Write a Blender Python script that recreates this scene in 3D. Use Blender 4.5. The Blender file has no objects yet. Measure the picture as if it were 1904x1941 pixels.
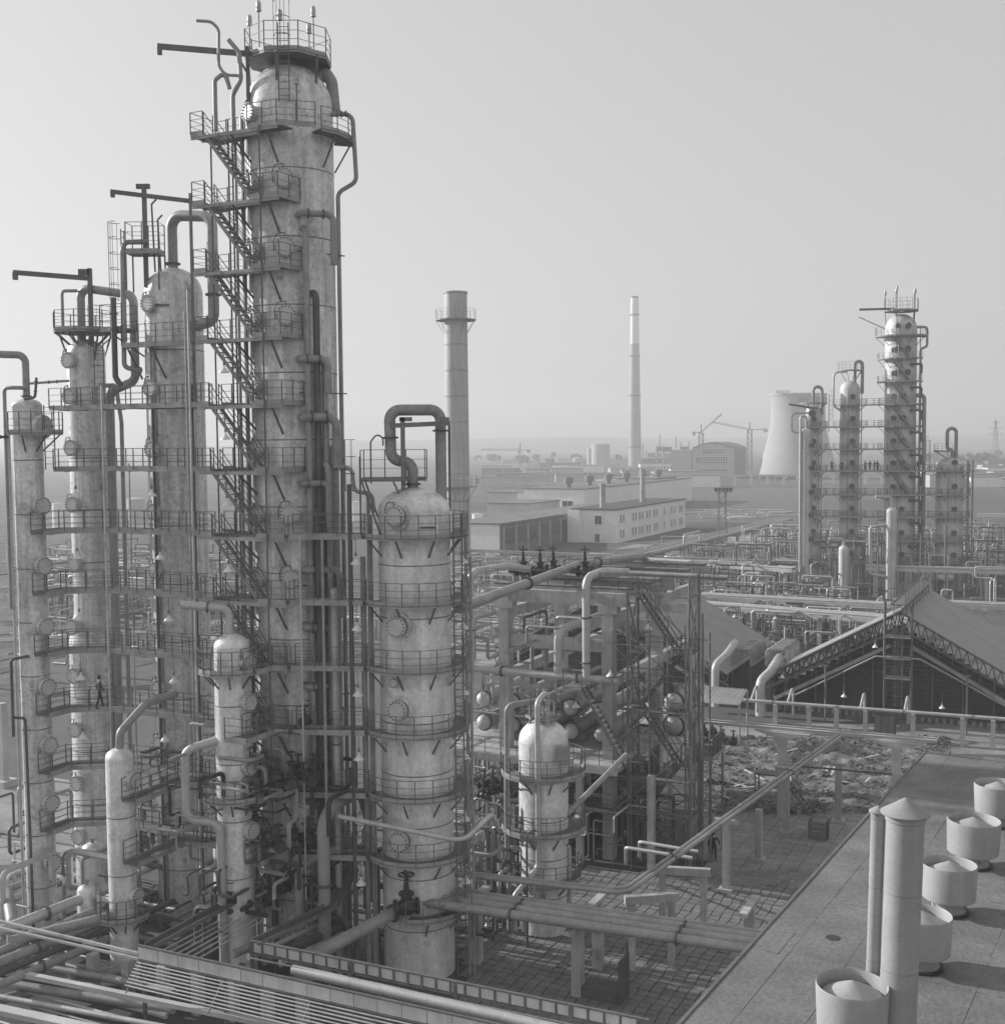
import bpy, math, random
from mathutils import Vector, Matrix
import numpy as np
random.seed(7)
R_ = math.radians
scene = bpy.context.scene
col = scene.collection

# ------------------------------------------------------------------ camera
CAM_H = 26.0
FPX = 2280.0                      # focal length in pixels of a 1904 px wide frame
PITCH = math.atan(135.5 / FPX)
ROLL = 0.0084
cam_d = bpy.data.cameras.new('camera')
cam = bpy.data.objects.new('camera', cam_d)
col.objects.link(cam)
cam_d.sensor_fit = 'HORIZONTAL'
cam_d.sensor_width = 36.0
cam_d.lens = FPX / 1904.0 * 36.0
cam_d.clip_start = 0.5
cam_d.clip_end = 20000
cam.matrix_world = Matrix.Translation((0, 0, CAM_H)) @ Matrix.Rotation(math.pi/2 - PITCH, 4, 'X') @ Matrix.Rotation(-ROLL, 4, 'Z')
scene.camera = cam

# ------------------------------------------------------------------ sky and sun
SUN_EL = R_(21)
SUN_XY = Vector((-0.92, 0.40)).normalized()
world = bpy.data.worlds.new('World')
scene.world = world
world.use_nodes = True
wn = world.node_tree.nodes; wl = world.node_tree.links
wn.clear()
sky = wn.new('ShaderNodeTexSky'); sky.sky_type = 'NISHITA'
sky.sun_disc = False
sky.sun_elevation = SUN_EL
sky.sun_rotation = math.atan2(SUN_XY.x, SUN_XY.y)
sky.air_density = 1.0; sky.dust_density = 3.0; sky.ozone_density = 1.0
bw = wn.new('ShaderNodeRGBToBW')
pw = wn.new('ShaderNodeMath'); pw.operation = 'POWER'; pw.inputs[1].default_value = 0.30
ml = wn.new('ShaderNodeMath'); ml.operation = 'MULTIPLY'; ml.inputs[1].default_value = 3.68
bg = wn.new('ShaderNodeBackground'); bg.inputs[1].default_value = 0.10
out = wn.new('ShaderNodeOutputWorld')
wl.new(sky.outputs[0], bw.inputs[0]); wl.new(bw.outputs[0], pw.inputs[0]); wl.new(pw.outputs[0], ml.inputs[0])
wl.new(ml.outputs[0], bg.inputs[0]); wl.new(bg.outputs[0], out.inputs[0])

sun_d = bpy.data.lights.new('sun', 'SUN')
sun_d.energy = 5.0; sun_d.angle = R_(0.9); sun_d.color = (1, 1, 1)
sun = bpy.data.objects.new('sun', sun_d); col.objects.link(sun)
tosun = Vector((SUN_XY.x*math.cos(SUN_EL), SUN_XY.y*math.cos(SUN_EL), math.sin(SUN_EL)))
sun.rotation_euler = (-tosun).to_track_quat('-Z', 'Y').to_euler()
sun.location = tosun * 300

scene.view_settings.view_transform = 'Standard'
scene.view_settings.look = 'None'
scene.view_settings.exposure = 0.25
scene.view_settings.gamma = 1.0
scene.render.engine = 'CYCLES'
scene.cycles.max_bounces = 6
scene.cycles.diffuse_bounces = 3
scene.cycles.glossy_bounces = 2
scene.cycles.volume_bounces = 1
scene.cycles.use_denoising = True

# ------------------------------------------------------------------ where things stand
def ray(u, v):
    x = (u - 952.0) / FPX; y = -(v - 970.5) / FPX
    c, s = math.cos(ROLL), math.sin(ROLL)
    x, y = x*c + y*s, -x*s + y*c
    cp, sp = math.cos(PITCH), math.sin(PITCH)
    return Vector((x, cp + y*sp, -sp + y*cp))
def W(u, v, d):
    r = ray(u, v); return Vector((0, 0, CAM_H)) + r * (d / r.y)
def G(u, v, z=0.0):
    r = ray(u, v); return Vector((0, 0, CAM_H)) + r * ((z - CAM_H) / r.z)
TH = R_(-26)
A = Vector((math.cos(TH), math.sin(TH), 0))       # plant grid: to the right and nearer
B = Vector((-math.sin(TH), math.cos(TH), 0))      # plant grid: to the right and away
Z = Vector((0, 0, 1))
AX_GRID = (A, B, Z)
AX_W = (Vector((1, 0, 0)), Vector((0, 1, 0)), Z)
def vec(x, y=None, z=None):
    return Vector(x) if y is None else Vector((x, y, z))

# ------------------------------------------------------------------ materials (a black-and-white place)
MATS = {}
def mat(name, base, rough=0.6, metal=0.0, blotch=0.0, bscale=0.6, streak=0.0, fine=0.0, fscale=12.0, bump=0.0, bumps=25.0, spec=0.4, dirt=0.0, dirtcol=0.08, dscale=None):
    m = bpy.data.materials.new(name); m.use_nodes = True
    n = m.node_tree.nodes; l = m.node_tree.links
    bs = n['Principled BSDF']
    bs.inputs['Roughness'].default_value = rough
    bs.inputs['Metallic'].default_value = metal
    bs.inputs['Specular IOR Level'].default_value = spec
    bs.inputs['Base Color'].default_value = (base, base, base, 1)
    MATS[name] = m
    if not (blotch or streak or fine or bump or dirt):
        return m
    geo = n.new('ShaderNodeNewGeometry')
    def noise(scale, detail=4, rough_=0.6, mp=None):
        t = n.new('ShaderNodeTexNoise'); t.inputs['Scale'].default_value = scale
        t.inputs['Detail'].default_value = detail; t.inputs['Roughness'].default_value = rough_
        if mp:
            g = n.new('ShaderNodeMapping'); g.inputs['Scale'].default_value = mp
            l.new(geo.outputs['Position'], g.inputs[0]); l.new(g.outputs[0], t.inputs['Vector'])
        else:
            l.new(geo.outputs['Position'], t.inputs['Vector'])
        return t
    cur = None
    def add(tex, amt, lo=0.3, hi=0.7):
        nonlocal cur
        mr = n.new('ShaderNodeMapRange'); mr.inputs[1].default_value = lo; mr.inputs[2].default_value = hi
        mr.inputs[3].default_value = 1 - amt; mr.inputs[4].default_value = 1 + amt
        l.new(tex.outputs[0], mr.inputs[0])
        if cur is None:
            mm = n.new('ShaderNodeMath'); mm.operation = 'MULTIPLY'; mm.inputs[0].default_value = base
            l.new(mr.outputs[0], mm.inputs[1])
        else:
            mm = n.new('ShaderNodeMath'); mm.operation = 'MULTIPLY'
            l.new(cur, mm.inputs[0]); l.new(mr.outputs[0], mm.inputs[1])
        cur = mm.outputs[0]
    if blotch: add(noise(bscale, 6, 0.65), blotch)
    if streak: add(noise(1.0, 4, 0.6, (2.5, 2.5, 0.18)), streak)
    if fine: add(noise(fscale, 4, 0.7), fine)
    if cur is None:
        vv = n.new('ShaderNodeValue'); vv.outputs[0].default_value = base; cur = vv.outputs[0]
    if dirt:
        t = noise(dscale or bscale*1.7, 10, 0.74)
        mr = n.new('ShaderNodeMapRange'); mr.inputs[1].default_value = 0.53; mr.inputs[2].default_value = 0.64
        mr.inputs[3].default_value = 0; mr.inputs[4].default_value = dirt
        l.new(t.outputs[0], mr.inputs[0])
        mx = n.new('ShaderNodeMix'); mx.data_type = 'FLOAT'
        l.new(mr.outputs[0], mx.inputs[0]); l.new(cur, mx.inputs[2]); mx.inputs[3].default_value = dirtcol
        cur = mx.outputs[0]
    l.new(cur, bs.inputs['Base Color'])
    if bump:
        t = noise(bumps, 5, 0.6)
        b = n.new('ShaderNodeBump'); b.inputs['Strength'].default_value = bump; b.inputs['Distance'].default_value = 0.05
        l.new(t.outputs[0], b.inputs['Height']); l.new(b.outputs[0], bs.inputs['Normal'])
    return m
mat('cladding', 0.66, 0.45, 0.15, blotch=0.10, bscale=0.9, streak=0.32, fine=0.22, fscale=5.0, bump=0.4, bumps=2.2, dirt=0.7, dirtcol=0.30, dscale=1.5)
mat('cladding_pale', 0.76, 0.42, 0.2, blotch=0.14, bscale=0.8, streak=0.16, fine=0.16, fscale=5.0, bump=0.45, bumps=2.4, dirt=0.55, dirtcol=0.42, dscale=1.2)
mat('cladding_far', 0.58, 0.5, 0.1, blotch=0.12, bscale=0.4, streak=0.12, dirt=0.3, dirtcol=0.3)
mat('steel', 0.14, 0.6, 0.0, blotch=0.25, bscale=1.2, fine=0.2)
mat('steel_mid', 0.19, 0.6, 0.0, blotch=0.25, bscale=1.2, fine=0.2)
mat('deck', 0.16, 0.75, 0.0, blotch=0.3, bscale=1.5, fine=0.25)
mat('fascia', 0.33, 0.6, 0.0, blotch=0.28, bscale=1.0, fine=0.2)
mat('pipe_pale', 0.50, 0.45, 0.2, blotch=0.15, bscale=0.7, fine=0.1, dirt=0.4, dirtcol=0.22)
mat('pipe_mid', 0.31, 0.5, 0.1, blotch=0.2, bscale=0.9, fine=0.15, dirt=0.4, dirtcol=0.12)
mat('pipe_dark', 0.10, 0.55, 0.0, blotch=0.25, bscale=0.9, fine=0.15)
mat('manhole_steel', 0.58, 0.5, 0.2, blotch=0.15, bscale=2.0, fine=0.12)
mat('enamel', 0.78, 0.35, 0.0)
mat('glass_bulb', 0.6, 0.15, 0.0)
mat('concrete', 0.40, 0.8, 0.0, blotch=0.2, bscale=0.6, streak=0.18, fine=0.12, bump=0.2, dirt=0.3, dirtcol=0.16)
mat('concrete_pale', 0.50, 0.8, 0.0, blotch=0.18, bscale=0.4, fine=0.1, bump=0.15)
mat('valve_iron', 0.05, 0.5, 0.2, fine=0.2)
mat('plaster', 0.84, 0.8, 0.0, blotch=0.06, bscale=0.3, streak=0.06)
mat('plaster_grey', 0.46, 0.8, 0.0, blotch=0.1, bscale=0.3, streak=0.08)
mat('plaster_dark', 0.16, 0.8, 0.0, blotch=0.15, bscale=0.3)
mat('felt_roof', 0.18, 0.9, 0.0, blotch=0.28, bscale=0.5, fine=0.22, fscale=7.0, bump=0.5, bumps=7, dirt=0.5, dirtcol=0.12, dscale=0.35)
mat('felt_dark', 0.07, 0.9, blotch=0.2, bscale=0.3)
mat('sheet_roof', 0.30, 0.7, 0.0, blotch=0.12, bscale=0.5, fine=0.08)
mat('dark_board', 0.055, 0.7, 0.0, blotch=0.4, bscale=0.7, fine=0.3)
mat('window_glass', 0.05, 0.15, 0.0, spec=0.6)
mat('chimney_concrete', 0.40, 0.8, 0.0, blotch=0.08, bscale=0.08, streak=0.1)
mat('chimney_white', 0.80, 0.7, 0.0, blotch=0.05, bscale=0.1)
mat('stack_sheet', 0.42, 0.6, 0.1, blotch=0.1, bscale=0.2, streak=0.12)
mat('rubble', 0.17, 0.95, 0.0, blotch=0.6, bscale=0.7, fine=0.5, fscale=4.5, bump=1.0, bumps=7, dirt=0.6, dirtcol=0.05, dscale=0.9)
mat('soil', 0.12, 0.95, 0.0, blotch=0.5, bscale=0.22, fine=0.35, fscale=2.5, bump=0.6, bumps=5)
mat('slab_stone', 0.19, 0.85, 0.0, blotch=0.3, bscale=0.9, fine=0.2, bump=0.3, bumps=10)
mat('joint_sand', 0.07, 0.95, 0.0, blotch=0.2, fine=0.2)
mat('road', 0.27, 0.88, 0.0, blotch=0.3, bscale=0.3, fine=0.22, fscale=4, bump=0.3, bumps=8, dirt=0.5, dirtcol=0.16, dscale=0.4)
mat('bare_concrete_yard', 0.11, 0.85, 0.0, blotch=0.25, bscale=0.25, fine=0.15, fscale=4, bump=0.2)
mat('cloth_dark', 0.035, 0.85)
mat('cloth_mid', 0.09, 0.85)
mat('skin', 0.38, 0.6)
mat('hair', 0.03, 0.6)
mat('leaf', 0.06, 0.8, fine=0.3)
mat('hill', 0.16, 0.95, blotch=0.3, bscale=0.004)
mat('field', 0.085, 0.95, blotch=0.45, bscale=0.018, fine=0.35, fscale=0.22)
mat('cover_white', 0.55, 0.7, blotch=0.12, bscale=0.8, streak=0.12, fine=0.1)
mat('panel_white', 0.34, 0.6, blotch=0.12, bscale=0.8, streak=0.1, fine=0.08)

# ------------------------------------------------------------------ mesh builder
class MB:
    def __init__(s):
        s.v = []; s.f = []
    def box(s, c, h, ax=AX_W):
        c = Vector(c); i = len(s.v)
        X, Y, Zz = ax[0]*h[0], ax[1]*h[1], ax[2]*h[2]
        for sz in (-1, 1):
            for sy in (-1, 1):
                for sx in (-1, 1):
                    s.v.append(c + X*sx + Y*sy + Zz*sz)
        for q in ((0,2,3,1), (4,5,7,6), (0,1,5,4), (2,6,7,3), (0,4,6,2), (1,3,7,5)):
            s.f.append(tuple(i+k for k in q))
        return s
    def beam(s, p, q, w, h, up=Z):
        p = Vector(p); q = Vector(q); d = q - p; L = d.length
        if L < 1e-6: return s
        d /= L
        side = d.cross(up)
        if side.length < 1e-4: side = d.cross(Vector((1, 0, 0)))
        side.normalize(); u2 = side.cross(d)
        return s.box((p+q)/2, (L/2, w/2, h/2), (d, side, u2))
    def quad(s, *pts):
        i = len(s.v); s.v += [Vector(p) for p in pts]; s.f.append(tuple(range(i, i+len(pts)))); return s
    def tube(s, pts, r, n=8, bend=0.0, cap=True, rs=None):
        pts = [Vector(p) for p in pts]
        if bend > 0 and len(pts) > 2: pts = fillet(pts, bend)
        m = len(pts); i0 = len(s.v)
        tan = []
        for k in range(m):
            a = pts[max(k-1, 0)]; b = pts[min(k+1, m-1)]
            t = b - a
            tan.append(t.normalized() if t.length > 1e-9 else Vector((0, 0, 1)))
        ref = Vector((0, 0, 1)) if abs(tan[0].z) < 0.9 else Vector((1, 0, 0))
        nx = tan[0].cross(ref).normalized()
        for k in range(m):
            nx = (nx - tan[k]*nx.dot(tan[k]))
            nx = nx.normalized() if nx.length > 1e-6 else tan[k].orthogonal().normalized()
            ny = tan[k].cross(nx)
            rr = rs[k] if rs else r
            for j in range(n):
                a = 2*math.pi*(j+0.5)/n
                s.v.append(pts[k] + nx*(rr*math.cos(a)) + ny*(rr*math.sin(a)))
        for k in range(m-1):
            for j in range(n):
                a = i0+k*n+j; b = i0+k*n+(j+1) % n
                s.f.append((a, b, b+n, a+n))
        if cap:
            s.f.append(tuple(i0+j for j in reversed(range(n))))
            s.f.append(tuple(i0+(m-1)*n+j for j in range(n)))
        return s
    def lathe(s, prof, n=32, c=(0, 0, 0), ax=AX_W, a0=0.0, a1=2*math.pi, capb=False, capt=False):
        """profile [(r,h)] turned about ax[2]"""
        c = Vector(c); full = abs(a1-a0) > 2*math.pi-1e-4
        cnt = n if full else n+1; i0 = len(s.v)
        for (r, h) in prof:
            for j in range(cnt):
                a = a0 + (a1-a0)*j/n
                s.v.append(c + ax[0]*(r*math.cos(a)) + ax[1]*(r*math.sin(a)) + ax[2]*h)
        for k in range(len(prof)-1):
            for j in range(n):
                a = i0+k*cnt+j; b = i0+k*cnt+((j+1) % cnt)
                s.f.append((a, b, b+cnt, a+cnt))
        if capb: s.f.append(tuple(i0+j for j in reversed(range(cnt))))
        if capt: s.f.append(tuple(i0+(len(prof)-1)*cnt+j for j in range(cnt)))
        return s
    def mesh(s, name, m, org=None, smooth=True):
        me = bpy.data.meshes.new(name)
        vs = [tuple(v - org) for v in s.v] if org is not None else [tuple(v) for v in s.v]
        me.from_pydata(vs, [], s.f)
        me.materials.append(MATS[m] if isinstance(m, str) else m)
        if smooth:
            me.polygons.foreach_set('use_smooth', [True]*len(me.polygons))
            me.set_sharp_from_angle(angle=R_(38))
        me.update()
        return me
    def build(s, name, m, parent=None, smooth=True, kind=None, org=None):
        if parent is not None: o_ = ORG[parent.name]
        elif org is not None: o_ = Vector(org)
        else: o_ = Vector((0, 0, 0))
        ob = bpy.data.objects.new(name, s.mesh(name, m, o_, smooth)); col.objects.link(ob)
        if parent is not None: ob.parent = parent
        else: ob.location = o_
        ORG[ob.name] = o_
        if kind: ob['kind'] = kind
        return ob
ORG = {}
def fillet(pts, R):
    outp = [pts[0]]
    for k in range(1, len(pts)-1):
        p, a, b = pts[k], pts[k-1], pts[k+1]
        d1 = a-p; d2 = b-p; l1 = d1.length; l2 = d2.length
        if l1 < 1e-6 or l2 < 1e-6: continue
        d1 /= l1; d2 /= l2
        ang = d1.angle(d2)
        if ang > math.pi-0.05 or ang < 0.1: outp.append(p); continue
        t = min(R/math.tan(ang/2), l1*0.48, l2*0.48); rr = t*math.tan(ang/2)
        ctr = p + (d1+d2).normalized()*(rr/math.sin(ang/2))
        s0 = p + d1*t - ctr; s1 = p + d2*t - ctr
        tot = s0.angle(s1); axis = s0.cross(s1).normalized()
        N = 6
        for i in range(N+1):
            outp.append(ctr + Matrix.Rotation(tot*i/N, 3, axis) @ s0)
    outp.append(pts[-1])
    return outp
def tag(o, label, cat, group=None):
    o['label'] = label; o['category'] = cat; o['kind'] = 'thing'
    if group: o['group'] = group
    return o
def thing(name, label, cat, loc, group=None):
    o = bpy.data.objects.new(name, None); col.objects.link(o)
    o.empty_display_size = 0.3
    o.location = loc; ORG[o.name] = Vector(loc)
    return tag(o, label, cat, group)
def inst(name, me, parent, loc, rotz=0.0, scale=None, rot=None):
    """one more object on shared mesh data; loc in world coordinates"""
    o = bpy.data.objects.new(name, me); col.objects.link(o)
    lo = Vector(loc)
    if parent is not None:
        o.parent = parent; lo = lo - ORG[parent.name]
    o.location = lo
    if rot is not None: o.rotation_euler = rot
    elif rotz: o.rotation_euler = (0, 0, rotz)
    if scale is not None: o.scale = scale
    return o
SH = {}
def shared(key, fn):
    if key not in SH: SH[key] = fn()
    return SH[key]
def copy_tree(o, loc, label=None, rotz=None):
    c = o.copy(); col.objects.link(c); c.location = loc; ORG[c.name] = Vector(loc)
    if label: c['label'] = label
    if rotz is not None: c.rotation_euler = (0, 0, rotz)
    for ch in o.children:
        d = ch.copy(); col.objects.link(d); d.parent = c
        for g in ch.children:
            e = g.copy(); col.objects.link(e); e.parent = d
    return c

# ------------------------------------------------------------------ common pieces
def post_mesh(h, m='steel', w=0.048):
    return shared(('post', round(h, 2), m, w), lambda: MB().box((0, 0, h/2), (w/2, w/2, h/2)).mesh('post', m, None, False))
def railing(parent, pts, h=1.05, spacing=1.15, toe=0.26, m='steel', closed=False, rails=(1.0, 0.66, 0.36), ends=True, mtoe='fascia', rr=0.021, toedrop=0.12):
    pts = [Vector(p) for p in pts]
    if closed: pts = pts + [pts[0]]
    mb = MB()
    for k, fr in enumerate(rails):
        mb.tube([p + Z*(h*fr) for p in pts], rr if k == 0 else rr*0.72, n=4)
    mb.build('guard_rail', m, parent, False)
    if toe:
        tb = MB()
        for p, q in zip(pts[:-1], pts[1:]):
            tb.beam(p + Z*(toe/2-toedrop), q + Z*(toe/2-toedrop), 0.02, toe)
        tb.build('toe_board', mtoe, parent, False)
    me = post_mesh(h, m)
    acc = []
    for i, (p, q) in enumerate(zip(pts[:-1], pts[1:])):
        L = (q-p).length; n = max(1, round(L/spacing))
        for k in range(n):
            acc.append(p + (q-p)*(k/n))
    if not closed: acc.append(pts[-1])
    for p in acc: inst('post', me, parent, p)
def arcpts(c, r, z, a0, a1, n):
    return [Vector((c[0]+r*math.cos(a0+(a1-a0)*i/n), c[1]+r*math.sin(a0+(a1-a0)*i/n), z)) for i in range(n+1)]
def ring_platform(parent, c, r0, r1, z, a0, a1, rail=True, brackets=True, n=None, toe=0.28, inner=False, spacing=1.15, bl=0.9, h=1.05):
    a0, a1 = R_(a0), R_(a1)
    n = n or max(3, int(abs(a1-a0)/R_(18)))
    mb = MB()
    prof = [(r0, -0.05), (r1, -0.05), (r1, 0), (r0, 0), (r0, -0.05)]
    mb.lathe(prof, n, (c[0], c[1], z), AX_W, a0, a1)
    pl = mb.build('platform', 'deck', parent, False)
    full = abs(a1-a0) > 2*math.pi-0.01
    if rail:
        railing(pl, arcpts(c, r1-0.02, z, a0, a1, n)[:-1 if full else None], toe=toe, closed=full, spacing=spacing, h=h)
    if brackets:
        nb = max(2, int(abs(a1-a0)/R_(38)))
        for k in range(nb):
            a = a0+(a1-a0)*(k+0.5)/nb
            d = Vector((math.cos(a), math.sin(a), 0)); o = Vector((c[0], c[1], z-0.06))
            MB().beam(o+d*(r1-0.1), o+d*(r0-0.02)-Z*bl, 0.07, 0.07).build('bracket', 'steel', pl, False)
    return pl
def ladder(parent, p, z0, z1, face, cage=True, w=0.5, m='steel'):
    """upright ladder at plan point p, climber faces direction face"""
    p = Vector((p[0], p[1], 0)); f = Vector((face[0], face[1], 0)).normalized(); s = f.cross(Z)
    mb = MB()
    for k in (-1, 1):
        mb.beam(p+s*(w/2*k)+Z*z0, p+s*(w/2*k)+Z*z1, 0.05, 0.05, f)
    z = z0+0.3
    while z < z1:
        mb.beam(p-s*w/2+Z*z, p+s*w/2+Z*z, 0.025, 0.025); z += 0.32
    ld = mb.build('ladder', m, parent, False)
    if cage:
        cg = MB(); z = z0+2.2; rad = 0.38
        cen = p - f*0.36
        def hoop(zz):
            return [cen + s*(rad*math.cos(a)) - f*(rad*math.sin(a)) + Z*zz for a in [R_(-20+220*i/8) for i in range(9)]]
        zz = z
        while zz <= z1+0.9:
            cg.tube(hoop(zz), 0.02, 4); zz += 0.8
        zt = zz-0.8
        h0, h1 = hoop(z), hoop(zt)
        for k in (1, 3, 4, 5, 7):
            cg.tube([h0[k], h1[k]], 0.014, 4)
        if zt > z: cg.build('ladder_cage', m, ld, False)
    return ld
def manhole_meshes(r, L, mm='manhole_steel'):
    def mk():
        ax = (Vector((1, 0, 0)), Vector((0, 0, 1)), Vector((0, 1, 0)))
        nk = MB().lathe([(r*0.80, -0.35), (r*0.80, L)], 20, (0, 0, 0), ax).lathe([(r*0.80, L-0.07), (r, L-0.07), (r, L), (r*0.8, L)], 20, (0, 0, 0), ax).mesh('manhole', mm)
        cv = MB().lathe([(r*0.99, L+0.012), (r*1.0, L+0.02), (r*1.0, L+0.075), (r*0.98, L+0.085), (r*0.74, L+0.085), (r*0.72, L+0.07), (r*0.3, L+0.075), (0.001, L+0.078)], 20, (0, 0, 0), ax).mesh('cover', mm)
        bt = MB()
        for k in range(16):
            a = 2*math.pi*k/16
            bt.box((r*0.87*math.cos(a), L+0.10, r*0.87*math.sin(a)), (r*0.055, 0.035, r*0.055))
        bt = bt.mesh('bolt_ring', 'pipe_dark', None, False)
        ds = r*1.06
        dv = MB().tube([(r*1.15, 0.0, -0.15), (r*1.15, 0.0+L*0.6, r*0.6), (r*0.9, L*0.7, r*1.22), (0, L+0.05, r*1.36), (0, L+0.10, r*1.0)], 0.03, 5, bend=0.2).mesh('davit', 'steel')
        return nk, cv, bt, dv
    return shared(('mh', round(r, 2), round(L, 2), mm), mk)
def manhole(parent, c, R, z, az, r=0.42, L=0.26, davit=True, mm='manhole_steel'):
    """az = direction (degrees, 0 = +X) the cover faces"""
    nk, cv, bt, dv = manhole_meshes(r, L, mm)
    a = R_(az); rz = a - math.pi/2
    o = inst('manhole', nk, parent, (c[0]+R*math.cos(a), c[1]+R*math.sin(a), z), rz)
    for nm, me in (('cover', cv), ('bolt_ring', bt)) + ((('davit', dv),) if davit else ()):
        k = bpy.data.objects.new(nm, me); col.objects.link(k); k.parent = o
        if nm == 'bolt_ring': k['kind'] = 'stuff'
    return o
def shell(parent, c, prof, mt, course=2.9, n=44, head='hemi', headk=0.5, joint=0.012, seam=True, lap=(-150, -105, -60)):
    """prof = [(z,r),...] bottom to top; courses of sheet with joints between them, then a domed head"""
    for (z0, r0), (z1, r1) in zip(prof[:-1], prof[1:]):
        k = max(1, round((z1-z0)/course))
        for i in range(k):
            za = z0+(z1-z0)*i/k; zb = z0+(z1-z0)*(i+1)/k
            ra = r0+(r1-r0)*i/k; rb = r0+(r1-r0)*(i+1)/k
            dr = 0.008*(i % 2)
            MB().lathe([(ra-0.03, za), (ra+dr, za+joint), (rb+dr, zb-joint), (rb-0.03, zb)], n, (c[0], c[1], 0)).build('shell_course', mt, parent)
            if seam and i:
                MB().lathe([(ra+0.004, za-0.03), (ra+0.018, za-0.02), (ra+0.018, za+0.02), (ra+0.004, za+0.03)], n, (c[0], c[1], 0)).build('seam_strap', 'steel_mid', parent)
            if lap and r0 > 0.7:
                for a_ in lap:
                    a = R_(a_ + 23*(i % 3)); d_ = Vector((math.cos(a), math.sin(a), 0)); s_ = Vector((-d_.y, d_.x, 0)); p_ = Vector((c[0], c[1], 0))
                    MB().box(p_+d_*(min(ra, rb)+0.008)+Z*((za+zb)/2), (0.008, 0.03, (zb-za)/2-0.05), (d_, s_, Z)).build('lap_seam', mt, parent, False)
    zt, rt = prof[-1]
    hp = [(rt*math.cos(a), zt+rt*headk*2*math.sin(a)) for a in [R_(90*i/8) for i in range(9)]]
    hp[-1] = (0.02, hp[-1][1])
    hp = [(rt-0.02, zt-0.02)] + hp
    MB().lathe(hp, n, (c[0], c[1], 0)).build('domed_head', mt, parent)
def flange(parent, p, d, r, t=0.07, m='pipe_mid'):
    d = Vector(d).normalized(); s = d.orthogonal().normalized(); u = d.cross(s)
    return MB().lathe([(0.001, -t/2), (r, -t/2), (r, t/2), (0.001, t/2)], 14, p, (s, u, d)).build('flange', m, parent)
def pipe(label, pts, r, m='pipe_mid', bend=None, flanges=(), n=10, name='pipe', cat='pipe', parent=None, group=None):
    pts = [Vector(p) for p in pts]
    mb = MB().tube(pts, r, n, bend=r*2.2 if bend is None else bend)
    if parent is not None:
        o = mb.build(name, m, parent)
    else:
        o = mb.build(name, m, None, org=pts[0]); tag(o, label, cat, group)
    for (k, fr) in flanges:
        p, q = pts[k], pts[k+1]
        flange(o, p+(q-p)*fr, q-p, r*1.45, max(0.05, r*0.35), 'pipe_dark')
    return o
def lamp_meshes():
    def mk():
        sh = MB().lathe([(0.045, 0.34), (0.055, 0.20), (0.11, 0.16), (0.25, 0.0), (0.262, -0.04), (0.24, -0.035), (0.10, 0.13), (0.03, 0.15)], 14).mesh('lamp_shade', 'enamel')
        nk = MB().lathe([(0.02, 0.34), (0.06, 0.34), (0.06, 0.46), (0.03, 0.52), (0.012, 0.54)], 10).mesh('lamp_neck', 'steel_mid')
        bl = MB().lathe([(0.02, 0.10), (0.06, 0.03), (0.06, -0.03), (0.001, -0.08)], 10).mesh('bulb', 'glass_bulb')
        return sh, nk, bl
    return shared('lamp', mk)
def pendant_lamp(label, p, rod=0.35, group='pendant lamps', hang=True, hook=None):
    """p = centre of the rim; a rod leads up to what carries it"""
    sh, nk, bl = lamp_meshes()
    t = thing('pendant_lamp', label, 'lamp', p, group)
    for nm, me in (('lamp_shade', sh), ('lamp_neck', nk), ('bulb', bl)): inst(nm, me, t, p)
    p = Vector(p)
    if hook is not None:
        MB().tube([p+Z*0.52, p+Z*(0.52+rod), p+Z*(0.52+rod)+Vector(hook)*0.5+Z*0.12, p+Z*(0.52+rod*0.7)+Vector(hook)], 0.018, 5, bend=0.2).build('gooseneck', 'steel_mid', t)
    else:
        MB().tube([p+Z*0.52, p+Z*(0.52+rod)], 0.016, 5).build('hanger_rod', 'steel_mid', t)
    return t
def valve_meshes():
    def mk():
        axx = (Vector((0, 1, 0)), Vector((0, 0, 1)), Vector((1, 0, 0)))
        bd = MB().lathe([(0.001, -0.34), (0.24, -0.34), (0.24, -0.27), (0.14, -0.27), (0.22, -0.12), (0.24, 0), (0.22, 0.12), (0.14, 0.27), (0.24, 0.27), (0.24, 0.34), (0.001, 0.34)], 12, (0, 0, 0), axx).mesh('valve_body', 'valve_iron')
        bn = MB().lathe([(0.15, 0.1), (0.15, 0.36), (0.22, 0.36), (0.22, 0.42), (0.09, 0.42), (0.06, 0.8), (0.03, 0.82), (0.025, 1.08), (0.001, 1.08)], 10).mesh('bonnet', 'valve_iron')
        hw = MB()
        hw.tube([(0.22*math.cos(a), 0.22*math.sin(a), 0.92) for a in [2*math.pi*i/12 for i in range(13)]], 0.022, 5, cap=False)
        for k in range(3):
            a = math.pi*k/3
            hw.tube([(-0.22*math.cos(a), -0.22*math.sin(a), 0.92), (0.22*math.cos(a), 0.22*math.sin(a), 0.92)], 0.014, 4)
        return bd, bn, hw.mesh('handwheel', 'valve_iron')
    return shared('valve', mk)
def gate_valve(label, p, rotz=0.0, s=1.0, group='gate valves', tilt=None):
    bd, bn, hw = valve_meshes()
    t = thing('gate_valve', label, 'valve', p, group)
    for nm, me in (('valve_body', bd), ('bonnet', bn), ('handwheel', hw)):
        k = bpy.data.objects.new(nm, me); col.objects.link(k); k.parent = t
    t.scale = (s, s, s); t.rotation_euler = (tilt or 0, 0, rotz)
    return t
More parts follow.
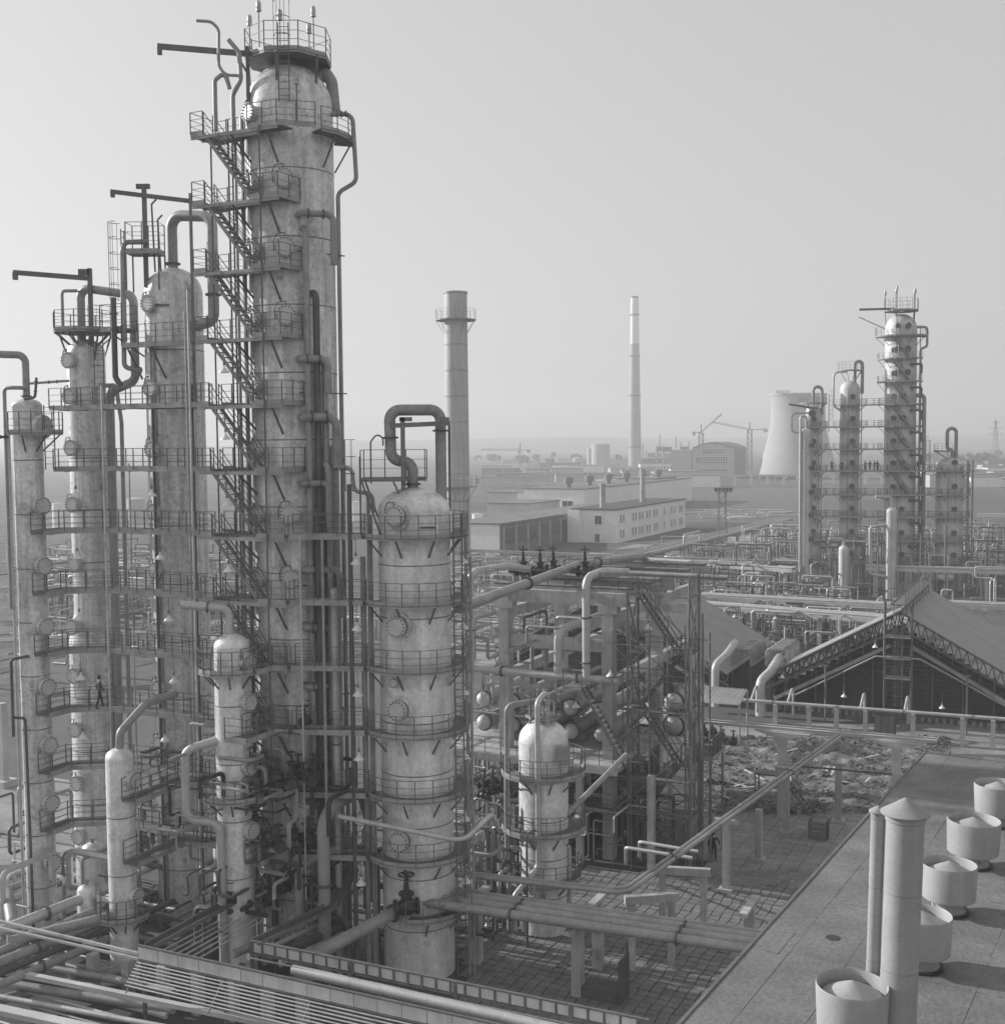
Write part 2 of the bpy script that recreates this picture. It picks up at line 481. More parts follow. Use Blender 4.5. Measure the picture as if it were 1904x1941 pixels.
# ================================================================== the near columns
LV = [40.9, 37.6, 34.35, 31.1, 27.9, 24.7, 21.5, 18.35, 15.2, 12.1, 9.05, 6.0]
ORD = ['topmost', 'second', 'third', 'fourth', 'fifth', 'sixth', 'seventh', 'eighth', 'ninth', 'tenth', 'eleventh', 'twelfth']
def plan(u, v, d):
    p = W(u, v, d); return Vector((p.x, p.y, 0))
P1 = plan(58, 1000, 62.3)
P2 = plan(172, 1000, 66.8)
P3 = plan(339, 1000, 64.8)
P4 = plan(563, 1000, 60.6)
P5 = plan(785, 1000, 58.0)
P6 = plan(440, 1300, 57.0)
P7 = plan(228, 1500, 57.2)
P8 = plan(1030, 1500, 62.7)
def loc(c, s, t, z): return Vector((c.x, c.y, 0)) + A*s + B*t + Z*z

# ---- slender column at the left edge
c1 = thing('distillation_column', 'slender grey column at the far left edge with seven side manholes', 'column', P1)
shell(c1, P1, [(0, 0.74), (28.0, 0.74)], 'cladding', head='ell', headk=0.25)
for z in (22.85, 19.75, 16.6, 13.45, 10.4, 7.35, 4.2):
    manhole(c1, P1, 0.72, z, -38, 0.47, 0.42, False)
    MB().lathe([(0.5, 0), (0.56, 0.02), (0.56, 0.06), (0.3, 0.07)], 20, P1 + Z*z + Vector((math.cos(R_(-38)), math.sin(R_(-38)), 0))*0.72,
       (Vector((0, 0, 1)), Vector((math.sin(R_(38)), math.cos(R_(38)), 0)), Vector((math.cos(R_(-38)), math.sin(R_(-38)), 0)))).build('reinforcing_pad', 'cladding', c1)
# small platform around its head
pl = ring_platform(c1, P1, 0.74, 1.75, 26.6, -100, 30, bl=0.9)
MB().lathe([(0.35, 0), (0.62, 0.1), (0.62, 0.35), (0.58, 0.4), (0.001, 0.42)], 16, P1+Vector((0.75, -0.35, 26.9)), (Vector((0, 0, 1)), B, Vector((0.85, -0.5, 0)).normalized())).build('handhole_cover', 'manhole_steel', c1)
pipe('', [P1+Vector((0, 0, 28.2)), P1+Vector((0, 0, 30.6)), P1+Vector((-4.5, -0.3, 30.75))], 0.19, 'pipe_mid', parent=c1, name='overhead_pipe', flanges=((0, 0.12),))
pipe('', [P1+Vector((0.1, -0.2, 28.9)), P1+Vector((-0.35, -0.7, 28.9)), P1+Vector((-0.95, -0.45, 28.9)), P1+Vector((-0.95, -0.45, 17.5))], 0.10, 'pipe_mid', parent=c1, name='side_pipe')
pipe('', [P1+Vector((-0.78, -0.5, 26.6)), P1+Vector((-0.78, -0.5, 0))], 0.085, 'pipe_pale', parent=c1, name='riser_pipe')
pipe('', [P1+Vector((-0.98, -0.1, 24)), P1+Vector((-0.98, -0.1, 0))], 0.05, 'pipe_mid', parent=c1, name='riser_pipe')
pipe('', [P1+Vector((0.1, -0.6, 15.1)), P1+Vector((-0.75, -1.2, 15.0)), P1+Vector((-0.75, -1.2, 11.9)), P1+Vector((-0.75, -1.2, 11.0))], 0.08, 'pipe_dark', parent=c1, name='side_pipe')
pipe('', [P1+Vector((-0.75, -1.2, 12.0)), P1+Vector((-0.2, -1.0, 11.9)), P1+Vector((-0.15, -0.95, 4)), P1+Vector((-0.15, -0.95, 0.3))], 0.075, 'pipe_dark', parent=c1, name='side_pipe')
pipe('', [P1+Vector((0.2, -0.75, 28.3)), P1+Vector((0.75, -0.8, 28.4)), P1+Vector((0.85, -0.8, 29.4))], 0.07, 'pipe_dark', parent=c1, name='vent_pipe', flanges=((1, 0.3), (1, 0.8)))
pipe('', [P1+Vector((-0.75, -0.55, 26.4)), P1+Vector((-3.5, -0.8, 26.4))], 0.07, 'valve_iron', parent=c1, name='valve_branch', flanges=((0, 0.15), (0, 0.3)))
ladder(c1, (P1.x+1.35, P1.y-0.6), 24.7, 28.0, (0, 1), cage=False)

# ---- second column, stepped below
c2 = thing('distillation_column', 'tall grey column with a conical step low down, second from left', 'column', P2)
shell(c2, P2, [(0, 1.32), (15.0, 1.32), (16.6, 1.02), (31.0, 1.02)], 'cladding', headk=0.38)
for z in (30.55, 28.6, 25.8, 22.7, 19.4, 16.0, 13.3, 10.3, 7.3, 4.3):
    manhole(c2, P2, 1.0 if z > 16.5 else 1.28, z, -116, 0.45, 0.3)
pl = ring_platform(c2, P2, 0.2, 1.75, 32.2, 0, 360, n=8, brackets=True, bl=1.3)
for k in range(4):
    a = R_(45+90*k)
    MB().beam(P2+Vector((1.0*math.cos(a), 1.0*math.sin(a), 30.6)), P2+Vector((1.55*math.cos(a), 1.55*math.sin(a), 32.15)), 0.08, 0.08).build('platform_leg', 'steel', c2, False)
ladder(c2, (P2.x+1.15, P2.y-1.35), 28.0, 33.2, (0, 1))
MB().beam(P2+Vector((0.55, -0.6, 31.3)), P2+Vector((0.55, -0.6, 35.55)), 0.24, 0.2).build('davit_mast', 'steel', c2, False)
MB().beam(P2+Vector((0.65, -0.6, 35.0)), P2+Vector((-3.55, -0.75, 35.35)), 0.16, 0.26).build('davit_boom', 'steel', c2, False)
MB().box(P2+Vector((0.25, -0.6, 35.35)), (0.3, 0.12, 0.16)).build('trolley_block', 'steel', c2, False)
MB().box(P2+Vector((-3.45, -0.75, 35.15)), (0.12, 0.1, 0.2)).build('hook_block', 'steel', c2, False)
pipe('', [P2+Vector((-0.2, 0.0, 31.6)), P2+Vector((-0.2, 0.0, 34.6)), P2+Vector((3.1, -1.3, 34.0)), P2+Vector((3.1, -1.3, 29.4)), P2+Vector((1.7, -0.9, 28.9)), P2+Vector((1.45, -0.6, 28.5)), P2+Vector((1.45, -0.6, 8))], 0.24, 'pipe_mid', parent=c2, name='overhead_pipe', flanges=((0, 0.25), (2, 0.85)))
pipe('', [P2+Vector((-1.0, -0.6, 32.0)), P2+Vector((-1.0, -0.6, 34.35)), P2+Vector((-0.3, -0.2, 34.4))], 0.09, 'pipe_mid', parent=c2, name='vent_pipe')
pipe('', [P2+Vector((1.0, -0.4, 29.2)), P2+Vector((1.9, -0.9, 29.2)), P2+Vector((2.15, -0.9, 27.2)), P2+Vector((2.15, -0.9, 9))], 0.11, 'pipe_mid', parent=c2, name='side_pipe')
pipe('', [P2+Vector((-0.6, -1.0, 29.45)), P2+Vector((-2.7, -1.3, 29.3))], 0.07, 'pipe_mid', parent=c2, name='valve_branch', flanges=((0, 0.3), (0, 0.5)))

# ---- third column
c3 = thing('distillation_column', 'wide grey column with rounded head and arched overhead pipe, third from the left edge', 'column', P3)
shell(c3, P3, [(0, 1.53), (34.0, 1.53)], 'cladding', headk=0.44, course=3.1)
for z in (33.3, 28.9, 25.7, 22.4, 19.3, 16.1, 13.0, 10.0, 7.0):
    manhole(c3, P3, 1.5, z, -122, 0.46, 0.28)
MB().box(P3+Vector((-0.25, -1.5, 33.9)), (0.42, 0.04, 0.62)).build('name_plate_frame', 'cladding', c3, False)
MB().beam(P3+Vector((-0.7, -1.57, 33.2)), P3+Vector((0.2, -1.57, 33.2)), 0.05, 0.08).build('plate_bracket', 'steel', c3, False)
pipe('', [P3+Vector((0.0, 0, 35.2)), P3+Vector((0.0, 0, 38.1)), P3+Vector((2.45, -1.3, 37.8)), P3+Vector((2.45, -1.3, 32.4)), P3+Vector((1.6, -1.0, 32.2)), P3+Vector((0.5, -0.6, 32.2))], 0.29, 'pipe_mid', parent=c3, name='overhead_pipe', flanges=((0, 0.12), (2, 0.75)), n=14)
MB().beam(P3+Vector((-1.15, -0.9, 34.2)), P3+Vector((-1.15, -0.9, 39.4)), 0.24, 0.2).build('davit_mast', 'steel', c3, False)
MB().beam(P3+Vector((-2.9, -0.9, 39.2)), P3+Vector((1.4, -1.2, 38.6)), 0.14, 0.22).build('davit_boom', 'steel', c3, False)
MB().box(P3+Vector((-1.2, -0.9, 39.45)), (0.35, 0.1, 0.12)).build('trolley_block', 'steel', c3, False)
MB().box(P3+Vector((-2.8, -0.9, 39.05)), (0.1, 0.08, 0.15)).build('hook_block', 'steel', c3, False)
MB().beam(P3+Vector((1.35, -1.25, 28)), P3+Vector((1.35, -1.25, 39.0)), 0.14, 0.14).build('support_post', 'steel_mid', c3, False)
# small head platform with caged ladder on its left
hp_ = MB().box(P3+Vector((-1.15, -0.95, 36.0)), (0.85, 0.6, 0.04)).build('platform', 'deck', c3, False)
q = [P3+Vector((-2.0, -1.55, 36.0)), P3+Vector((-0.3, -1.55, 36.0)), P3+Vector((-0.3, -0.35, 36.0)), P3+Vector((-2.0, -0.35, 36.0))]
railing(hp_, q, closed=True, spacing=0.9, h=1.5)
for qq in q: MB().beam(qq - Z*0.03, Vector((qq.x, qq.y, 34.0)), 0.07, 0.07).build('platform_leg', 'steel', c3, False)
ladder(c3, (P3.x-2.35, P3.y-0.9), 31.4, 37.2, (1, 0))
pipe('', [P3+Vector((-1.0, -0.9, 36.6)), P3+Vector((-2.1, -1.3, 36.5)), P3+Vector((-2.2, -1.5, 36.0)), P3+Vector((-2.25, -1.5, 30.0)), P3+Vector((-1.4, -1.2, 29.8))], 0.13, 'pipe_mid', parent=c3, name='side_pipe')
pipe('', [P3+Vector((-2.7, -1.6, 33.6)), P3+Vector((-2.7, -1.6, 29.5)), P3+Vector((-2.4, -1.7, 29.0))], 0.16, 'pipe_dark', parent=c3, name='side_pipe', flanges=((0, 0.2), (0, 0.4)))
for dx, zt in ((-0.75, 38.5), (-0.45, 37.7)):
    pipe('', [P3+Vector((dx+0.1, -1.0, 35.0)), P3+Vector((dx, -1.0, zt)), P3+Vector((dx+0.25, -1.0, zt+0.25))], 0.05, 'steel', parent=c3, name='vent_pipe')
# side platforms near its head
pp = MB().box(loc(P3, -2.1, -1.9, 32.0), (0.75, 0.55, 0.04), AX_GRID).build('platform', 'deck', c3, False)
railing(pp, [loc(P3, -1.35, -1.35, 32), loc(P3, -2.85, -1.35, 32), loc(P3, -2.85, -2.45, 32), loc(P3, -1.35, -2.45, 32)], spacing=0.8, h=1.3)
MB().beam(loc(P3, -2.4, -2.4, 31.95), loc(P3, -1.0, -1.2, 30.6), 0.08, 0.08).build('bracket', 'steel', pp, False)
pp = MB().box(loc(P3, 1.0, -2.05, 31.1), (2.3, 0.5, 0.04), AX_GRID).build('platform', 'deck', c3, False)
railing(pp, [loc(P3, -1.3, -2.55, 31.1), loc(P3, 3.3, -2.55, 31.1)], spacing=1.1)
railing(pp, [loc(P3, -1.3, -2.55, 31.1), loc(P3, -1.3, -1.55, 31.1)], spacing=1.0)
for s in (-1.0, 0.6): MB().beam(loc(P3, s, -2.5, 31.05), loc(P3, s, -1.4, 29.4), 0.08, 0.08).build('bracket', 'steel', pp, False)
for s_ in (0.2, 0.42):
    MB().tube([loc(P3, s_-0.4, -1.62, 31), loc(P3, s_-0.4, -1.62, 0)], 0.05, 6).build('riser_pipe', 'pipe_mid', c3)

# ---- the great column
c4 = thing('distillation_column', 'tallest and widest column with stair flights zigzagging down its front', 'column', P4)
shell(c4, P4, [(0, 2.13), (42.45, 2.13)], 'cladding', headk=0.5, course=3.27, n=56)
for i, z in enumerate(LV):
    pl = MB()
    pl.box(loc(P4, -3.12, -2.3, z-0.03), (0.38, 0.95, 0.03), AX_GRID)
    pl.box(loc(P4, -1.42, -1.95, z-0.03), (1.32, 0.45, 0.03), AX_GRID)
    pl.box(loc(P4, 0.75, -2.62, z-0.03), (0.85, 0.63, 0.03), AX_GRID)
    if i: pl.box(loc(P4, 1.25, -1.3, z-0.03), (0.35, 0.69, 0.03), AX_GRID)
    po = pl.build('platform', 'deck', c4, False)
    join = z < 28.5
    railing(po, [loc(P4, -2.74, -3.25, z), loc(P4, -3.5, -3.25, z)] + ([] if join else [loc(P4, -3.5, -1.35, z), loc(P4, -2.74, -1.35, z)]), spacing=0.95)
    if join: railing(po, [loc(P4, -3.5, -1.35, z), loc(P4, -2.74, -1.35, z)], spacing=0.95)
    railing(po, [loc(P4, -2.74, -1.5, z), loc(P4, -1.6, -1.5, z)], spacing=1.1, toe=0.2)
    if i == 0:
        railing(po, [loc(P4, -0.1, -3.25, z), loc(P4, 1.6, -3.25, z), loc(P4, 2.9, -2.0, z)], spacing=1.0)
    else:
        railing(po, [loc(P4, -0.1, -3.25, z), loc(P4, 1.6, -3.25, z), loc(P4, 1.6, -0.6, z)] if z > 22 else [loc(P4, -0.1, -3.25, z), loc(P4, 1.6, -3.25, z)], spacing=0.95)
    # carrying channels below the deck
    MB().beam(loc(P4, -3.5, -2.42, z-0.13), loc(P4, -0.1, -2.42, z-0.13), 0.06, 0.14).beam(loc(P4, -3.5, -3.2, z-0.17), loc(P4, 1.6, -3.2, z-0.17), 0.07, 0.16).build('channel', 'fascia', po, False)
    for s, t0 in ((-1.2, -1.6), (0.9, -2.0)):
        MB().beam(loc(P4, s, -3.1, z-0.2), loc(P4, s*0.8, t0, z-1.5), 0.08, 0.08).build('bracket', 'steel', po, False)
    # stair flight down to the next deck
    if i < len(LV)-1 or True:
        zb = LV[i+1] if i < len(LV)-1 else 2.9
        st = MB()
        for t in (-3.2, -2.55):
            st.beam(loc(P4, -2.72, t, z-0.05), loc(P4, -0.05, t, zb+0.02), 0.04, 0.18)
        so = st.build('stair_stringer', 'steel_mid', c4, False)
        nt = 13
        tm = shared('tread', lambda: MB().box((0, 0, 0), (0.11, 0.31, 0.018), (A, B, Z)).mesh('tread', 'steel_mid', None, False))
        for k in range(1, nt):
            f = k/nt
            inst('tread', tm, so, loc(P4, -2.72+2.67*f, -2.875, z+(zb-z)*f+0.02))
        hr = MB()
        for t in (-3.22, -2.53):
            p, q = loc(P4, -2.72, t, z), loc(P4, -0.05, t, zb)
            for hh in (1.0, 0.66, 0.34): hr.tube([p+Z*hh, q+Z*hh], 0.024 if hh == 1.0 else 0.016, 4)
            for f in (0, 0.33, 0.66, 1.0): hr.beam(p+(q-p)*f, p+(q-p)*f+Z*1.0, 0.045, 0.045)
        hr.build('stair_handrail', 'steel', so, False)
# ring on the right at the highest walkway
ring_platform(c4, P4, 2.2, 3.15, LV[0], -52, 20, bl=1.5, spacing=1.1)
# front and left manholes of the stair side, and pipe nozzles with pipes on the right
for i, z in enumerate(LV):
    manhole(c4, P4, 2.11, z+0.95, -133, 0.45, 0.35)
    if i in (1, 2, 3, 6, 7): manhole(c4, P4, 2.11, z+1.0, -88, 0.5, 0.32, davit=True)
for j, (zz, az) in enumerate(((36.9, -72), (30.0, -74), (27.2, -72), (24.0, -75), (19.8, -72), (17.0, -73), (14.1, -75), (8.3, -73))):
    a = R_(az); d = Vector((math.cos(a), math.sin(a), 0)); s = Vector((-d.y, d.x, 0))
    p0 = P4 + d*2.1 + Z*zz; p1 = P4 + d*2.75 + Z*zz; p2 = p1 + s*1.3
    pipe('', [p0, p1, p2, p2 + d*0.05 - Z*1.6] if j % 2 else [p0, p1, p2 + s*0.3, p2 + s*0.3 - Z*2.4], 0.16 + 0.03*(j % 3), 'pipe_mid', parent=c4, name='side_nozzle', flanges=((1, 0.25), (1, 0.7)))
for k, (az, rr, z0, z1, rad) in enumerate(((-66, 2.62, 0, 36.3, 0.15), (-56, 2.66, 0, 33.2, 0.17), (-47, 2.66, 0, 30.0, 0.17), (-38, 2.7, 0, 25.6, 0.26), (-60, 2.98, 0, 22.0, 0.20), (-50, 3.05, 0, 24.9, 0.17))):
    a = R_(az); d = Vector((math.cos(a), math.sin(a), 0))
    pipe('', [P4+d*1.9+Z*(z1), P4+d*rr+Z*z1, P4+d*rr+Z*z0], rad, ('pipe_mid', 'pipe_dark', 'pipe_mid')[k % 3], parent=c4, name='riser_pipe', flanges=((1, 0.5), (1, 0.8)), bend=0.35)
# relief pipe at the very right, bowed out below the top walkway
a = R_(-8); d = Vector((math.cos(a), math.sin(a), 0))
pipe('', [P4+d*2.1+Z*42.1, P4+d*3.2+Z*42.1, P4+d*3.35+Z*38.8, P4+d*2.4+Z*38.3, P4+d*2.4+Z*36, P4+d*2.42], 0.11, 'pipe_mid', parent=c4, name='relief_pipe', flanges=((0, 0.5), (0, 0.7)), bend=0.45)
for zz in (35.2, 28.4, 24.6, 19.0, 13.3):
    MB().beam(P4+Vector((0.6, -2.1, zz)), P4+Vector((2.65, -0.3, zz)), 0.06, 0.06).build('pipe_bracket', 'steel', c4, False)
# left risers between the stair and the shell
for az, rr, rad in ((-150, 2.45, 0.11), (-158, 2.7, 0.08), (-143, 2.55, 0.05), (-165, 3.0, 0.05)):
    a = R_(az)
    MB().tube([P4+Vector((rr*math.cos(a), rr*math.sin(a), 41.8)), P4+Vector((rr*math.cos(a), rr*math.sin(a), 0))], rad, 8).build('riser_pipe', 'pipe_mid' if rad > 0.06 else 'steel', c4)
for s_, t_ in ((-3.3, -2.0), (-2.3, -1.6), (0.62, -3.3)):
    MB().beam(loc(P4, s_, t_, 0), loc(P4, s_, t_, LV[0]), 0.07, 0.07).build('hanger_post', 'steel', c4, False)
# lamps bracketed to the shell beside the stair (white bells)
# top works: crown platform, lamp poles, ladder, boom, bent pipes
zt = 44.75
top = ring_platform(c4, P4, 0.3, 2.15, zt, 22.5, 382.5, n=8, brackets=False, h=1.35, toe=0.3)
for k in range(6):
    a = R_(22.5+60*k)
    MB().beam(P4+Vector((2.0*math.cos(a), 2.0*math.sin(a), zt)), P4+Vector((1.9*math.cos(a), 1.9*math.sin(a), 43.2)), 0.09, 0.09).build('platform_leg', 'steel', c4, False)
MB().lathe([(0.55, 44.3), (0.55, 45.1), (0.72, 45.12), (0.72, 45.3), (0.5, 45.35), (0.3, 45.5), (0.001, 45.55)], 18, P4+Vector((-0.1, 0, 0))).build('head_nozzle', 'pipe_mid', c4)
pipe('', [P4+Vector((1.2, 0.6, 43.6)), P4+Vector((1.6, 0.6, 44.6)), P4+Vector((2.05, 0.5, 43.9)), P4+Vector((2.2, 0.4, 42.3))], 0.3, 'pipe_mid', parent=c4, name='overhead_pipe', bend=0.6)
lampm = shared('warning_lamp', lambda: MB().lathe([(0.03, 0), (0.13, 0.02), (0.13, 0.12), (0.10, 0.14), (0.12, 0.18), (0.12, 0.42), (0.07, 0.52), (0.001, 0.54)], 10).mesh('warning_lamp', 'pipe_pale'))
for (x, y, zz) in ((-1.7, -0.9, 46.2), (-1.15, -1.4, 46.7), (1.35, -0.6, 46.7), (0.9, 0.9, 46.4), (-0.05, -1.9, 46.1)):
    MB().tube([P4+Vector((x, y, zt)), P4+Vector((x, y, zz))], 0.03, 5).build('lamp_pole', 'steel', c4)
    inst('warning_lamp', lampm, c4, P4+Vector((x, y, zz)))
inst('warning_lamp', lampm, c4, P4+Vector((0.75, -2.25, 43.0))); MB().tube([P4+Vector((0.75, -2.25, 41)), P4+Vector((0.75, -2.25, 43))], 0.03, 5).build('lamp_pole', 'steel', c4)
ladder(c4, (P4.x+0.15, P4.y-2.25), 42.2, 45.9, (0, 1), m='steel')
MB().beam(P4+Vector((-1.4, -1.2, 44.75)), P4+Vector((-6.0, -1.6, 45.05)), 0.14, 0.26).build('davit_boom', 'steel', c4, False)
MB().box(P4+Vector((-5.9, -1.6, 44.85)), (0.1, 0.08, 0.2)).build('trolley_block', 'steel', c4, False)
MB().beam(P4+Vector((-1.75, -1.3, 40.9)), P4+Vector((-1.75, -1.3, 45.1)), 0.16, 0.16).beam(P4+Vector((-1.7, -1.35, 43.7)), P4+Vector((-2.25, -1.4, 44.7)), 0.1, 0.1).build('davit_mast', 'steel', c4, False)
pipe('', [P4+Vector((-2.35, -2.0, 40.9)), P4+Vector((-2.35, -2.0, 42.6)), P4+Vector((-1.95, -2.0, 43.3)), P4+Vector((-2.0, -2.0, 44.6)), P4+Vector((-2.5, -2.0, 45.2))], 0.11, 'pipe_mid', parent=c4, name='vent_pipe', bend=0.5)
pipe('', [P4+Vector((-1.85, -2.0, 43.5)), P4+Vector((-2.7, -2.0, 43.55)), P4+Vector((-3.0, -2.0, 44.0)), P4+Vector((-2.95, -2.0, 45.7)), P4+Vector((-3.3, -2.0, 46.05)), P4+Vector((-4.0, -2.0, 46.1))], 0.075, 'pipe_mid', parent=c4, name='vent_pipe', bend=0.5)
pipe('', [P4+Vector((-2.5, -2.0, 42.9)), P4+Vector((-2.7, -2.0, 43.7)), P4+Vector((-3.2, -2.0, 43.3)), P4+Vector((-3.2, -2.0, 40.95))], 0.11, 'pipe_mid', parent=c4, name='vent_pipe', bend=0.3)

# ---- the squat wide column in the middle
c5 = thing('distillation_column', 'broad pale column ringed by seven railed walkways, with a looped pipe on its head', 'column', P5)
shell(c5, P5, [(0, 1.74), (22.65, 1.74)], 'cladding_pale', headk=0.33, course=2.4, n=52)
R5 = [(21.5, -172, 45), (18.35, -172, 45), (15.2, -172, 45), (12.1, -165, 45), (9.05, -165, 45), (6.0, -165, 45), (3.3, -100, 45)]
for z, a0, a1 in R5:
    ring_platform(c5, P5, 1.72, 2.6, z, a0, a1, bl=0.95, spacing=1.3)
for z in (22.5, 17.3, 13.3, 7.0):
    manhole(c5, P5, 1.72, z, -112, 0.5, 0.35, davit=(z == 22.5))
    a = R_(-112); d = Vector((math.cos(a), math.sin(a), 0))
    MB().lathe([(0.52, 0), (0.66, 0.02), (0.66, 0.14), (0.5, 0.15)], 22, P5+d*1.70+Z*z, (Vector((0, 0, 1)), Vector((-d.y, d.x, 0)), d)).build('insulation_collar', 'cladding', c5)
manhole(c5, P5, 1.72, 14.6, -118, 0.24, 0.25, davit=False)
MB().box(P5+Vector((0.75, -1.62, 22.0)), (0.5, 0.06, 0.75)).build('name_plate_frame', 'cladding_pale', c5, False)
MB().box(P5+Vector((0.75, -1.7, 21.95)), (0.35, 0.03, 0.04)).build('plate_bracket', 'steel', c5, False)
ladder(c5, (P5.x+2.15, P5.y-1.75), 0.2, 22.6, (-0.5, 1), cage=True, w=0.45)
for z0 in (0,):
    for dx in (2.5, 2.72):
        MB().tube([P5+Vector((dx, -0.9, 0)), P5+Vector((dx, -0.9, 22.6 if dx < 2.6 else 20.5))], 0.06, 6).build('riser_pipe', 'pipe_mid', c5)
# looped overhead pipe and its gantry
H5 = 23.75
pipe('', [P5+Vector((-0.05, 0, H5)), P5+Vector((-0.05, 0, 25.0)), P5+Vector((-1.05, -0.3, 25.1)), P5+Vector((-1.1, -0.3, 27.5)), P5+Vector((1.32, 0.1, 27.5)), P5+Vector((1.32, 0.1, 22.5))], 0.27, 'pipe_mid', parent=c5, name='overhead_pipe', flanges=((0, 0.15), (2, 0.45), (4, 0.2)), n=14, bend=0.5)
MB().beam(P5+Vector((-0.45, -0.6, 22.9)), P5+Vector((-0.45, -0.6, 27.15)), 0.2, 0.2).build('davit_mast', 'steel_mid', c5, False)
MB().beam(P5+Vector((-1.0, -0.6, 26.75)), P5+Vector((1.8, -0.6, 26.85)), 0.14, 0.22).build('davit_boom', 'steel_mid', c5, False)
MB().box(P5+Vector((-0.3, -0.6, 27.05)), (0.3, 0.1, 0.1)).build('trolley_block', 'steel_mid', c5, False)
MB().box(P5+Vector((1.55, -0.6, 27.0)), (0.22, 0.1, 0.13)).build('hook_block', 'steel_mid', c5, False)
MB().beam(P5+Vector((1.72, 0.3, 22.6)), P5+Vector((1.72, 0.3, 26.8)), 0.12, 0.12).build('support_post', 'steel_mid', c5, False)
hp5 = MB().box(P5+Vector((-1.35, -0.2, 24.15)), (1.15, 0.75, 0.05)).build('platform', 'deck', c5, False)
railing(hp5, [P5+Vector((-2.45, -0.9, 24.2)), P5+Vector((-2.45, 0.5, 24.2)), P5+Vector((0.6, 0.6, 24.2)), P5+Vector((0.6, -0.9, 24.2))], h=1.4, spacing=1.1, toe=0.2)
for dx, dy in ((-2.4, -0.9), (-2.4, 0.5), (-0.9, -0.9)):
    MB().beam(P5+Vector((dx, dy, 24.1)), P5+Vector((dx*0.62, dy, 21.4 if dx < -2 else 23.3)), 0.08, 0.08).build('platform_leg', 'steel', c5, False)
ladder(c5, (P5.x-2.45, P5.y-1.1), 21.5, 25.3, (1, 0.2))
pipe('', [P5+Vector((-2.0, -0.5, 24.0)), P5+Vector((-2.0, -0.5, 26.0)), P5+Vector((-1.7, -0.55, 26.35)), P5+Vector((-1.4, -0.55, 26.2)), P5+Vector((-1.4, -0.55, 25.8))], 0.04, 'steel', parent=c5, name='vent_pipe', bend=0.3)
pipe('', [P5+Vector((-3.9, 0.4, 24.8)), P5+Vector((-3.0, 0.2, 24.75)), P5+Vector((-2.9, 0.2, 23.6)), P5+Vector((-2.0, -0.3, 23.5)), P5+Vector((-1.9, -0.4, 22.6))], 0.1, 'pipe_mid', parent=c5, name='side_pipe', bend=0.35)
for dx, rad, zt_ in ((-2.15, 0.09, 23.6), (-2.45, 0.14, 20.5), (-2.02, 0.05, 22.5)):
    MB().tube([P5+Vector((dx, -0.55, 0)), P5+Vector((dx, -0.55, zt_))], rad, 8).build('riser_pipe', 'pipe_mid', c5)
gate = P5+Vector((-0.65, -0.5, 25.0))

# ---- small columns in front
c6 = thing('distillation_column', 'short pale column with domed head and top pipe, in front of the tallest column', 'column', P6)
shell(c6, P6, [(0, 0.95), (2.4, 0.84), (16.3, 0.84)], 'cladding_pale', headk=0.36, course=3.0, n=36)
for z in (13.7, 10.6, 7.5, 15.6):
    manhole(c6, P6, 0.82, z, -32, 0.44, 0.3, davit=False)
ring_platform(c6, P6, 0.82, 1.6, 15.2, -190, -20, bl=0.8)
ring_platform(c6, P6, 0.82, 1.6, 9.1, -190, -20, bl=0.8)
pp = MB().box(loc(P6, 1.15, -0.5, 12.1), (0.62, 0.75, 0.04), AX_GRID).build('platform', 'deck', c6, False)
railing(pp, [loc(P6, 0.5, -1.25, 12.1), loc(P6, 1.77, -1.25, 12.1), loc(P6, 1.77, 0.25, 12.1)], spacing=0.9)
pipe('', [P6+Vector((-0.1, 0, 16.5)), P6+Vector((-0.05, 0, 18.1)), P6+Vector((-2.3, -0.3, 18.35))], 0.2, 'pipe_pale', parent=c6, name='overhead_pipe', n=12, flanges=((1, 0.45),))
pipe('', [P6+Vector((-0.4, -0.3, 11.9)), P6+Vector((-2.1, -0.9, 11.5)), P6+Vector((-2.1, -0.9, 8.2)), P6+Vector((-0.5, -1.0, 8.0)), P6+Vector((-0.45, -0.95, 0))], 0.21, 'pipe_pale', parent=c6, name='side_pipe', n=12, bend=0.5)
c7 = thing('distillation_column', 'smallest pale column with round head, low in the left foreground', 'column', P7)
shell(c7, P7, [(0, 0.72), (2.4, 0.66), (10.9, 0.66)], 'cladding_pale', headk=0.36, course=2.8, n=32)
for z in (9.9, 4.2): manhole(c7, P7, 0.64, z, -28, 0.42, 0.3, davit=False)
ring_platform(c7, P7, 0.64, 1.35, 3.2, -200, -10, bl=0.7)
pipe('', [P7+Vector((0, 0, 11.1)), P7+Vector((0.05, 0.0, 12.1)), P7+Vector((0.9, 1.4, 13.2)), P7+Vector((2.0, 2.9, 13.4))], 0.2, 'pipe_mid', parent=c7, name='overhead_pipe', bend=0.5)
pipe('', [P7+Vector((-0.3, -0.5, 3.3)), P7+Vector((-4.6, -2.5, 2.9)), ], 0.26, 'pipe_mid', parent=c7, name='side_pipe', flanges=((0, 0.06),))
MB().tube([P7+Vector((0.3, -0.55, 0.7)), P7+Vector((-6, -5.2, 0.9))], 0.22, 12).build('side_pipe', 'pipe_mid', c7)

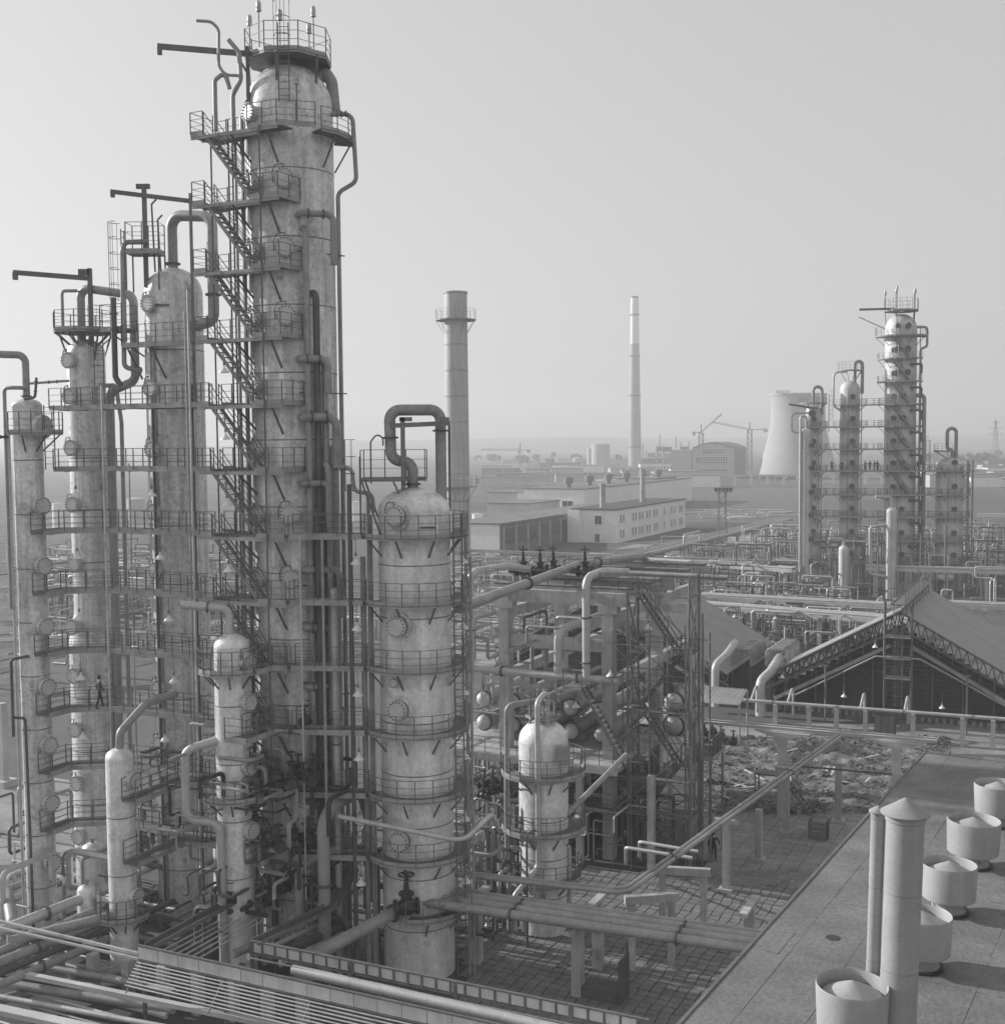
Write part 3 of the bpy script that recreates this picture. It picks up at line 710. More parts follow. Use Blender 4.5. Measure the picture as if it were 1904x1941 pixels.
# ---- pale vessel right of the middle
c8 = thing('pressure_vessel', 'pale thick vessel on a skirt beside the heat exchangers, with a porthole in its skirt', 'vessel', P8)
shell(c8, P8, [(0, 1.3), (10.2, 1.3)], 'cladding_pale', headk=0.42, course=2.0, n=44)
ring_platform(c8, P8, 1.28, 2.25, 8.55, -180, 60, bl=0.9)
ring_platform(c8, P8, 1.28, 2.25, 5.6, -180, 40, bl=0.9)
ring_platform(c8, P8, 1.28, 2.0, 2.9, -150, 40, bl=0.7)
MB().lathe([(0.3, -0.03), (0.3, 0.01), (0.001, 0.01)], 18, P8+Vector((-0.62, -1.14, 1.35)), (Vector((0, 0, 1)), Vector((0.87, -0.48, 0)), Vector((-0.48, -0.87, 0)))).build('skirt_porthole', 'valve_iron', c8)
MB().box(P8+Vector((1.0, -1.35, 9.7)), (0.33, 0.12, 0.5)).build('control_box', 'pipe_mid', c8, False)
for a_ in (0.5, 1.4, 2.3, 3.3):
    MB().tube([P8+Vector((0.7*math.cos(a_), 0.7*math.sin(a_), 10.8)), P8+Vector((0.7*math.cos(a_), 0.7*math.sin(a_), 12.1))], 0.07, 8).build('head_nozzle', 'pipe_mid', c8)
hp8 = ring_platform(c8, P8, 0.2, 0.95, 11.55, 0, 360, n=8, brackets=False, toe=0.15)
pipe('', [P8+Vector((0.1, -0.2, 11.2)), P8+Vector((0.1, -0.2, 12.4)), P8+Vector((-1.9, -0.7, 12.2)), P8+Vector((-1.95, -0.8, 7.2)), P8+Vector((-1.95, -0.8, 4.7))], 0.15, 'pipe_mid', parent=c8, name='side_pipe', bend=0.4)
pipe('', [P8+Vector((0.2, -0.4, 11.2)), P8+Vector((0.2, -0.4, 12.9)), P8+Vector((-0.35, -1.7, 12.6)), P8+Vector((-0.35, -1.7, 4.0)), P8+Vector((-1.6, -2.6, 2.8)), P8+Vector((-1.6, -2.6, 1.0))], 0.15, 'pipe_pale', parent=c8, name='side_pipe', bend=0.4)

# ================================================================== catwalks between the columns
def catwalk(label, pts, w=0.85, z=None, skip=(), left=True, right=True, group='catwalks'):
    """polyline walkway; pts are centre points (x,y); rails on both sides"""
    pts = [Vector((p[0], p[1], z)) for p in pts]
    t = thing('catwalk', label, 'catwalk', pts[0], group)
    L, Rr = [], []
    n = len(pts)
    for k in range(n):
        d0 = (pts[k]-pts[k-1]).normalized() if k else (pts[1]-pts[0]).normalized()
        d1 = (pts[k+1]-pts[k]).normalized() if k < n-1 else d0
        m = (d0+d1).normalized(); s = Vector((-m.y, m.x, 0)); f = 1/max(0.4, m.dot(d0))
        L.append(pts[k]+s*(w/2*f)); Rr.append(pts[k]-s*(w/2*f))
    for k in range(n-1):
        mb = MB()
        a, b, c, d = L[k], L[k+1], Rr[k+1], Rr[k]
        i = len(mb.v)
        mb.v += [a, b, c, d, a-Z*0.05, b-Z*0.05, c-Z*0.05, d-Z*0.05]
        mb.f += [(3, 2, 1, 0), (4, 5, 6, 7), (0, 1, 5, 4), (1, 2, 6, 5), (2, 3, 7, 6), (3, 0, 4, 7)]
        mb.build('deck', 'deck', t, False)
        L_ = (pts[k+1]-pts[k]).length
        j = 0.6
        while j < L_-0.2:
            p = pts[k]+(pts[k+1]-pts[k])*(j/L_); s = (L[k]-pts[k])
            MB().beam(p+s*0.96-Z*0.1, p-s*0.96-Z*0.1, 0.06, 0.09).build('cross_member', 'steel', t, False); j += 1.3
    if left: railing(t, L)
    if right: railing(t, Rr)
    return t
C = Vector((-21.4, 64.2, 0)); 
E4 = loc(P4, -3.5, -2.5, 0); E4 = Vector((E4.x, E4.y, 0))
Cc = E4 - A*7.2                 # corner in front of the second column
E1 = Cc - B*3.4
for i, z in enumerate(LV):
    if z > 28.5: continue
    word = ORD[i]
    if i == 4:
        catwalk('uppermost long steel catwalk crossing in front of the second and third columns', [Cc-A*3.0, E4], z=z)
    elif i == 5:
        catwalk('second long catwalk from the top, reaching the leftmost column', [P1+Vector((1.2, 0.6, 0)), Cc+A*0.3+B*0.1, E4], z=z)
    else:
        nm = {6: 'third', 7: 'fourth', 8: 'fifth', 9: 'sixth', 10: 'seventh', 11: 'lowest'}[i]
        catwalk('%s angled catwalk%s linking leftmost and tallest columns%s' % (nm, '' if nm == 'lowest' else ' from the top', ', a man on it' if i == 9 else ''),
                [P1+A*1.25-B*0.75, P1+A*1.25+B*0.9, Cc+A*0.4, E4], z=z)
# from the tallest column to the broad middle column
S4 = loc(P4, 1.6, -2.75, 0); S5 = P5 + Vector((-2.35, -0.9, 0))
for i, z in enumerate(LV):
    if 5.5 < z < 22:
        nm = {6: 'highest', 7: 'second highest', 8: 'third highest', 9: 'fourth highest', 10: 'fifth highest', 11: 'lowest'}[i]
        catwalk('%s short catwalk bridging the tallest column and the broad middle column' % nm, [(S4.x, S4.y), (S5.x, S5.y)], z=z, group='short catwalks')
        if z < 16:
            K = Vector((S4.x, S4.y, 0))
            nm2 = {8: 'highest', 9: 'second highest', 10: 'second lowest', 11: 'lowest'}[i]
            catwalk('%s catwalk leading back from the short front column to the tallest one' % nm2, [P6+A*1.3-B*0.4, P6+A*1.3+B*1.0, K-A*0.4], z=z, group='rear catwalks')
for k, z in enumerate((9.05, 6.0)):
    catwalk('%s catwalk behind the smallest column at lower left' % ('upper', 'lower')[k], [P7+A*1.1-B*0.6, P7+A*1.1+B*3.0, P7+A*3.2+B*3.6], z=z, group='catwalks by the smallest column')
# lamps under the catwalks
for k, (i, f, side) in enumerate(((5, 0.30, 1), (5, 0.62, 1), (6, 0.34, 1), (6, 0.66, 1), (7, 0.30, 1), (7, 0.70, 1), (8, 0.30, 1), (8, 0.72, 1), (9, 0.28, 1), (9, 0.66, 1))):
    p = (Cc + (E4-Cc)*(f-0.3)*1.6) + Z*(LV[i]-1.35) - B*0.2
    if f < 0.5: p = Cc - B*1.5 - A*0.2 + Z*(LV[i]-1.35)
    pendant_lamp('white bell lamp hanging below the %s long catwalk, %s' % ({5: 'second', 6: 'third', 7: 'fourth', 8: 'fifth', 9: 'sixth'}[i], 'near its left bend' if f < 0.5 else 'between the third and tallest columns'), p, rod=0.75, group='lamps below the long catwalks')
for k, z in enumerate((21.5, 18.35, 15.2, 12.1, 9.05, 6.0)):
    word = ('highest', 'second highest', 'third highest', 'third lowest', 'second lowest', 'lowest')[k]
    p = Vector((S5.x-0.35, S5.y-0.35, z-1.25))
    pendant_lamp('%s of the white bell lamps down the left side of the broad middle column' % word, p, rod=0.65, group='lamps left of the middle column')
    p = P5+Vector((2.35, -1.1, z-1.25))
    pendant_lamp('%s of the white bell lamps down the right side of the broad middle column' % word, p, rod=0.65, group='lamps right of the middle column')
for k, z in enumerate((30.0, 26.8, 23.6, 20.4, 17.2, 14.1)):
    p = loc(P4, -2.0+0.5, -3.6, z-0.6)
    pendant_lamp('small white lamp under a stair landing of the tallest column, %s one' % ORD[k].replace('topmost', 'first'), p, rod=0.4, group='lamps under the stair landings')

# tall thin standpipes threading the catwalks
for k, (p, z0, z1, r, lab) in enumerate(((Cc+A*.9-B*.62, 5, 29, .05, 'thin pale standpipe in front of the second column, passing every catwalk'), (Cc+A*2.6-B*.6, 0, 25, .035, 'thin standpipe between the second and third columns, front one'), (Cc+A*2.9+B*.9, 0, 28, .09, 'stout dark standpipe between the second and third columns'),
        (E4-A*.5-B*.65, 0, 33.5, .05, 'tall thin standpipe just left of the stair of the tallest column, front one'), (E4-A*.75-B*.6, 0, 32.5, .045, 'tall thin standpipe just left of the stair of the tallest column, rear one'), (E4-A*1.6+B*.8, 0, 29, .06, 'standpipe right of the third column'),
        (S4+A*.9-B*.55, 0, 21.6, .045, 'thin standpipe at the left end of the short catwalks'), (S4+A*2.2-B*.6, 0, 21.6, .06, 'thin standpipe in the middle of the short catwalks'), (S4+A*2.9+B*.7, 0, 24, .12, 'stout standpipe behind the short catwalks'), (S4+A*1.8+B*.9, 0, 19, .16, 'thick dark standpipe behind the short catwalks'))):
    b_ = Vector((p.x, p.y, z0))
    pipe(lab, [b_, Vector((p.x, p.y, z1))], r, ('pipe_pale', 'pipe_mid', 'pipe_dark')[k % 3], name='standpipe', n=8, flanges=((0, .3), (0, .6)) if r > .08 else ())
# ================================================================== ground and far country
MB().quad((-7000, -300, 0), (7000, -300, 0), (7000, 9000, 0), (-7000, 9000, 0)).build('ground', 'field', kind='structure')
def sheet(name, pts, m, z, kind='structure'):
    return MB().quad(*[(p.x, p.y, z) for p in pts]).build(name, m, kind=kind)
sheet('plant_yard', [G(-400, 1690), G(1500, 1960), G(2100, 1330), G(2100, 1130), G(1250, 1130), G(880, 1120), G(-400, 1120)], 'bare_concrete_yard', 0.004)
sheet('concrete_yard', [G(-400, 1640), G(250, 1640), G(250, 1480), G(-400, 1480)], 'road', 0.012)
sheet('concrete_apron', [G(1310, 1690), G(1800, 1690), G(1800, 1532), G(1310, 1532)], 'road', 0.012)
sheet('access_road', [G(1300, 1418), G(2300, 1440), G(2300, 1372), G(1300, 1372)], 'road', 0.012)
sheet('access_road', [G(1150, 1042), G(1700, 1008), G(1700, 998), G(1150, 1030)], 'road', 0.008)
sheet('concrete_floor', [G(860, 1262), G(1300, 1262), G(1300, 1112), G(860, 1105)], 'road', 0.012)
sheet('dark_field', [G(-600, 1330), G(140, 1330), G(140, 1090), G(-600, 1090)], 'soil', 0.008)
sheet('dark_field', [G(1230, 990), G(1560, 990), G(1560, 925), G(1230, 925)], 'soil', 0.008)
# rubble ground with clods
def rubble():
    random.seed(3)
    p0, p1, p2, p3 = G(1322, 1545), G(1800, 1545), G(1800, 1398), G(1322, 1398)
    nx, ny = 90, 70; mb = MB()
    for j in range(ny+1):
        for i in range(nx+1):
            f, g = i/nx, j/ny
            p = (p0*(1-f)+p1*f)*(1-g)+(p3*(1-f)+p2*f)*g
            e = min(f, 1-f, g, 1-g)*8; e = max(0, min(1, e))
            h = 0.03 + e*(0.16+0.22*math.sin(p.x*0.9+p.y*0.55)*math.sin(p.y*0.8-p.x*0.2)+0.16*math.sin(p.x*2.7+1.1*math.sin(p.y*1.9))*math.sin(p.y*2.3+p.x)+random.uniform(-0.06, 0.07))
            mb.v.append(Vector((p.x, p.y, max(0.02, h))))
    w = nx+1
    for j in range(ny):
        for i in range(nx):
            mb.f.append((j*w+i, j*w+i+1, (j+1)*w+i+1, (j+1)*w+i))
    mb.build('rubble_ground', 'rubble', smooth=True, kind='structure')
    cl = MB()
    for k in range(4200):
        f, g = random.random(), random.random()
        p = (p0*(1-f)+p1*f)*(1-g)+(p3*(1-f)+p2*f)*g
        s = random.uniform(0.03, 0.09) * (2.2 if random.random() < 0.04 else 1)
        a = random.random()*6.28
        ax = (Vector((math.cos(a), math.sin(a), random.uniform(-.4, .4))).normalized(), Vector((-math.sin(a), math.cos(a), random.uniform(-.4, .4))).normalized(), Z)
        cl.box(Vector((p.x, p.y, 0.16+s*0.3)), (s*random.uniform(.7, 1.6), s*random.uniform(.5, 1), s*0.5), ax)
    cl.build('clods_of_earth', 'rubble', smooth=False, kind='stuff')
rubble()
# low hills on the horizon
def hills():
    mb = MB(); n = 160
    rows = []
    for r_, (y, k) in enumerate(((2300, 0.0), (2700, 0.55), (3300, 1.0), (3900, 0.9), (4600, 0))):
        for i in range(n+1):
            x = -4200+8400*i/n
            h = 24+9*math.sin(x*0.0011+0.6)+5*math.sin(x*0.0031+1.9)+2*math.sin(x*0.009)
            mb.v.append(Vector((x, y+80*math.sin(x*0.002), -0.5+h*k)))
    for r_ in range(4):
        for i in range(n):
            a = r_*(n+1)+i; mb.f.append((a, a+1, a+n+2, a+n+1))
    mb.build('hills', 'hill', kind='structure')
hills()

# ---- paved yard: the nearest slabs one by one
def paving():
    random.seed(11)
    base = sheet('paved_yard', [G(860, 1960), G(1500, 1960), G(1560, 1640), G(1330, 1630), G(860, 1650)], 'joint_sand', 0.016)
    o = G(1100, 1800)
    me = [MB().box((0, 0, 0), (0.5, 0.5, 0.03), AX_W) for _ in range(1)]
    slabs = []
    L, Wd = 0.56, 0.56
    for i in range(-34, 40):
        for j in range(-40, 40):
            p = o + A*((i+0.06*math.sin(j*1.7))*L) + B*(j*Wd)
            # inside the sheet?
            r = p - Vector((0, 0, CAM_H))
            cp, sp = math.cos(PITCH), math.sin(PITCH)
            dep = r.y*cp - r.z*sp
            u = 952+FPX*r.x/dep; v = 970.5-FPX*(r.y*sp+r.z*cp)/dep
            if not (868 < u < 1545 and 1655 < v < 1955): continue
            if v < 1700 and u > 1530: continue
            slabs.append((dep, p))
    slabs.sort(key=lambda q: q[0])
    var = []
    for k in range(6):
        mb = MB(); h = 0.028
        x, y = L/2-0.022, Wd/2-0.022
        j = [Vector((random.uniform(-.02, .02), random.uniform(-.02, .02), 0)) for _ in range(4)]
        c = [A*-x+B*-y+j[0], A*x+B*-y+j[1], A*x+B*y+j[2], A*-x+B*y+j[3]]
        t = [q*0.96+Z*(h+random.uniform(-.006, .01)) for q in c]
        mb.v += c+t
        mb.f += [(4, 5, 6, 7), (0, 1, 5, 4), (1, 2, 6, 5), (2, 3, 7, 6), (3, 0, 4, 7)]
        var.append(mb)
    meshes = [m_.mesh('paving_slab', 'slab_stone', None, False) for m_ in var]
    for dep, p in slabs[:300]:
        o_ = inst('paving_slab', random.choice(meshes), None, p+Z*(0.018+random.uniform(0, 0.012)))
        o_.parent = base
    rest = MB()
    for dep, p in slabs[300:]:
        m_ = random.choice(var); i0 = len(rest.v); dz = Z*(0.018+random.uniform(0, 0.02))
        rest.v += [q+Vector((p.x, p.y, 0))+dz for q in m_.v]; rest.f += [tuple(i0+a for a in f) for f in m_.f]
    r = rest.build('paving_slabs', 'slab_stone', smooth=False, kind='stuff'); r.parent = base
paving()
def apron_slabs():
    random.seed(12); mb = MB(); o = G(1450, 1610); L = 1.05
    for i in range(-16, 22):
        for j in range(-14, 16):
            p = o+A*(i*L)+B*(j*L)
            r = p-Vector((0, 0, CAM_H)); cp, sp = math.cos(PITCH), math.sin(PITCH); dep = r.y*cp-r.z*sp
            u = 952+FPX*r.x/dep; v = 970.5-FPX*(r.y*sp+r.z*cp)/dep
            if not (1318 < u < 1790 and 1538 < v < 1684): continue
            mb.box(p+Z*(.02+random.uniform(0, .012)), (L/2-.025, L/2-.025, .02), AX_GRID)
    mb.build('apron_slabs', 'road', smooth=False, kind='stuff')
apron_slabs()
random.seed(41)
for k in range(12):
    p = G(random.uniform(1340, 1680), random.uniform(1410, 1535)); a = random.random()*3.1
    d_ = Vector((math.cos(a), math.sin(a), random.uniform(-.03, .06))).normalized()
    tag(MB().beam(p+Z*.38, p+Z*.42+d_*random.uniform(1.2, 3.2), .16, .05).build('loose_plank', 'concrete_pale', None, False, org=p), 'loose pale plank lying on the rubble %s' % ('near the furnace road' if p.y > 88 else 'near the concrete apron'), 'plank', 'planks on the rubble')

# ================================================================== far works
def where(u):
    for lim, w in ((930, 'beside the flue stack'), (985, 'left of the low crane'), (1040, 'right of the low crane'), (1095, 'left of the distant silos'), (1150, 'by the distant silos'), (1210, 'near the tall chimney'), (1400, 'below the arched hall'), (1790, 'just left of the stout distant column'), (1850, 'right of the stout distant column')):
        if u < lim: return w
    return 'at the right edge of the plain'
def lathe_thing(name, label, cat, c, prof, m, n=36, part='shaft'):
    t = thing(name, label, cat, c)
    MB().lathe(prof, n, c).build(part, m, t)
    return t
# cooling tower
ct = G(1511, 907); 
t = thing('cooling_tower', 'pale concrete cooling tower with waisted sides behind the distant columns', 'cooling tower', ct)
prof = []
for i in range(15):
    f = i/14; h = 3+f*51
    r = 17.0*math.sqrt(1+((0.80-f)/0.80*1.16)**2)
    prof.append((r, h))
MB().lathe(prof+[(prof[-1][0]-0.6, 54), (prof[-1][0]-0.6, 51)], 48, ct).build('concrete_shell', 'chimney_concrete', t)
MB().lathe([(prof[-1][0]+0.35, 53), (prof[-1][0]+0.35, 54.3), (prof[-1][0]-0.3, 54.3)], 48, ct).build('rim', 'concrete', t)
for k in range(24):
    a = 2*math.pi*k/24
    MB().beam(ct+Vector((27.2*math.cos(a), 27.2*math.sin(a), 0)), ct+Vector((26*math.cos(a+.06), 26*math.sin(a+.06), 3.2)), 0.6, 0.6).build('leg', 'concrete', t, False)
for k in range(7): MB().box(ct+Vector((-16+k*1.3, -12+0.3*k, 55.2)), (0.25, 0.25, 1.1)).build('rim_fixture', 'steel_mid', t, False)
# tall concrete chimney
ch = G(1203, 893)
t = thing('chimney', 'tall tapering concrete chimney with white painted top, rising alone on the horizon', 'chimney', ch)
def rch(h): return 5.4-2.3*h/140.0
MB().lathe([(rch(h), h) for h in (0, 25, 50, 75, 104)], 32, ch).build('shaft', 'chimney_concrete', t)
MB().lathe([(rch(104), 104), (rch(126), 126), (3.5, 130), (3.45, 134), (3.1, 141), (2.9, 141)], 32, ch).build('painted_top', 'chimney_white', t)
for h, e in ((20, .5), (62, .55), (94, .55), (127.5, .7)):
    MB().lathe([(rch(h), h-.5), (rch(h)+e*1.2, h-.4), (rch(h)+e*1.2, h+.4), (rch(h), h+.5)], 28, ch).build('gallery_ring', 'steel_mid', t)
MB().lathe([(2.9, 141), (3.15, 141), (3.15, 142.3), (2.7, 142.3)], 28, ch).build('rim', 'pipe_dark', t)
# sheet-steel furnace stack
stp = W(868, 1040, 232); stp.z = 0
t = thing('flue_stack', 'banded steel flue stack with round railed gallery, behind the broad middle column', 'chimney', stp)
pm = 232/2280.0
zt = 26+(835-557)*pm; rb, rt = 2.42, 2.2
nb = 11
for k in range(nb):
    z0, z1 = zt*k/nb, zt*(k+1)/nb
    r0, r1 = rb+(rt-rb)*k/nb, rb+(rt-rb)*(k+1)/nb
    MB().lathe([(r0-.05, z0+.02), (r0, z0+.06), (r1, z1-.06), (r1-.05, z1-.02)], 36, stp).build('stack_course', 'stack_sheet', t)
    MB().lathe([(r1, z1-.18), (r1+.06, z1-.16), (r1+.06, z1-.04), (r1, z1-.02)], 36, stp).build('stiffening_ring', 'stack_sheet', t)
MB().lathe([(rt-.02, zt-.2), (rt+.12, zt-.2), (rt+.12, zt+.15), (rt-.2, zt+.15), (rt-.2, zt-2)], 36, stp).build('rim', 'pipe_mid', t)
for zz in (26+(835-608)*pm, 26+(835-921)*pm):
    pl = ring_platform(t, stp, 2.2, 3.9, zz, 0, 360, n=16, bl=2.6, h=2.0, spacing=1.6, toe=0.2)
# cranes
def crane(label, base, h, jib, cj, ang, lift=0.0, w=2.0, apex=6):
    t = thing('tower_crane', label, 'crane', base, 'tower cranes')
    mb = MB(); b = Vector(base)
    for sx in (-1, 1):
        for sy in (-1, 1):
            mb.beam(b+Vector((sx*w/2, sy*w/2, 0)), b+Vector((sx*w/2, sy*w/2, h)), .45, .45)
    z = 0; k = 0
    while z < h-2:
        s = 1 if k % 2 else -1
        mb.beam(b+Vector((-s*w/2, -w/2, z)), b+Vector((s*w/2, -w/2, z+2.4)), .26, .26)
        mb.beam(b+Vector((-s*w/2, w/2, z)), b+Vector((s*w/2, w/2, z+2.4)), .26, .26); z += 2.4; k += 1
    mb.build('mast', 'steel', t, False)
    d = Vector((math.cos(ang), math.sin(ang), 0))
    top = b+Z*h
    mb = MB(); e = top+d*jib+Z*lift; side = Vector((-d.y, d.x, 0))
    n = max(6, int(jib/3))
    for s in (-.6, .6): mb.beam(top+side*s, e+side*s, .34, .34)
    mb.beam(top+Z*1.5, e+Z*.8, .22, .22)
    for k in range(n):
        p = top+(e-top)*(k/n); q = top+(e-top)*((k+.5)/n)+Z*1.3; r = top+(e-top)*((k+1)/n)
        mb.beam(p, q, .2, .2); mb.beam(q, r, .2, .2)
    mb.build('jib', 'steel', t, False)
    mb = MB(); mb.beam(top-d*0.5+Z*.3, top-d*cj+Z*.3, 1.1, .6); mb.build('counter_jib', 'steel', t, False)
    MB().box(top-d*(cj-.8)-Z*.6, (1.3, .9, 1.5)).build('counterweight', 'concrete', t, False)
    MB().beam(top, top+Z*apex, .8, .8).build('apex', 'steel', t, False)
    mb = MB(); mb.tube([top+Z*apex, e], .07, 4); mb.tube([top+Z*apex, top-d*cj], .07, 4)
    mb.build('tie_rods', 'steel', t, False)
    MB().box(top+d*1.4-Z*1.1, (1.0, 1.0, 1.1)).build('cab', 'plaster_grey', t, False)
    return t
crane('low crane with long jib pointing left, between the flue stack and the tall chimney', G(986, 893), 17.5, 33, 8, math.pi+0.05, 0.6, apex=6.5)
crane('crane behind the arched hall with a raised jib, left of the pair', G(1328, 892), 31, 18, 7, 0.2, 15, w=3.4, apex=7)
crane('crane behind the arched hall with jib lowered to the left, right of the pair', G(1420, 892), 33, 31, 14, math.pi+0.12, 6, w=3.4, apex=6)
# a windowed block: walls as one body, openings as recessed panes with frames
def block(name, label, cat, c0, da, db, la, lb, h, m='plaster', mroof='felt_roof', wins=(), side_m=None, roof_over=0.3, group=None, parapet=0.0):
    """c0 = near corner; da/db unit plan axes, la/lb lengths; wins = list of (face 'a'|'b'|'c', s0, z0, w, h); face c is the a-face at far end of b"""
    c0 = Vector((c0[0], c0[1], 0))
    t = thing(name, label, cat, c0, group)
    MB().box(c0+da*la/2+db*lb/2+Z*h/2, (la/2, lb/2, h/2), (da, db, Z)).build('wall', m, t, False)
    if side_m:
        MB().box(c0+da*(la+0.02)+db*lb/2+Z*h/2, (0.03, lb/2-.02, h/2-.02), (da, db, Z)).build('shade_side_sheet', side_m, t, False)  # thin sheet putting the shade of the sun-averted side into its colour
    MB().box(c0+da*la/2+db*lb/2+Z*(h+0.15), (la/2+roof_over, lb/2+roof_over, 0.15), (da, db, Z)).build('roof', mroof, t, False)
    for (f, s, z, w, hh) in wins:
        if f == 'a': o, ax, nrm = c0+da*s, da, -db
        elif f == 'b': o, ax, nrm = c0+da*la+db*s, db, da
        else: o, ax, nrm = c0+db*s, db, -da
        cen = o+ax*(w/2)+Z*(z+hh/2)
        fr = MB()
        for k in (-1, 1):
            fr.box(cen+ax*(k*w/2)+nrm*.05, (.07, .07, hh/2+.07), (ax, nrm, Z)); fr.box(cen+Z*(k*hh/2)+nrm*.05, (w/2+.07, .07, .07), (ax, nrm, Z))
        fr.box(cen+nrm*.05, (.04, .04, hh/2), (ax, nrm, Z))
        fo = fr.build('window', 'plaster', t, False)
        MB().box(cen+nrm*.02, (w/2, .015, hh/2), (ax, nrm, Z)).build('pane', 'window_glass', fo, False)
    return t
# two-storey white office block
o1 = G(1168, 1030)
wins = []
for z in (1.1, 4.9):
    for g in (2.2, 4.3, 11.3, 13.5, 16.4, 18.6, 22.4, 24.6, 28.5, 30.7, 37, 43.5, 46.2, 51, 53):
        wins.append(('b', g, z, 1.25, 2.1))
wins += [('a', 6.2, 4.6, 1.9, 2.3), ('a', 6.2, 0.2, 1.3, 2.1)]
t = block('office_building', 'white two-storey office block with paired windows, standing behind the pipe bridge', 'building', o1-A*12, A, B, 12, 57, 8.3, 'plaster', mroof='felt_dark', wins=wins)
MB().box(o1-A*11.2-B*.6+Z*4.1, (1.6, .6, 4.1), AX_GRID).build('stair_bay', 'plaster', t, False)
p = o1-A*6+B*6; MB().lathe([(.75, 8), (.7, 14.2), (.85, 14.25), (.85, 14.7), (.6, 14.7)], 14, Vector((p.x, p.y, 0))).build('roof_chimney', 'concrete', t)
p = o1-A*5+B*34; MB().lathe([(.75, 8), (.65, 17.2), (.8, 17.25), (.8, 17.8), (.6, 17.8)], 14, Vector((p.x, p.y, 0))).build('roof_chimney', 'concrete', t)
# long low hall behind it
o2 = G(1107, 982)
t = block('low_hall', 'long low white hall with a row of roof ventilators, behind the office block', 'building', o2-A*22, A, B, 22, 120, 9.5, 'plaster', wins=[('a', 14, 0.2, 4, 5.5)])
vm = shared('far_vent', lambda: MB().lathe([(0.9, 0), (0.9, 1.4), (1.6, 1.5), (1.6, 3.4), (1.3, 3.5), (0.1, 4.1)], 14).mesh('roof_ventilator', 'steel_mid'))
for k in range(6): inst('roof_ventilator', vm, t, o2-A*9+B*(8+k*19)+Z*9.8)
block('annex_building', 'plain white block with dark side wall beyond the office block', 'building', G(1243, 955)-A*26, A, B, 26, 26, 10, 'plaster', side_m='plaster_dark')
# dark-sided workshop at the left of it
o3 = G(947, 1052)
wins = [('b', 5+k*7.2, 1.0, 5.2, 5.0) for k in range(11)]
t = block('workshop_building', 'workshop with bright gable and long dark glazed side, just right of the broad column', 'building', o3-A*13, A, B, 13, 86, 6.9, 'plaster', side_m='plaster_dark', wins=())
for k in range(13):
    p = o3+A*.06+B*(2+k*6.6); MB().box(p+Z*3.2, (.08, .22, 3.1), AX_GRID).build('pilaster', 'plaster_grey', t, False)
for k in range(12):
    p = o3+A*.03+B*(5.3+k*6.6); MB().box(p+Z*4.0, (.04, 2.2, 1.7), AX_GRID).build('window', 'window_glass', t, False)
MB().box(o3+A*.06+B*86+Z*3.4, (.3, .4, 3.4), AX_GRID).build('corner_pier', 'plaster', t, False)
block('store_building', 'pale flat-roofed store glimpsed above the workshop roof', 'building', G(1005, 1000)-A*14, A, B, 14, 22, 7, 'plaster_grey')
block('transformer_house', 'tall pale windowless block left of the pipe trestle in the distance', 'building', G(1000, 975)-A*16, A, B, 12, 16, 7.5, 'plaster_grey')
tank_spots = [(112, 1000, 1.9, 7.5, 'white storage tank seen between the leftmost and second columns'), (905, 1003, 1.6, 4.4, 'white upright tank by the workshop roof'), (676, 990, 2.0, 6.5, 'white storage tank seen between the tallest and broad columns'),
              (258, 985, 3.0, 7, 'grey tank seen between the second and third columns'), (1138, 890, 8, 22, 'distant pale silo left of the tall chimney'), (1120, 888, 4, 18, 'distant dark silo left of the tall chimney'), (1095, 886, 5, 9, 'distant low tank on the left of the silos')]
for u, v, r, h, lab in tank_spots:
    c = G(u, v); s = (c.y/230.0) if v > 950 else 1
    r *= 1 if v < 950 else 1
    t = thing('storage_tank', lab, 'tank', c)
    MB().lathe([(r, 0), (r, h), (r+.05, h), (r+.05, h+.12)], 28, c).build('tank_wall', 'plaster' if 'white' in lab else 'plaster_grey', t)
    MB().lathe([(r+.04, h+.1), (r*.5, h+.1+r*.12), (.01, h+.1+r*.2)], 28, c).build('tank_roof', 'plaster_grey', t)
# arched power hall
ph = G(1391, 907)
t = thing('power_hall', 'large arched power-station hall with banded glazing and dark long side', 'building', ph)
DA = Vector((1, -0.12, 0)).normalized(); DB = Vector((0.35, 0.94, 0)).normalized()
wd, hh = 27.0, 20.0
def archz(f): return hh+3.6*math.sin(math.pi*f)
p0 = ph-DA*wd
mb = MB(); N = 12
front = [p0, p0+DA*wd]+[p0+DA*(wd*(1-i/N))+Z*archz(1-i/N) for i in range(N+1)]
back = [q+DB*48 for q in front]
i0 = len(mb.v); mb.v += front+back; n = len(front)
mb.f.append(tuple(range(n))); mb.f.append(tuple(reversed(range(n, 2*n))))
for i in range(n): mb.f.append((i, i+n, (i+1) % n+n, (i+1) % n))
mb.build('wall', 'plaster_grey', t, False)
MB().box(p0+DA*(wd+.1)+DB*24+Z*10.5, (.1, 23.9, 9.4), (DA, DB, Z)).build('dark_side_sheet', 'plaster_dark', t, False)  # thin darker sheet over the right-hand long side
mb = MB()
for i in range(N):
    f0, f1 = i/N, (i+1)/N
    a, b = p0+DA*(wd*f0)+Z*(archz(f0)+.3)-DB*.5, p0+DA*(wd*f1)+Z*(archz(f1)+.3)-DB*.5
    mb.quad(a, b, b+DB*49, a+DB*49); mb.quad(a-Z*.8, b-Z*.8, b, a)
mb.build('roof', 'felt_roof', t)
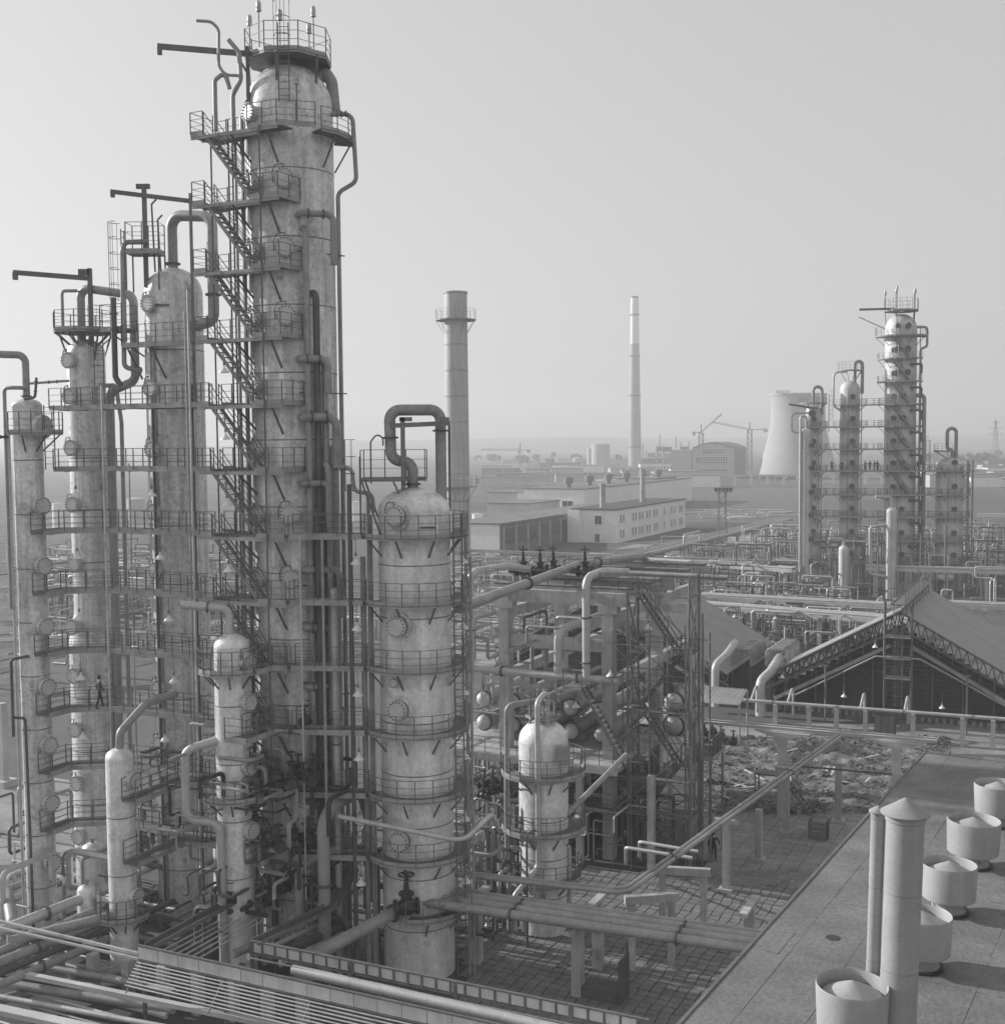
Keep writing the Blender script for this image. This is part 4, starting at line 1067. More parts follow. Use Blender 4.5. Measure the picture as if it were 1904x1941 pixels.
for z0, z1, s0, s1 in ((16.2, 19.2, 6.5, 21), (9.8, 14.3, 2, 23), (4.8, 6.3, 2, 23), (0.6, 1.9, 2, 23)):
    fo = MB().box(p0+DA*((s0+s1)/2)-DB*.12+Z*((z0+z1)/2), ((s1-s0)/2, .08, (z1-z0)/2), (DA, DB, Z)).build('window', 'window_glass', t, False)
    mb = MB(); k = s0
    while k <= s1: mb.box(p0+DA*k-DB*.25+Z*((z0+z1)/2), (.12, .05, (z1-z0)/2), (DA, DB, Z)); k += 1.6
    for zz in np.arange(z0, z1+.1, 1.5): mb.box(p0+DA*((s0+s1)/2)-DB*.25+Z*float(zz), ((s1-s0)/2, .05, .12), (DA, DB, Z))
    mb.build('glazing_bars', 'plaster', fo, False)
MB().box(p0-DA*7+DB*6+Z*9.5, (6.5, 6, 9.5), (DA, DB, Z)).build('boiler_house_wall', 'plaster_grey', t, False)
# skyline of works left of the hall
random.seed(21)
sky_blocks = [(1218, 891, 9, 13), (1232, 891, 8, 17), (1250, 890, 6, 21), (1262, 892, 7, 20), (1281, 890, 9, 19), (1296, 891, 7, 24)]
for k, (u, v, w_, h_) in enumerate(sky_blocks):
    c = G(u, v)
    t = thing('plant_block', 'dark boxy plant block on the skyline, %s right of the tall chimney' % ORD[k].replace('topmost', 'first'), 'building', c, 'skyline structures')
    for fl in range(int(h_/5)):
        MB().box(c+Z*(fl*5+2.6), (w_/2*random.uniform(.75, 1), 4, 2.0), AX_W).build('storey', 'plaster_dark' if fl % 2 else 'concrete', t, False)
    for s in (-1, 1): MB().beam(c+Vector((s*w_/2, -4, 0)), c+Vector((s*w_/2, -4, h_)), .6, .6).build('leg', 'steel_mid', t, False)
    if k in (0, 2, 4): MB().lathe([(.5, h_-1), (.45, h_+9)], 10, c).build('vent_stack', 'steel_mid', t)
t = block('long_white_building', 'distant long white building with one row of dark windows, below the tall chimney', 'building', G(1213, 895), AX_W[0], AX_W[1], 31, 12, 6.4, 'plaster', wins=[('a', 1+k*2.5, 2.6, 1.6, 2.0) for k in range(12)])
for k in range(2):
    block('far_shed', 'low pale shed on the horizon, %s the tall chimney' % ('left of', 'just below')[k], 'shed', G(1155+k*30, 900+k*4), AX_W[0], AX_W[1], 22, 15, 5, 'plaster_grey')
# multi-level pipe trestle in the distance
def trestle(label, p0, d, L, levels, bay, m='concrete_pale', wdt=4.0, group=None, mp='pipe_pale', pn=3):
    t = thing('pipe_trestle', label, 'pipe rack', p0, group)
    s = Vector((-d.y, d.x, 0)); n = int(L/bay); h = levels[-1]
    pm_ = shared(('tp', round(h, 1), m), lambda: MB().box((0, 0, h/2), (.22, .22, h/2)).mesh('post', m, None, False))
    for k in range(n+1):
        for w in (0, wdt): inst('post', pm_, t, p0+d*(k*bay)+s*w)
    for z in levels:
        for w in (0, wdt): MB().beam(p0+s*w+Z*z, p0+s*w+d*(n*bay)+Z*z, .28, .38).build('beam', m, t, False)
        cb = MB()
        for k in range(n+1): cb.beam(p0+d*(k*bay)+Z*(z+.01)-s*.3, p0+d*(k*bay)+s*(wdt+.3)+Z*(z+.01), .3, .3)
        cb.build('cross_beams', m, t, False)
        for j in range(pn):
            r = (.16, .22, .12)[j % 3]
            MB().tube([p0+s*(wdt*(j+.5)/pn)+Z*(z+.2+r), p0+s*(wdt*(j+.5)/pn)+d*(n*bay)+Z*(z+.2+r)], r, 8).build('carried_pipe', mp if j % 2 == 0 else 'pipe_mid', t)
    return t
trestle('open trestle of many bays stacked with pipes, behind the workshop in the distance', G(918, 957), Vector((1, -.12, 0)).normalized(), 44, [3.2, 5.8, 8.4], 4.0, 'concrete_pale')
trestle('long pipe trestle stretching across the plain below the cooling tower', G(1240, 921), Vector((1, -.05, 0)).normalized(), 170, [5.2], 9, 'concrete_pale', 5)
trestle('low pipe trestle on the plain left of the tall chimney', G(990, 914), Vector((1, -.03, 0)).normalized(), 110, [4.5], 9, 'concrete_pale', 5)
# floodlight mast
fm = G(1368, 1060)
t = thing('floodlight_mast', 'lattice floodlight mast with a cluster of lamps, standing right of the office block', 'mast', fm)
mb = MB()
for sx in (-1, 1):
    for sy in (-1, 1): mb.beam(fm+Vector((sx*.9, sy*.9, 0)), fm+Vector((sx*.7, sy*.7, 14.5)), .14, .14)
for k in range(8):
    s = 1 if k % 2 else -1
    mb.beam(fm+Vector((-s*.85, -.85, k*1.8)), fm+Vector((s*.85, -.85, k*1.8+1.8)), .09, .09)
mb.build('lattice', 'steel', t, False)
MB().box(fm+Z*14.6, (1.9, 1.2, .08)).build('platform', 'deck', t, False)
for k in range(5):
    MB().lathe([(.12, -.3), (.42, .25), (.42, .32), (.001, .32)], 10, fm+Vector((-1.6+.8*k, -1.0, 15.2)), (Vector((0, 0, 1)), Vector((1, 0, 0)), Vector((0, -1, -.2)).normalized())).build('floodlight', 'steel', t)
# trees and posts of the far plain
random.seed(5)
def far_tree(label, c, h, r):
    t = thing('tree', label, 'tree', c, 'distant trees')
    MB().tube([c, c+Z*h*.5], .25, 6).build('trunk', 'leaf', t)
    mb = MB()
    for k in range(90):
        a, b_, q = random.random()*6.28, random.uniform(-1, 1), random.random()**.5
        p = c+Z*h*.62+Vector((r*q*math.cos(a)*math.sqrt(1-b_*b_), r*q*math.sin(a)*math.sqrt(1-b_*b_), h*.38*q*b_))
        n_ = Vector((random.uniform(-1, 1), random.uniform(-1, 1), random.uniform(-1, 1))).normalized(); s_ = n_.orthogonal().normalized(); w_ = n_.cross(s_); k_ = r*.28
        mb.quad(p-s_*k_-w_*k_*.7, p+s_*k_-w_*k_, p+s_*k_*.8+w_*k_, p-s_*k_+w_*k_*.9)
    mb.build('crown', 'leaf', t, False)
for k in range(44):
    u = random.uniform(900, 1190) if k % 2 else random.uniform(1740, 1900)
    v = random.uniform(868, 886)
    far_tree('small dark tree in the distant hedge line %s' % where(u), G(u, v), random.uniform(6, 11), random.uniform(3, 5.5))
for k in range(44):
    u = random.uniform(895, 1300); c = G(u, random.uniform(878, 905))
    t = tag(MB().beam(c, c+Z*random.uniform(8, 12), .35, .35).build('lamp_post', 'concrete_pale', None, False), 'thin pale lamp post on the far plain %s' % where(u), 'post', 'far lamp posts')
def far_shed(k):
    pass
for k in range(110):
    u = random.uniform(895, 1290) if k % 3 else random.uniform(1745, 1900); v = random.uniform(872, 925)
    w_ = random.uniform(10, 40)
    mm_ = random.choice(['plaster', 'plaster_grey', 'plaster_grey', 'plaster_dark'])
    block('far_house', '%s %s building on the hazy plain %s' % ('long low' if w_ > 25 else 'small low', {'plaster': 'white', 'plaster_grey': 'grey', 'plaster_dark': 'dark'}[mm_], where(u)), 'building', G(u, v), AX_W[0], AX_W[1], w_, 10, random.uniform(3, 6.5), mm_, group='scattered far buildings')
# power pylon at the right
py = G(1885, 885)
t = thing('power_pylon', 'lattice power pylon far off at the right edge', 'pylon', py)
mb = MB()
for sx in (-1, 1):
    for sy in (-1, 1): mb.beam(py+Vector((sx*3, sy*3, 0)), py+Vector((sx*.4, sy*.4, 40)), .3, .3)
for z in range(0, 36, 5):
    w0, w1 = 3-2.6*z/40, 3-2.6*(z+5)/40
    mb.beam(py+Vector((-w0, -w0, z)), py+Vector((w1, -w1, z+5)), .2, .2); mb.beam(py+Vector((w0, -w0, z)), py+Vector((-w1, -w1, z+5)), .2, .2)
mb.build('lattice', 'steel_mid', t, False)
for z, w_ in ((28, 7), (33, 5.5), (38, 4)): MB().beam(py+Vector((-w_, 0, z)), py+Vector((w_, 0, z)), .4, .4).build('cross_arm', 'steel_mid', t, False)

# ================================================================== concrete exchanger frame
FR = Vector((6.5, 73.4, 0)); FL = FR - A*7.05
fr = thing('exchanger_frame', 'tall open concrete frame carrying valves and pipes above the heat exchangers', 'frame', FL)
for r_ in range(3):
    for c_ in (FL, FR):
        p = c_+B*(9*r_)
        MB().box(p+Z*8.2, (.35, .35, 8.2), AX_GRID).build('pillar', 'concrete', fr, False)
        MB().box(p-A*.0+Z*15.6, (.62, .37, .25), AX_GRID).build('corbel', 'concrete', fr, False)
for r_ in range(3):
    for z, h in ((16.2, .8), (13.3, .75), (6.0, .6)):
        if r_ == 0 and z < 7: continue
        MB().beam(FL+B*9*r_-A*(1.2 if z > 16 else -.36)+Z*z, FR+B*9*r_+A*(1.2 if z > 16 else -.36)+Z*z, .5, h).build('beam', 'concrete', fr, False)
for c_ in (FL, FR):
    for r_ in range(2):
        for z in (15.0, 11.0): MB().beam(c_+B*(9*r_+.36)+Z*z, c_+B*(9*r_+8.64)+Z*z, .45, .65).build('beam', 'concrete', fr, False)
MB().box(FL+A*1.6+B*7+Z*6.15, (6.7, 9, .15), AX_GRID).build('floor_slab', 'concrete', fr, False)
for j in range(5):
    MB().box(FL+A*3.5+B*(1+4*j)+Z*16.72, (4.6, .35, .1), AX_GRID).build('walkway_plank', 'deck', fr, False)
MB().box(FL+A*3.5+B*7.5+Z*16.68, (4.3, .6, .05), AX_GRID).build('deck', 'deck', fr, False)
def rail_part(parent, name, pts, **k):
    d = MB().beam(Vector(pts[0])-Z*.06, Vector(pts[0])-Z*.06+Vector((.05, 0, 0)), .05, .05).build(name, 'steel', parent, False)
    railing(d, pts, **k)
rail_part(fr, 'railing', [FL-A*3+B*.2+Z*16.75, FR+A*5.2+B*.2+Z*16.75, FR+A*5.2+B*6+Z*16.75], toe=.15)
rail_part(fr, 'railing', [FL-A*3+B*8.2+Z*16.75, FR+A*5.2+B*8.2+Z*16.75], toe=.15)
rail_part(fr, 'railing', [FL-A*5+B*-2+Z*6.3, FR+A*1.2+B*-2+Z*6.3], toe=.2)
MB().box(FL+A*1.6-B*2.05+Z*6.1, (6.72, .06, .24), AX_GRID).build('slab_edge', 'concrete', fr, False)
for k in range(4): MB().box(FL+A*(-3.5+4.6*k)-B*1.6+Z*3.0, (.2, .2, 3.0), AX_GRID).build('pillar', 'concrete', fr, False)
for z in (3.2,):
    MB().box(FL+A*1.6+B*5+Z*z, (6.5, 6, .1), AX_GRID).build('floor_slab', 'deck', fr, False)
    rail_part(fr, 'railing', [FL-A*4+B*-1+Z*3.3, FR+A*1+B*-1+Z*3.3], toe=.2)
# exchangers two high on the slab
def exchanger(label, p, L=7.5, r=.5, d=B):
    t = thing('heat_exchanger', label, 'heat exchanger', p, 'heat exchangers')
    p = Vector(p); s = Z.cross(d); ax = (s, Z, d)
    MB().lathe([(r, .25), (r, L)], 22, p, ax).build('shell', 'pipe_mid', t)
    MB().lathe([(.001, -.30), (r*.35, -.28), (r*.75, -.16), (r*.97, .05), (r, .16), (r, .25)], 22, p, ax).build('dished_end', 'pipe_pale', t)
    MB().lathe([(r, .16), (r*1.2, .16), (r*1.2, .24), (r*1.2, .32), (r, .32)], 22, p, ax).build('flange', 'pipe_dark', t)
    for k in (.9, L-1.2): MB().lathe([(r*.3, -.1), (r*.3, r*1.6), (r*.45, r*1.6), (r*.45, r*1.75), (.01, r*1.75)], 12, p+d*k, AX_W).build('nozzle', 'pipe_mid', t)
    for k in (1.5, L-1.8): MB().box(p+d*k-Z*(r*1.05), (r*.8, .12, r*.5), (s, d, Z)).build('saddle', 'concrete', t, False)
    return t
en = ['first', 'second', 'third', 'fourth', 'fifth']
for k in range(5):
    for j in range(2):
        p = FL + A*(-2.6+2.1*k) + B*1.7 + Z*(7.25+1.55*j)
        exchanger('%s heat exchanger with domed end, %s from the broad column' % (('lower', 'upper')[j], en[k]), p)
for j in range(2): exchanger('%s pale exchanger drum behind the stair tower' % ('lower', 'upper')[j], FR+A*2.6+B*4.5+Z*(7.6+1.5*j), 5, .62)
# pipework on the frame
pipe('long pale pipe running level across the front of the concrete frame', [FL-A*4.2-B*.75+Z*11.35, FR+A*.9-B*.75+Z*11.35], .24, 'pipe_pale', flanges=((0, .35), (0, .78)), n=14)
pipe('tall pale upright pipe left of the concrete frame, bent over at the top', [FL-A*2.1-B*.9+Z*11.4, FL-A*2.1-B*.9+Z*17.6, FL-A*.9+B*2.3+Z*17.75, FL+A*1.2+B*3.8+Z*17.2], .25, 'pipe_pale', n=14, bend=.7, flanges=((0, .4),))
pipe('tall pale upright pipe before the right pillar of the concrete frame', [FR-A*1.2-B*.8+Z*11.4, FR-A*1.2-B*.8+Z*17.6, FR-A*.8+B*1.2+Z*17.8, FR+A*.6+B*1.9+Z*17.7], .25, 'pipe_pale', n=14, bend=.7, flanges=((0, .15), (0, .6)))
pipe('large pipe sloping back over the concrete frame from the broad column', [P5+Vector((2.1, 1.4, 17.7)), FL+A*2.2+B*6.5+Z*17.5, FL+A*3.2+B*17+Z*17.2, FL+A*3.2+B*18.6+Z*16.4, FL+A*3.2+B*18.6+Z*6], .27, 'pipe_mid', n=12, bend=.8, flanges=((0, .5), (1, .3)))
pipe('short fat pale elbow pipe rising between the pillars', [FL+A*3.9-B*.7+Z*11.4, FL+A*3.9-B*.7+Z*14.2, FL+A*4.6+B*2.8+Z*14.4], .27, 'pipe_pale', n=12, bend=.7)
for k, s_ in enumerate((-1.4, 1.4, 3.6, 4.2)):
    pipe('thin drop pipe from the level pipe to the exchangers, %s from the left' % en[k], [FL+A*s_-B*.6+Z*11.2, FL+A*s_-B*.3+Z*10.3, FL+A*s_+B*1.9+Z*10.0, FL+A*s_+B*2.4+Z*9.2], .11, 'pipe_pale', bend=.3)
for k, (u, v) in enumerate(((991, 1086), (1023, 1090), (1048, 1083), (1108, 1096))):
    p = W(u, v, (79.5, 79, 80, 79)[k]); p.z = 17.35
    gate_valve('dark gate valve with handwheel on the concrete frame, %s of four' % en[k], p, R_(-26), 1.55, 'gate valves on the frame')
    pipe('dark flanged pipe stub beside a gate valve on the frame', [p-A*1.0, p+A*1.0], .2, 'pipe_dark', group='valve stubs')
pipe('level pipe through the gate valves on top of the concrete frame', [FL-A*.5+B*5.6+Z*17.25, FR+A*6+B*5.2+Z*17.25], .16, 'pipe_mid')
# pendant lamps of the frame
for k, (u, v, d) in enumerate(((1108, 1165, 79), (1497*0+1300, 1180, 80), (1110, 1360, 74), (1236, 1150, 82))):
    pass
for k, (s_, t_, z) in enumerate(((1.9, 3, 15.0), (8.2, 4, 14.8), (4.4, 1, 10.0), (9, 2, 9.4), (7.5, -1, 12.6))):
    pendant_lamp('white bell lamp hanging in the concrete frame, %s from the left' % ['first', 'fourth', 'second', 'last', 'third'][k], FL+A*s_+B*t_+Z*(z-.9), .4, 'lamps in the concrete frame')

# ---- steel stair tower right of the frame
ST = FR + A*1.3 - B*.3
tw = thing('stair_tower', 'dark steel stair tower of stacked zigzag flights right of the concrete frame', 'stair tower', ST)
lv = [16.6, 13.2, 9.9, 6.4, 3.2, 0.05]
for s_ in (0, 3.9):
    for t_ in (0, 1.9): MB().beam(ST+A*s_+B*t_, ST+A*s_+B*t_+Z*(17.8 if s_ else 17.0), .13, .13).build('post', 'steel_mid', tw, False)
for s_ in (0, 3.9):
    mb = MB()
    for z0, z1 in zip(lv[:-1], lv[1:]):
        mb.beam(ST+A*s_+Z*z0, ST+A*s_+B*1.9+Z*z1, .06, .06); mb.beam(ST+A*s_+B*1.9+Z*z0, ST+A*s_+Z*z1, .06, .06)
    mb.build('cross_bracing', 'steel_mid', tw, False)
mb = MB()
for z0, z1 in zip(lv[:-1], lv[1:]):
    mb.beam(ST+B*1.9+Z*z0, ST+A*3.9+B*1.9+Z*z1, .05, .05)
mb.build('cross_bracing', 'steel_mid', tw, False)
tm2 = shared('tread2', lambda: MB().box((0, 0, 0), (.11, .36, .018), (A, B, Z)).mesh('tread', 'steel_mid', None, False))
for i, (z0, z1) in enumerate(zip(lv[:-1], lv[1:])):
    fl = i % 2 == 0
    s0, s1 = (.7, 3.1) if fl else (3.1, .7); t_ = .45 if fl else 1.4
    mb = MB()
    for dt in (-.38, .38): mb.beam(ST+A*s0+B*(t_+dt)+Z*(z0-.05), ST+A*s1+B*(t_+dt)+Z*(z1+.02), .04, .18)
    so = mb.build('stair_stringer', 'steel', tw, False)
    for k in range(1, 13):
        f = k/13; inst('tread', tm2, so, ST+A*(s0+(s1-s0)*f)+B*t_+Z*(z0+(z1-z0)*f))
    hr = MB()
    for dt in (-.4, .4):
        p, q = ST+A*s0+B*(t_+dt)+Z*z0, ST+A*s1+B*(t_+dt)+Z*z1
        for hh in (1.0, .55): hr.tube([p+Z*hh, q+Z*hh], .022, 4)
        for f in (0, .33, .66, 1): hr.beam(p+(q-p)*f, p+(q-p)*f+Z, .04, .04)
    hr.build('stair_handrail', 'steel', so, False)
    for s_ in (0, 3.1):
        if i == len(lv)-1: continue
        po = MB().box(ST+A*(s_+.4)+B*.95+Z*(z0-.03), (.42, .95, .03), AX_GRID).build('landing', 'deck', tw, False)
        e = ST+A*(s_ if s_ == 0 else 3.9)
        railing(po, [e+Z*z0, e+B*1.9+Z*z0] if s_ else [e+A*.75+Z*z0, e+Z*z0, e+B*1.9+Z*z0], spacing=.95, toe=.12)
for s_ in (-2.6,):
    for z0, z1 in ((11.0, 6.4),):
        mb = MB()
        for dt in (-.38, .38): mb.beam(ST+A*(s_+.2)-B*(1.2+dt)+Z*z0, ST+A*(s_+3.0)-B*(1.2+dt)+Z*z1, .04, .18)
        so = mb.build('stair_stringer', 'steel', tw, False)
        for k in range(1, 16):
            f = k/16; inst('tread', tm2, so, ST+A*(s_+.2+2.8*f)-B*1.2+Z*(z0+(z1-z0)*f))
        po = MB().box(ST+A*(s_-.3)-B*1.2+Z*(z0-.03), (.6, .6, .03), AX_GRID).build('landing', 'deck', tw, False)
        railing(po, [ST+A*(s_+.3)-B*1.8+Z*z0, ST+A*(s_-.9)-B*1.8+Z*z0, ST+A*(s_-.9)-B*.6+Z*z0], toe=.12)
sc = thing('scaffold', 'dense tube scaffolding clinging to the stair tower and the right pillar', 'scaffolding', ST-A*.6-B*1.0)
pm_ = shared('scpole', lambda: MB().tube([(0, 0, 0), (0, 0, 14.5)], .035, 5).mesh('standard', 'steel_mid'))
for i in range(5):
    for j in range(3):
        if i in (1, 2, 3) and j == 1: continue
        inst('standard', pm_, sc, ST+A*(-.6+1.15*i)+B*(-1.0+1.75*j))
for k in range(7):
    z = 1.4+2.05*k
    for j in range(3): MB().tube([ST+A*-.9+B*(-1.0+1.75*j)+Z*z, ST+A*4.25+B*(-1.0+1.75*j)+Z*z], .03, 5).build('ledger', 'steel_mid', sc)
    for i in (0, 4): MB().tube([ST+A*(-.6+1.15*i)-B*1.3+Z*(z+.06), ST+A*(-.6+1.15*i)+B*2.8+Z*(z+.06)], .03, 5).build('transom', 'steel_mid', sc)
    if k < 6:
        s0, s1 = (-.6, 1.7) if k % 2 else (1.7, 4.0)
        MB().tube([ST+A*s0-B*1.04+Z*z, ST+A*s1-B*1.04+Z*(z+2.05)], .028, 5).build('brace', 'steel_mid', sc)
        MB().tube([ST+A*s1-B*1.04+Z*z, ST+A*s0-B*1.04+Z*(z+2.05)], .028, 5).build('brace', 'steel_mid', sc)
for k in (1, 2, 4): MB().box(ST+A*1.7-B*.55+Z*(1.5+2.05*k), (2.3, .3, .025), AX_GRID).build('scaffold_board', 'deck', sc, False)
# tall scaffold poles by it
for k, (s_, t_, h) in enumerate(((4.2, -.6, 16), (4.25, 1.5, 15.5), (4.1, 3.6, 14))):
    t = tag(MB().tube([ST+A*s_+B*t_, ST+A*s_+B*t_+Z*h], .05, 6).build('scaffold_pole', 'steel_mid', None, org=ST+A*s_+B*t_), 'thin scaffold pole on the right side of the stair tower, %s' % ['the nearest', 'the middle one', 'the farthest'][k], 'pole')
pw_ = MB().box(ST+A*3.9+B*3.4+Z*6.4, (.8, 1.4, .06), AX_GRID)
t = thing('service_deck', 'small railed steel deck with dark wind screen beside the stair tower', 'platform', ST+A*3.9+B*3.4)
pw_.build('deck', 'deck', t, False)
railing(t, [ST+A*3.1+B*2.0+Z*6.46, ST+A*4.7+B*2.0+Z*6.46, ST+A*4.7+B*4.8+Z*6.46, ST+A*3.1+B*4.8+Z*6.46])
for s_, t_ in ((3.2, 2.1), (4.6, 2.1), (4.6, 4.7), (3.2, 4.7)): MB().beam(ST+A*s_+B*t_, ST+A*s_+B*t_+Z*6.4, .12, .12).build('leg', 'steel_mid', t, False)
MB().box(ST+A*4.6+B*3.6+Z*7.1, (.04, .9, .6), AX_GRID).build('wind_screen', 'pipe_dark', t, False)

# ================================================================== tent-shaped furnaces
def tent(label, rf, hw=12.6, hr=10.4, he=3.4, L=17, near=True):
    t = thing('tent_furnace', label, 'furnace', rf)
    rf = Vector((rf.x, rf.y, 0))
    sl = (hr-he)/hw; Lf = L
    for sgn in (-1, 1):
        L = 3.2 if (sgn < 0 and near) else Lf
        mb = MB()
        a0, a1 = rf+Z*hr-B*1.2, rf+A*(sgn*hw)+Z*he-B*1.2
        nrm = Vector((0, 0, .12))
        n = 12
        for k in range(n):                      # overlapping roof sheets
            p, q = a0+(a1-a0)*(k/n), a0+(a1-a0)*((k+1)/n)+Z*(-.02)
            MB_ = MB(); MB_.v += [p, q, q+B*(L+2), p+B*(L+2), p+nrm, q+nrm, q+nrm+B*(L+2), p+nrm+B*(L+2)]
            MB_.f += [(0, 1, 2, 3), (7, 6, 5, 4), (0, 4, 5, 1), (1, 5, 6, 2), (2, 6, 7, 3), (3, 7, 4, 0)]
            MB_.build('roof_sheet', 'sheet_roof', t, False)
        # lattice truss under the verge
        for off in (0, L):
            mb = MB()
            b0, b1 = rf+Z*(hr-.15)+B*(off-.6), rf+A*(sgn*hw)+Z*(he-.15)+B*(off-.6)
            mb.beam(b0, b1, .16, .2); mb.beam(b0-Z*1.5, b1-Z*1.1, .16, .2)
            m = 18
            for k in range(m):
                p = b0+(b1-b0)*(k/m); q = b0-Z*1.5+(b1-b0+Z*.4)*((k+.5)/m); r = b0+(b1-b0)*((k+1)/m)
                mb.beam(p, q, .09, .09); mb.beam(q, r, .09, .09)
            mb.build('roof_truss', 'steel', t, False)
        # sloping walkway with rail
        mb = MB(); b0, b1 = rf+A*sgn*.9+Z*(hr-3.2)-B*.3, rf+A*(sgn*(hw-1.2))+Z*(he-2.0)-B*.3
        mb.beam(b0, b1, .7, .3); so = mb.build('sloping_walkway', 'fascia', t, False)
        railing(so, [b0+Z*.15-B*.35, b1+Z*.15-B*.35], toe=0, spacing=1.4, rails=(1.0, .5))
        # slatted dark gable wall, board by board
        z = .7
        while z < hr-2.0:
            ext = min(hw-.6, (hr-1.9-z)/sl)
            if ext > .4:
                MB().box(rf+A*(sgn*(ext/2+.02))+B*(.9+random.uniform(0, .05))+Z*(z+.2), (ext/2, .04, .2), AX_GRID).build('wall_board', 'dark_board', t, False)
            z += .42
        k = 2.6
        while k < hw-.8:
            MB().beam(rf+A*(sgn*k)+B*.75, rf+A*(sgn*k)+B*.75+Z*(hr-k*sl-1.4), .16, .16).build('wall_post', 'steel', t, False); k += 2.6
        MB().box(rf+A*(sgn*(hw-1))+B*(L/2)+Z*(he/2), (.15, L/2, he/2-.2), AX_GRID).build('side_wall', 'dark_board', t, False)
        # row of burner ports along the foot
        k = 1.2
        while k < hw-1 and near:
            MB().box(rf+A*(sgn*k)+B*.62+Z*.42, (.12, .06, .2), AX_GRID).build('burner_port', 'pipe_mid', t, False); k += .62
    L = Lf
    # ridge walkway
    po = MB().box(rf+B*(L/2-1)+Z*(hr+.75), (.6, L/2+1.5, .06), AX_GRID).build('ridge_walkway', 'deck', t, False)
    railing(po, [rf-A*.6-B*2.5+Z*(hr+.8), rf-A*.6+B*(L+.4)+Z*(hr+.8)], toe=.2, spacing=1.0)
    railing(po, [rf+A*.6-B*2.5+Z*(hr+.8), rf+A*.6+B*(L+.4)+Z*(hr+.8)], toe=.2, spacing=1.0)
    for k in range(8):
        for sgn in (-1, 1): MB().beam(rf+A*sgn*.55+B*(-1+k*2.3)+Z*(hr-.5), rf+A*sgn*.55+B*(-1+k*2.3)+Z*(hr+.75), .08, .08).build('stanchion', 'steel', po, False)
    if near:
        for sgn in (-1, 1): MB().beam(rf+A*(sgn*1.15)-B*2.1, rf+A*(sgn*1.15)-B*2.1+Z*(hr+1.0), .2, .2).build('service_post', 'steel', t, False)
        for z in (4.6, 6.4, 8.3):
            po = MB().box(rf-B*2.0+Z*z, (1.1, .5, .05), AX_GRID).build('service_landing', 'deck', t, False)
            railing(po, [rf-A*1.1-B*2.5+Z*z, rf+A*1.1-B*2.5+Z*z], toe=.15, spacing=.75)
        ladder(t, rf-B*1.9, 0, hr+.5, (.4, .9), cage=True)
        pts = [rf-A*(hw-2.4)-B*2.2+Z*2.3, rf-A*(hw-3.6)-B*2.2+Z*2.3, rf-A*1.9-B*2.2+Z*6.4, rf+A*1.9-B*2.2+Z*6.4, rf+A*(hw-2)-B*2.2+Z*2.0]
        pipe('', pts, .09, 'pipe_mid', parent=t, name='gable_pipe', bend=.5)
        for s_ in (-6.3, 5.8): MB().beam(rf+A*s_-B*2.3, rf+A*s_-B*2.3+Z*5.2, .13, .13).beam(rf+A*(s_-.3)-B*2.3+Z*5.25, rf+A*(s_+.3)-B*2.3+Z*5.25, .12, .12).build('pipe_post', 'steel_mid', t, False)
    return t
RF = Vector((36.0, 108.0, 0))
tent('large dark tent-roofed furnace with slatted gable and ridge walkway, at right', RF)
tent('second tent-roofed furnace, mostly hidden behind the stair tower', RF-A*28.5+B*.5, near=False)
for k, (s_, z) in enumerate(((-1.9, 7.6), (-10.2, 4.2), (-4.6, 2.9), (3.8, 2.6), (9.2, 3.3))):
    pendant_lamp('white bell lamp on the furnace gable, %s' % ['highest, by the ridge post', 'far left under the eave', 'low on the left', 'low on the right', 'at the right eave'][k], RF+A*s_-B*2.5+Z*(z-.3), .5, 'lamps on the furnace gable', hook=tuple(B*.5+A*.15))
# coil racks and their large elbows
def coil_rack(label, c, n=10):
    t = thing('coil_rack', label, 'pipe coil', c, 'coil racks')
    c = Vector(c)
    def mk():
        w, h = .95, 1.55
        pts = [A*-w+Z*.1, A*-w+Z*h, A*w+Z*h, A*w+Z*.1]
        return MB().tube(pts, .085, 8, bend=.4).mesh('coil_loop', 'pipe_mid')
    me = shared('coil', mk)
    for k in range(n): inst('coil_loop', me, t, c+B*(k*.62+.2*(k//4))+Z*(.0+.03*(k % 2)))
    for sgn in (-1, 1):
        MB().beam(c+A*sgn*.95+Z*.05, c+A*sgn*.95+B*(n*.68)+Z*.05, .2, .2).build('header_pipe', 'pipe_mid', t, False)
    for k in (0, 3.0, 6.0):
        for sgn in (-1, 1): MB().beam(Vector((0, 0, 0))+Vector((c.x, c.y, 0))+A*sgn*.9+B*k, c+A*sgn*.9+B*k, .14, .14).build('leg', 'steel', t, False)
        MB().beam(Vector((c.x, c.y, 0))-A*.9+B*k, c+A*.9+B*k, .08, .08).build('brace', 'steel', t, False)
    return t
q1 = W(1470, 1262, 113); coil_rack('rack of upright hairpin pipe loops against the furnace roof, right of two', q1)
q2 = W(1404, 1262, 117); coil_rack('rack of upright hairpin pipe loops, left of two', q2)
for k, (u, v, d) in enumerate(((1440, 1345, 109), (1355, 1312, 113))):
    p = W(u, v, d)
    pipe('fat pale elbow pipe leading to the %s coil rack' % ('right', 'left')[k], [Vector((p.x, p.y, 0.6)), Vector((p.x, p.y, p.z+2.6)), Vector((p.x, p.y, p.z+3.3))+B*1.6+A*.6, Vector((p.x, p.y, p.z+4.0))+B*5+A*.6], .43 if k == 0 else .38, 'pipe_pale', n=18, bend=.9)
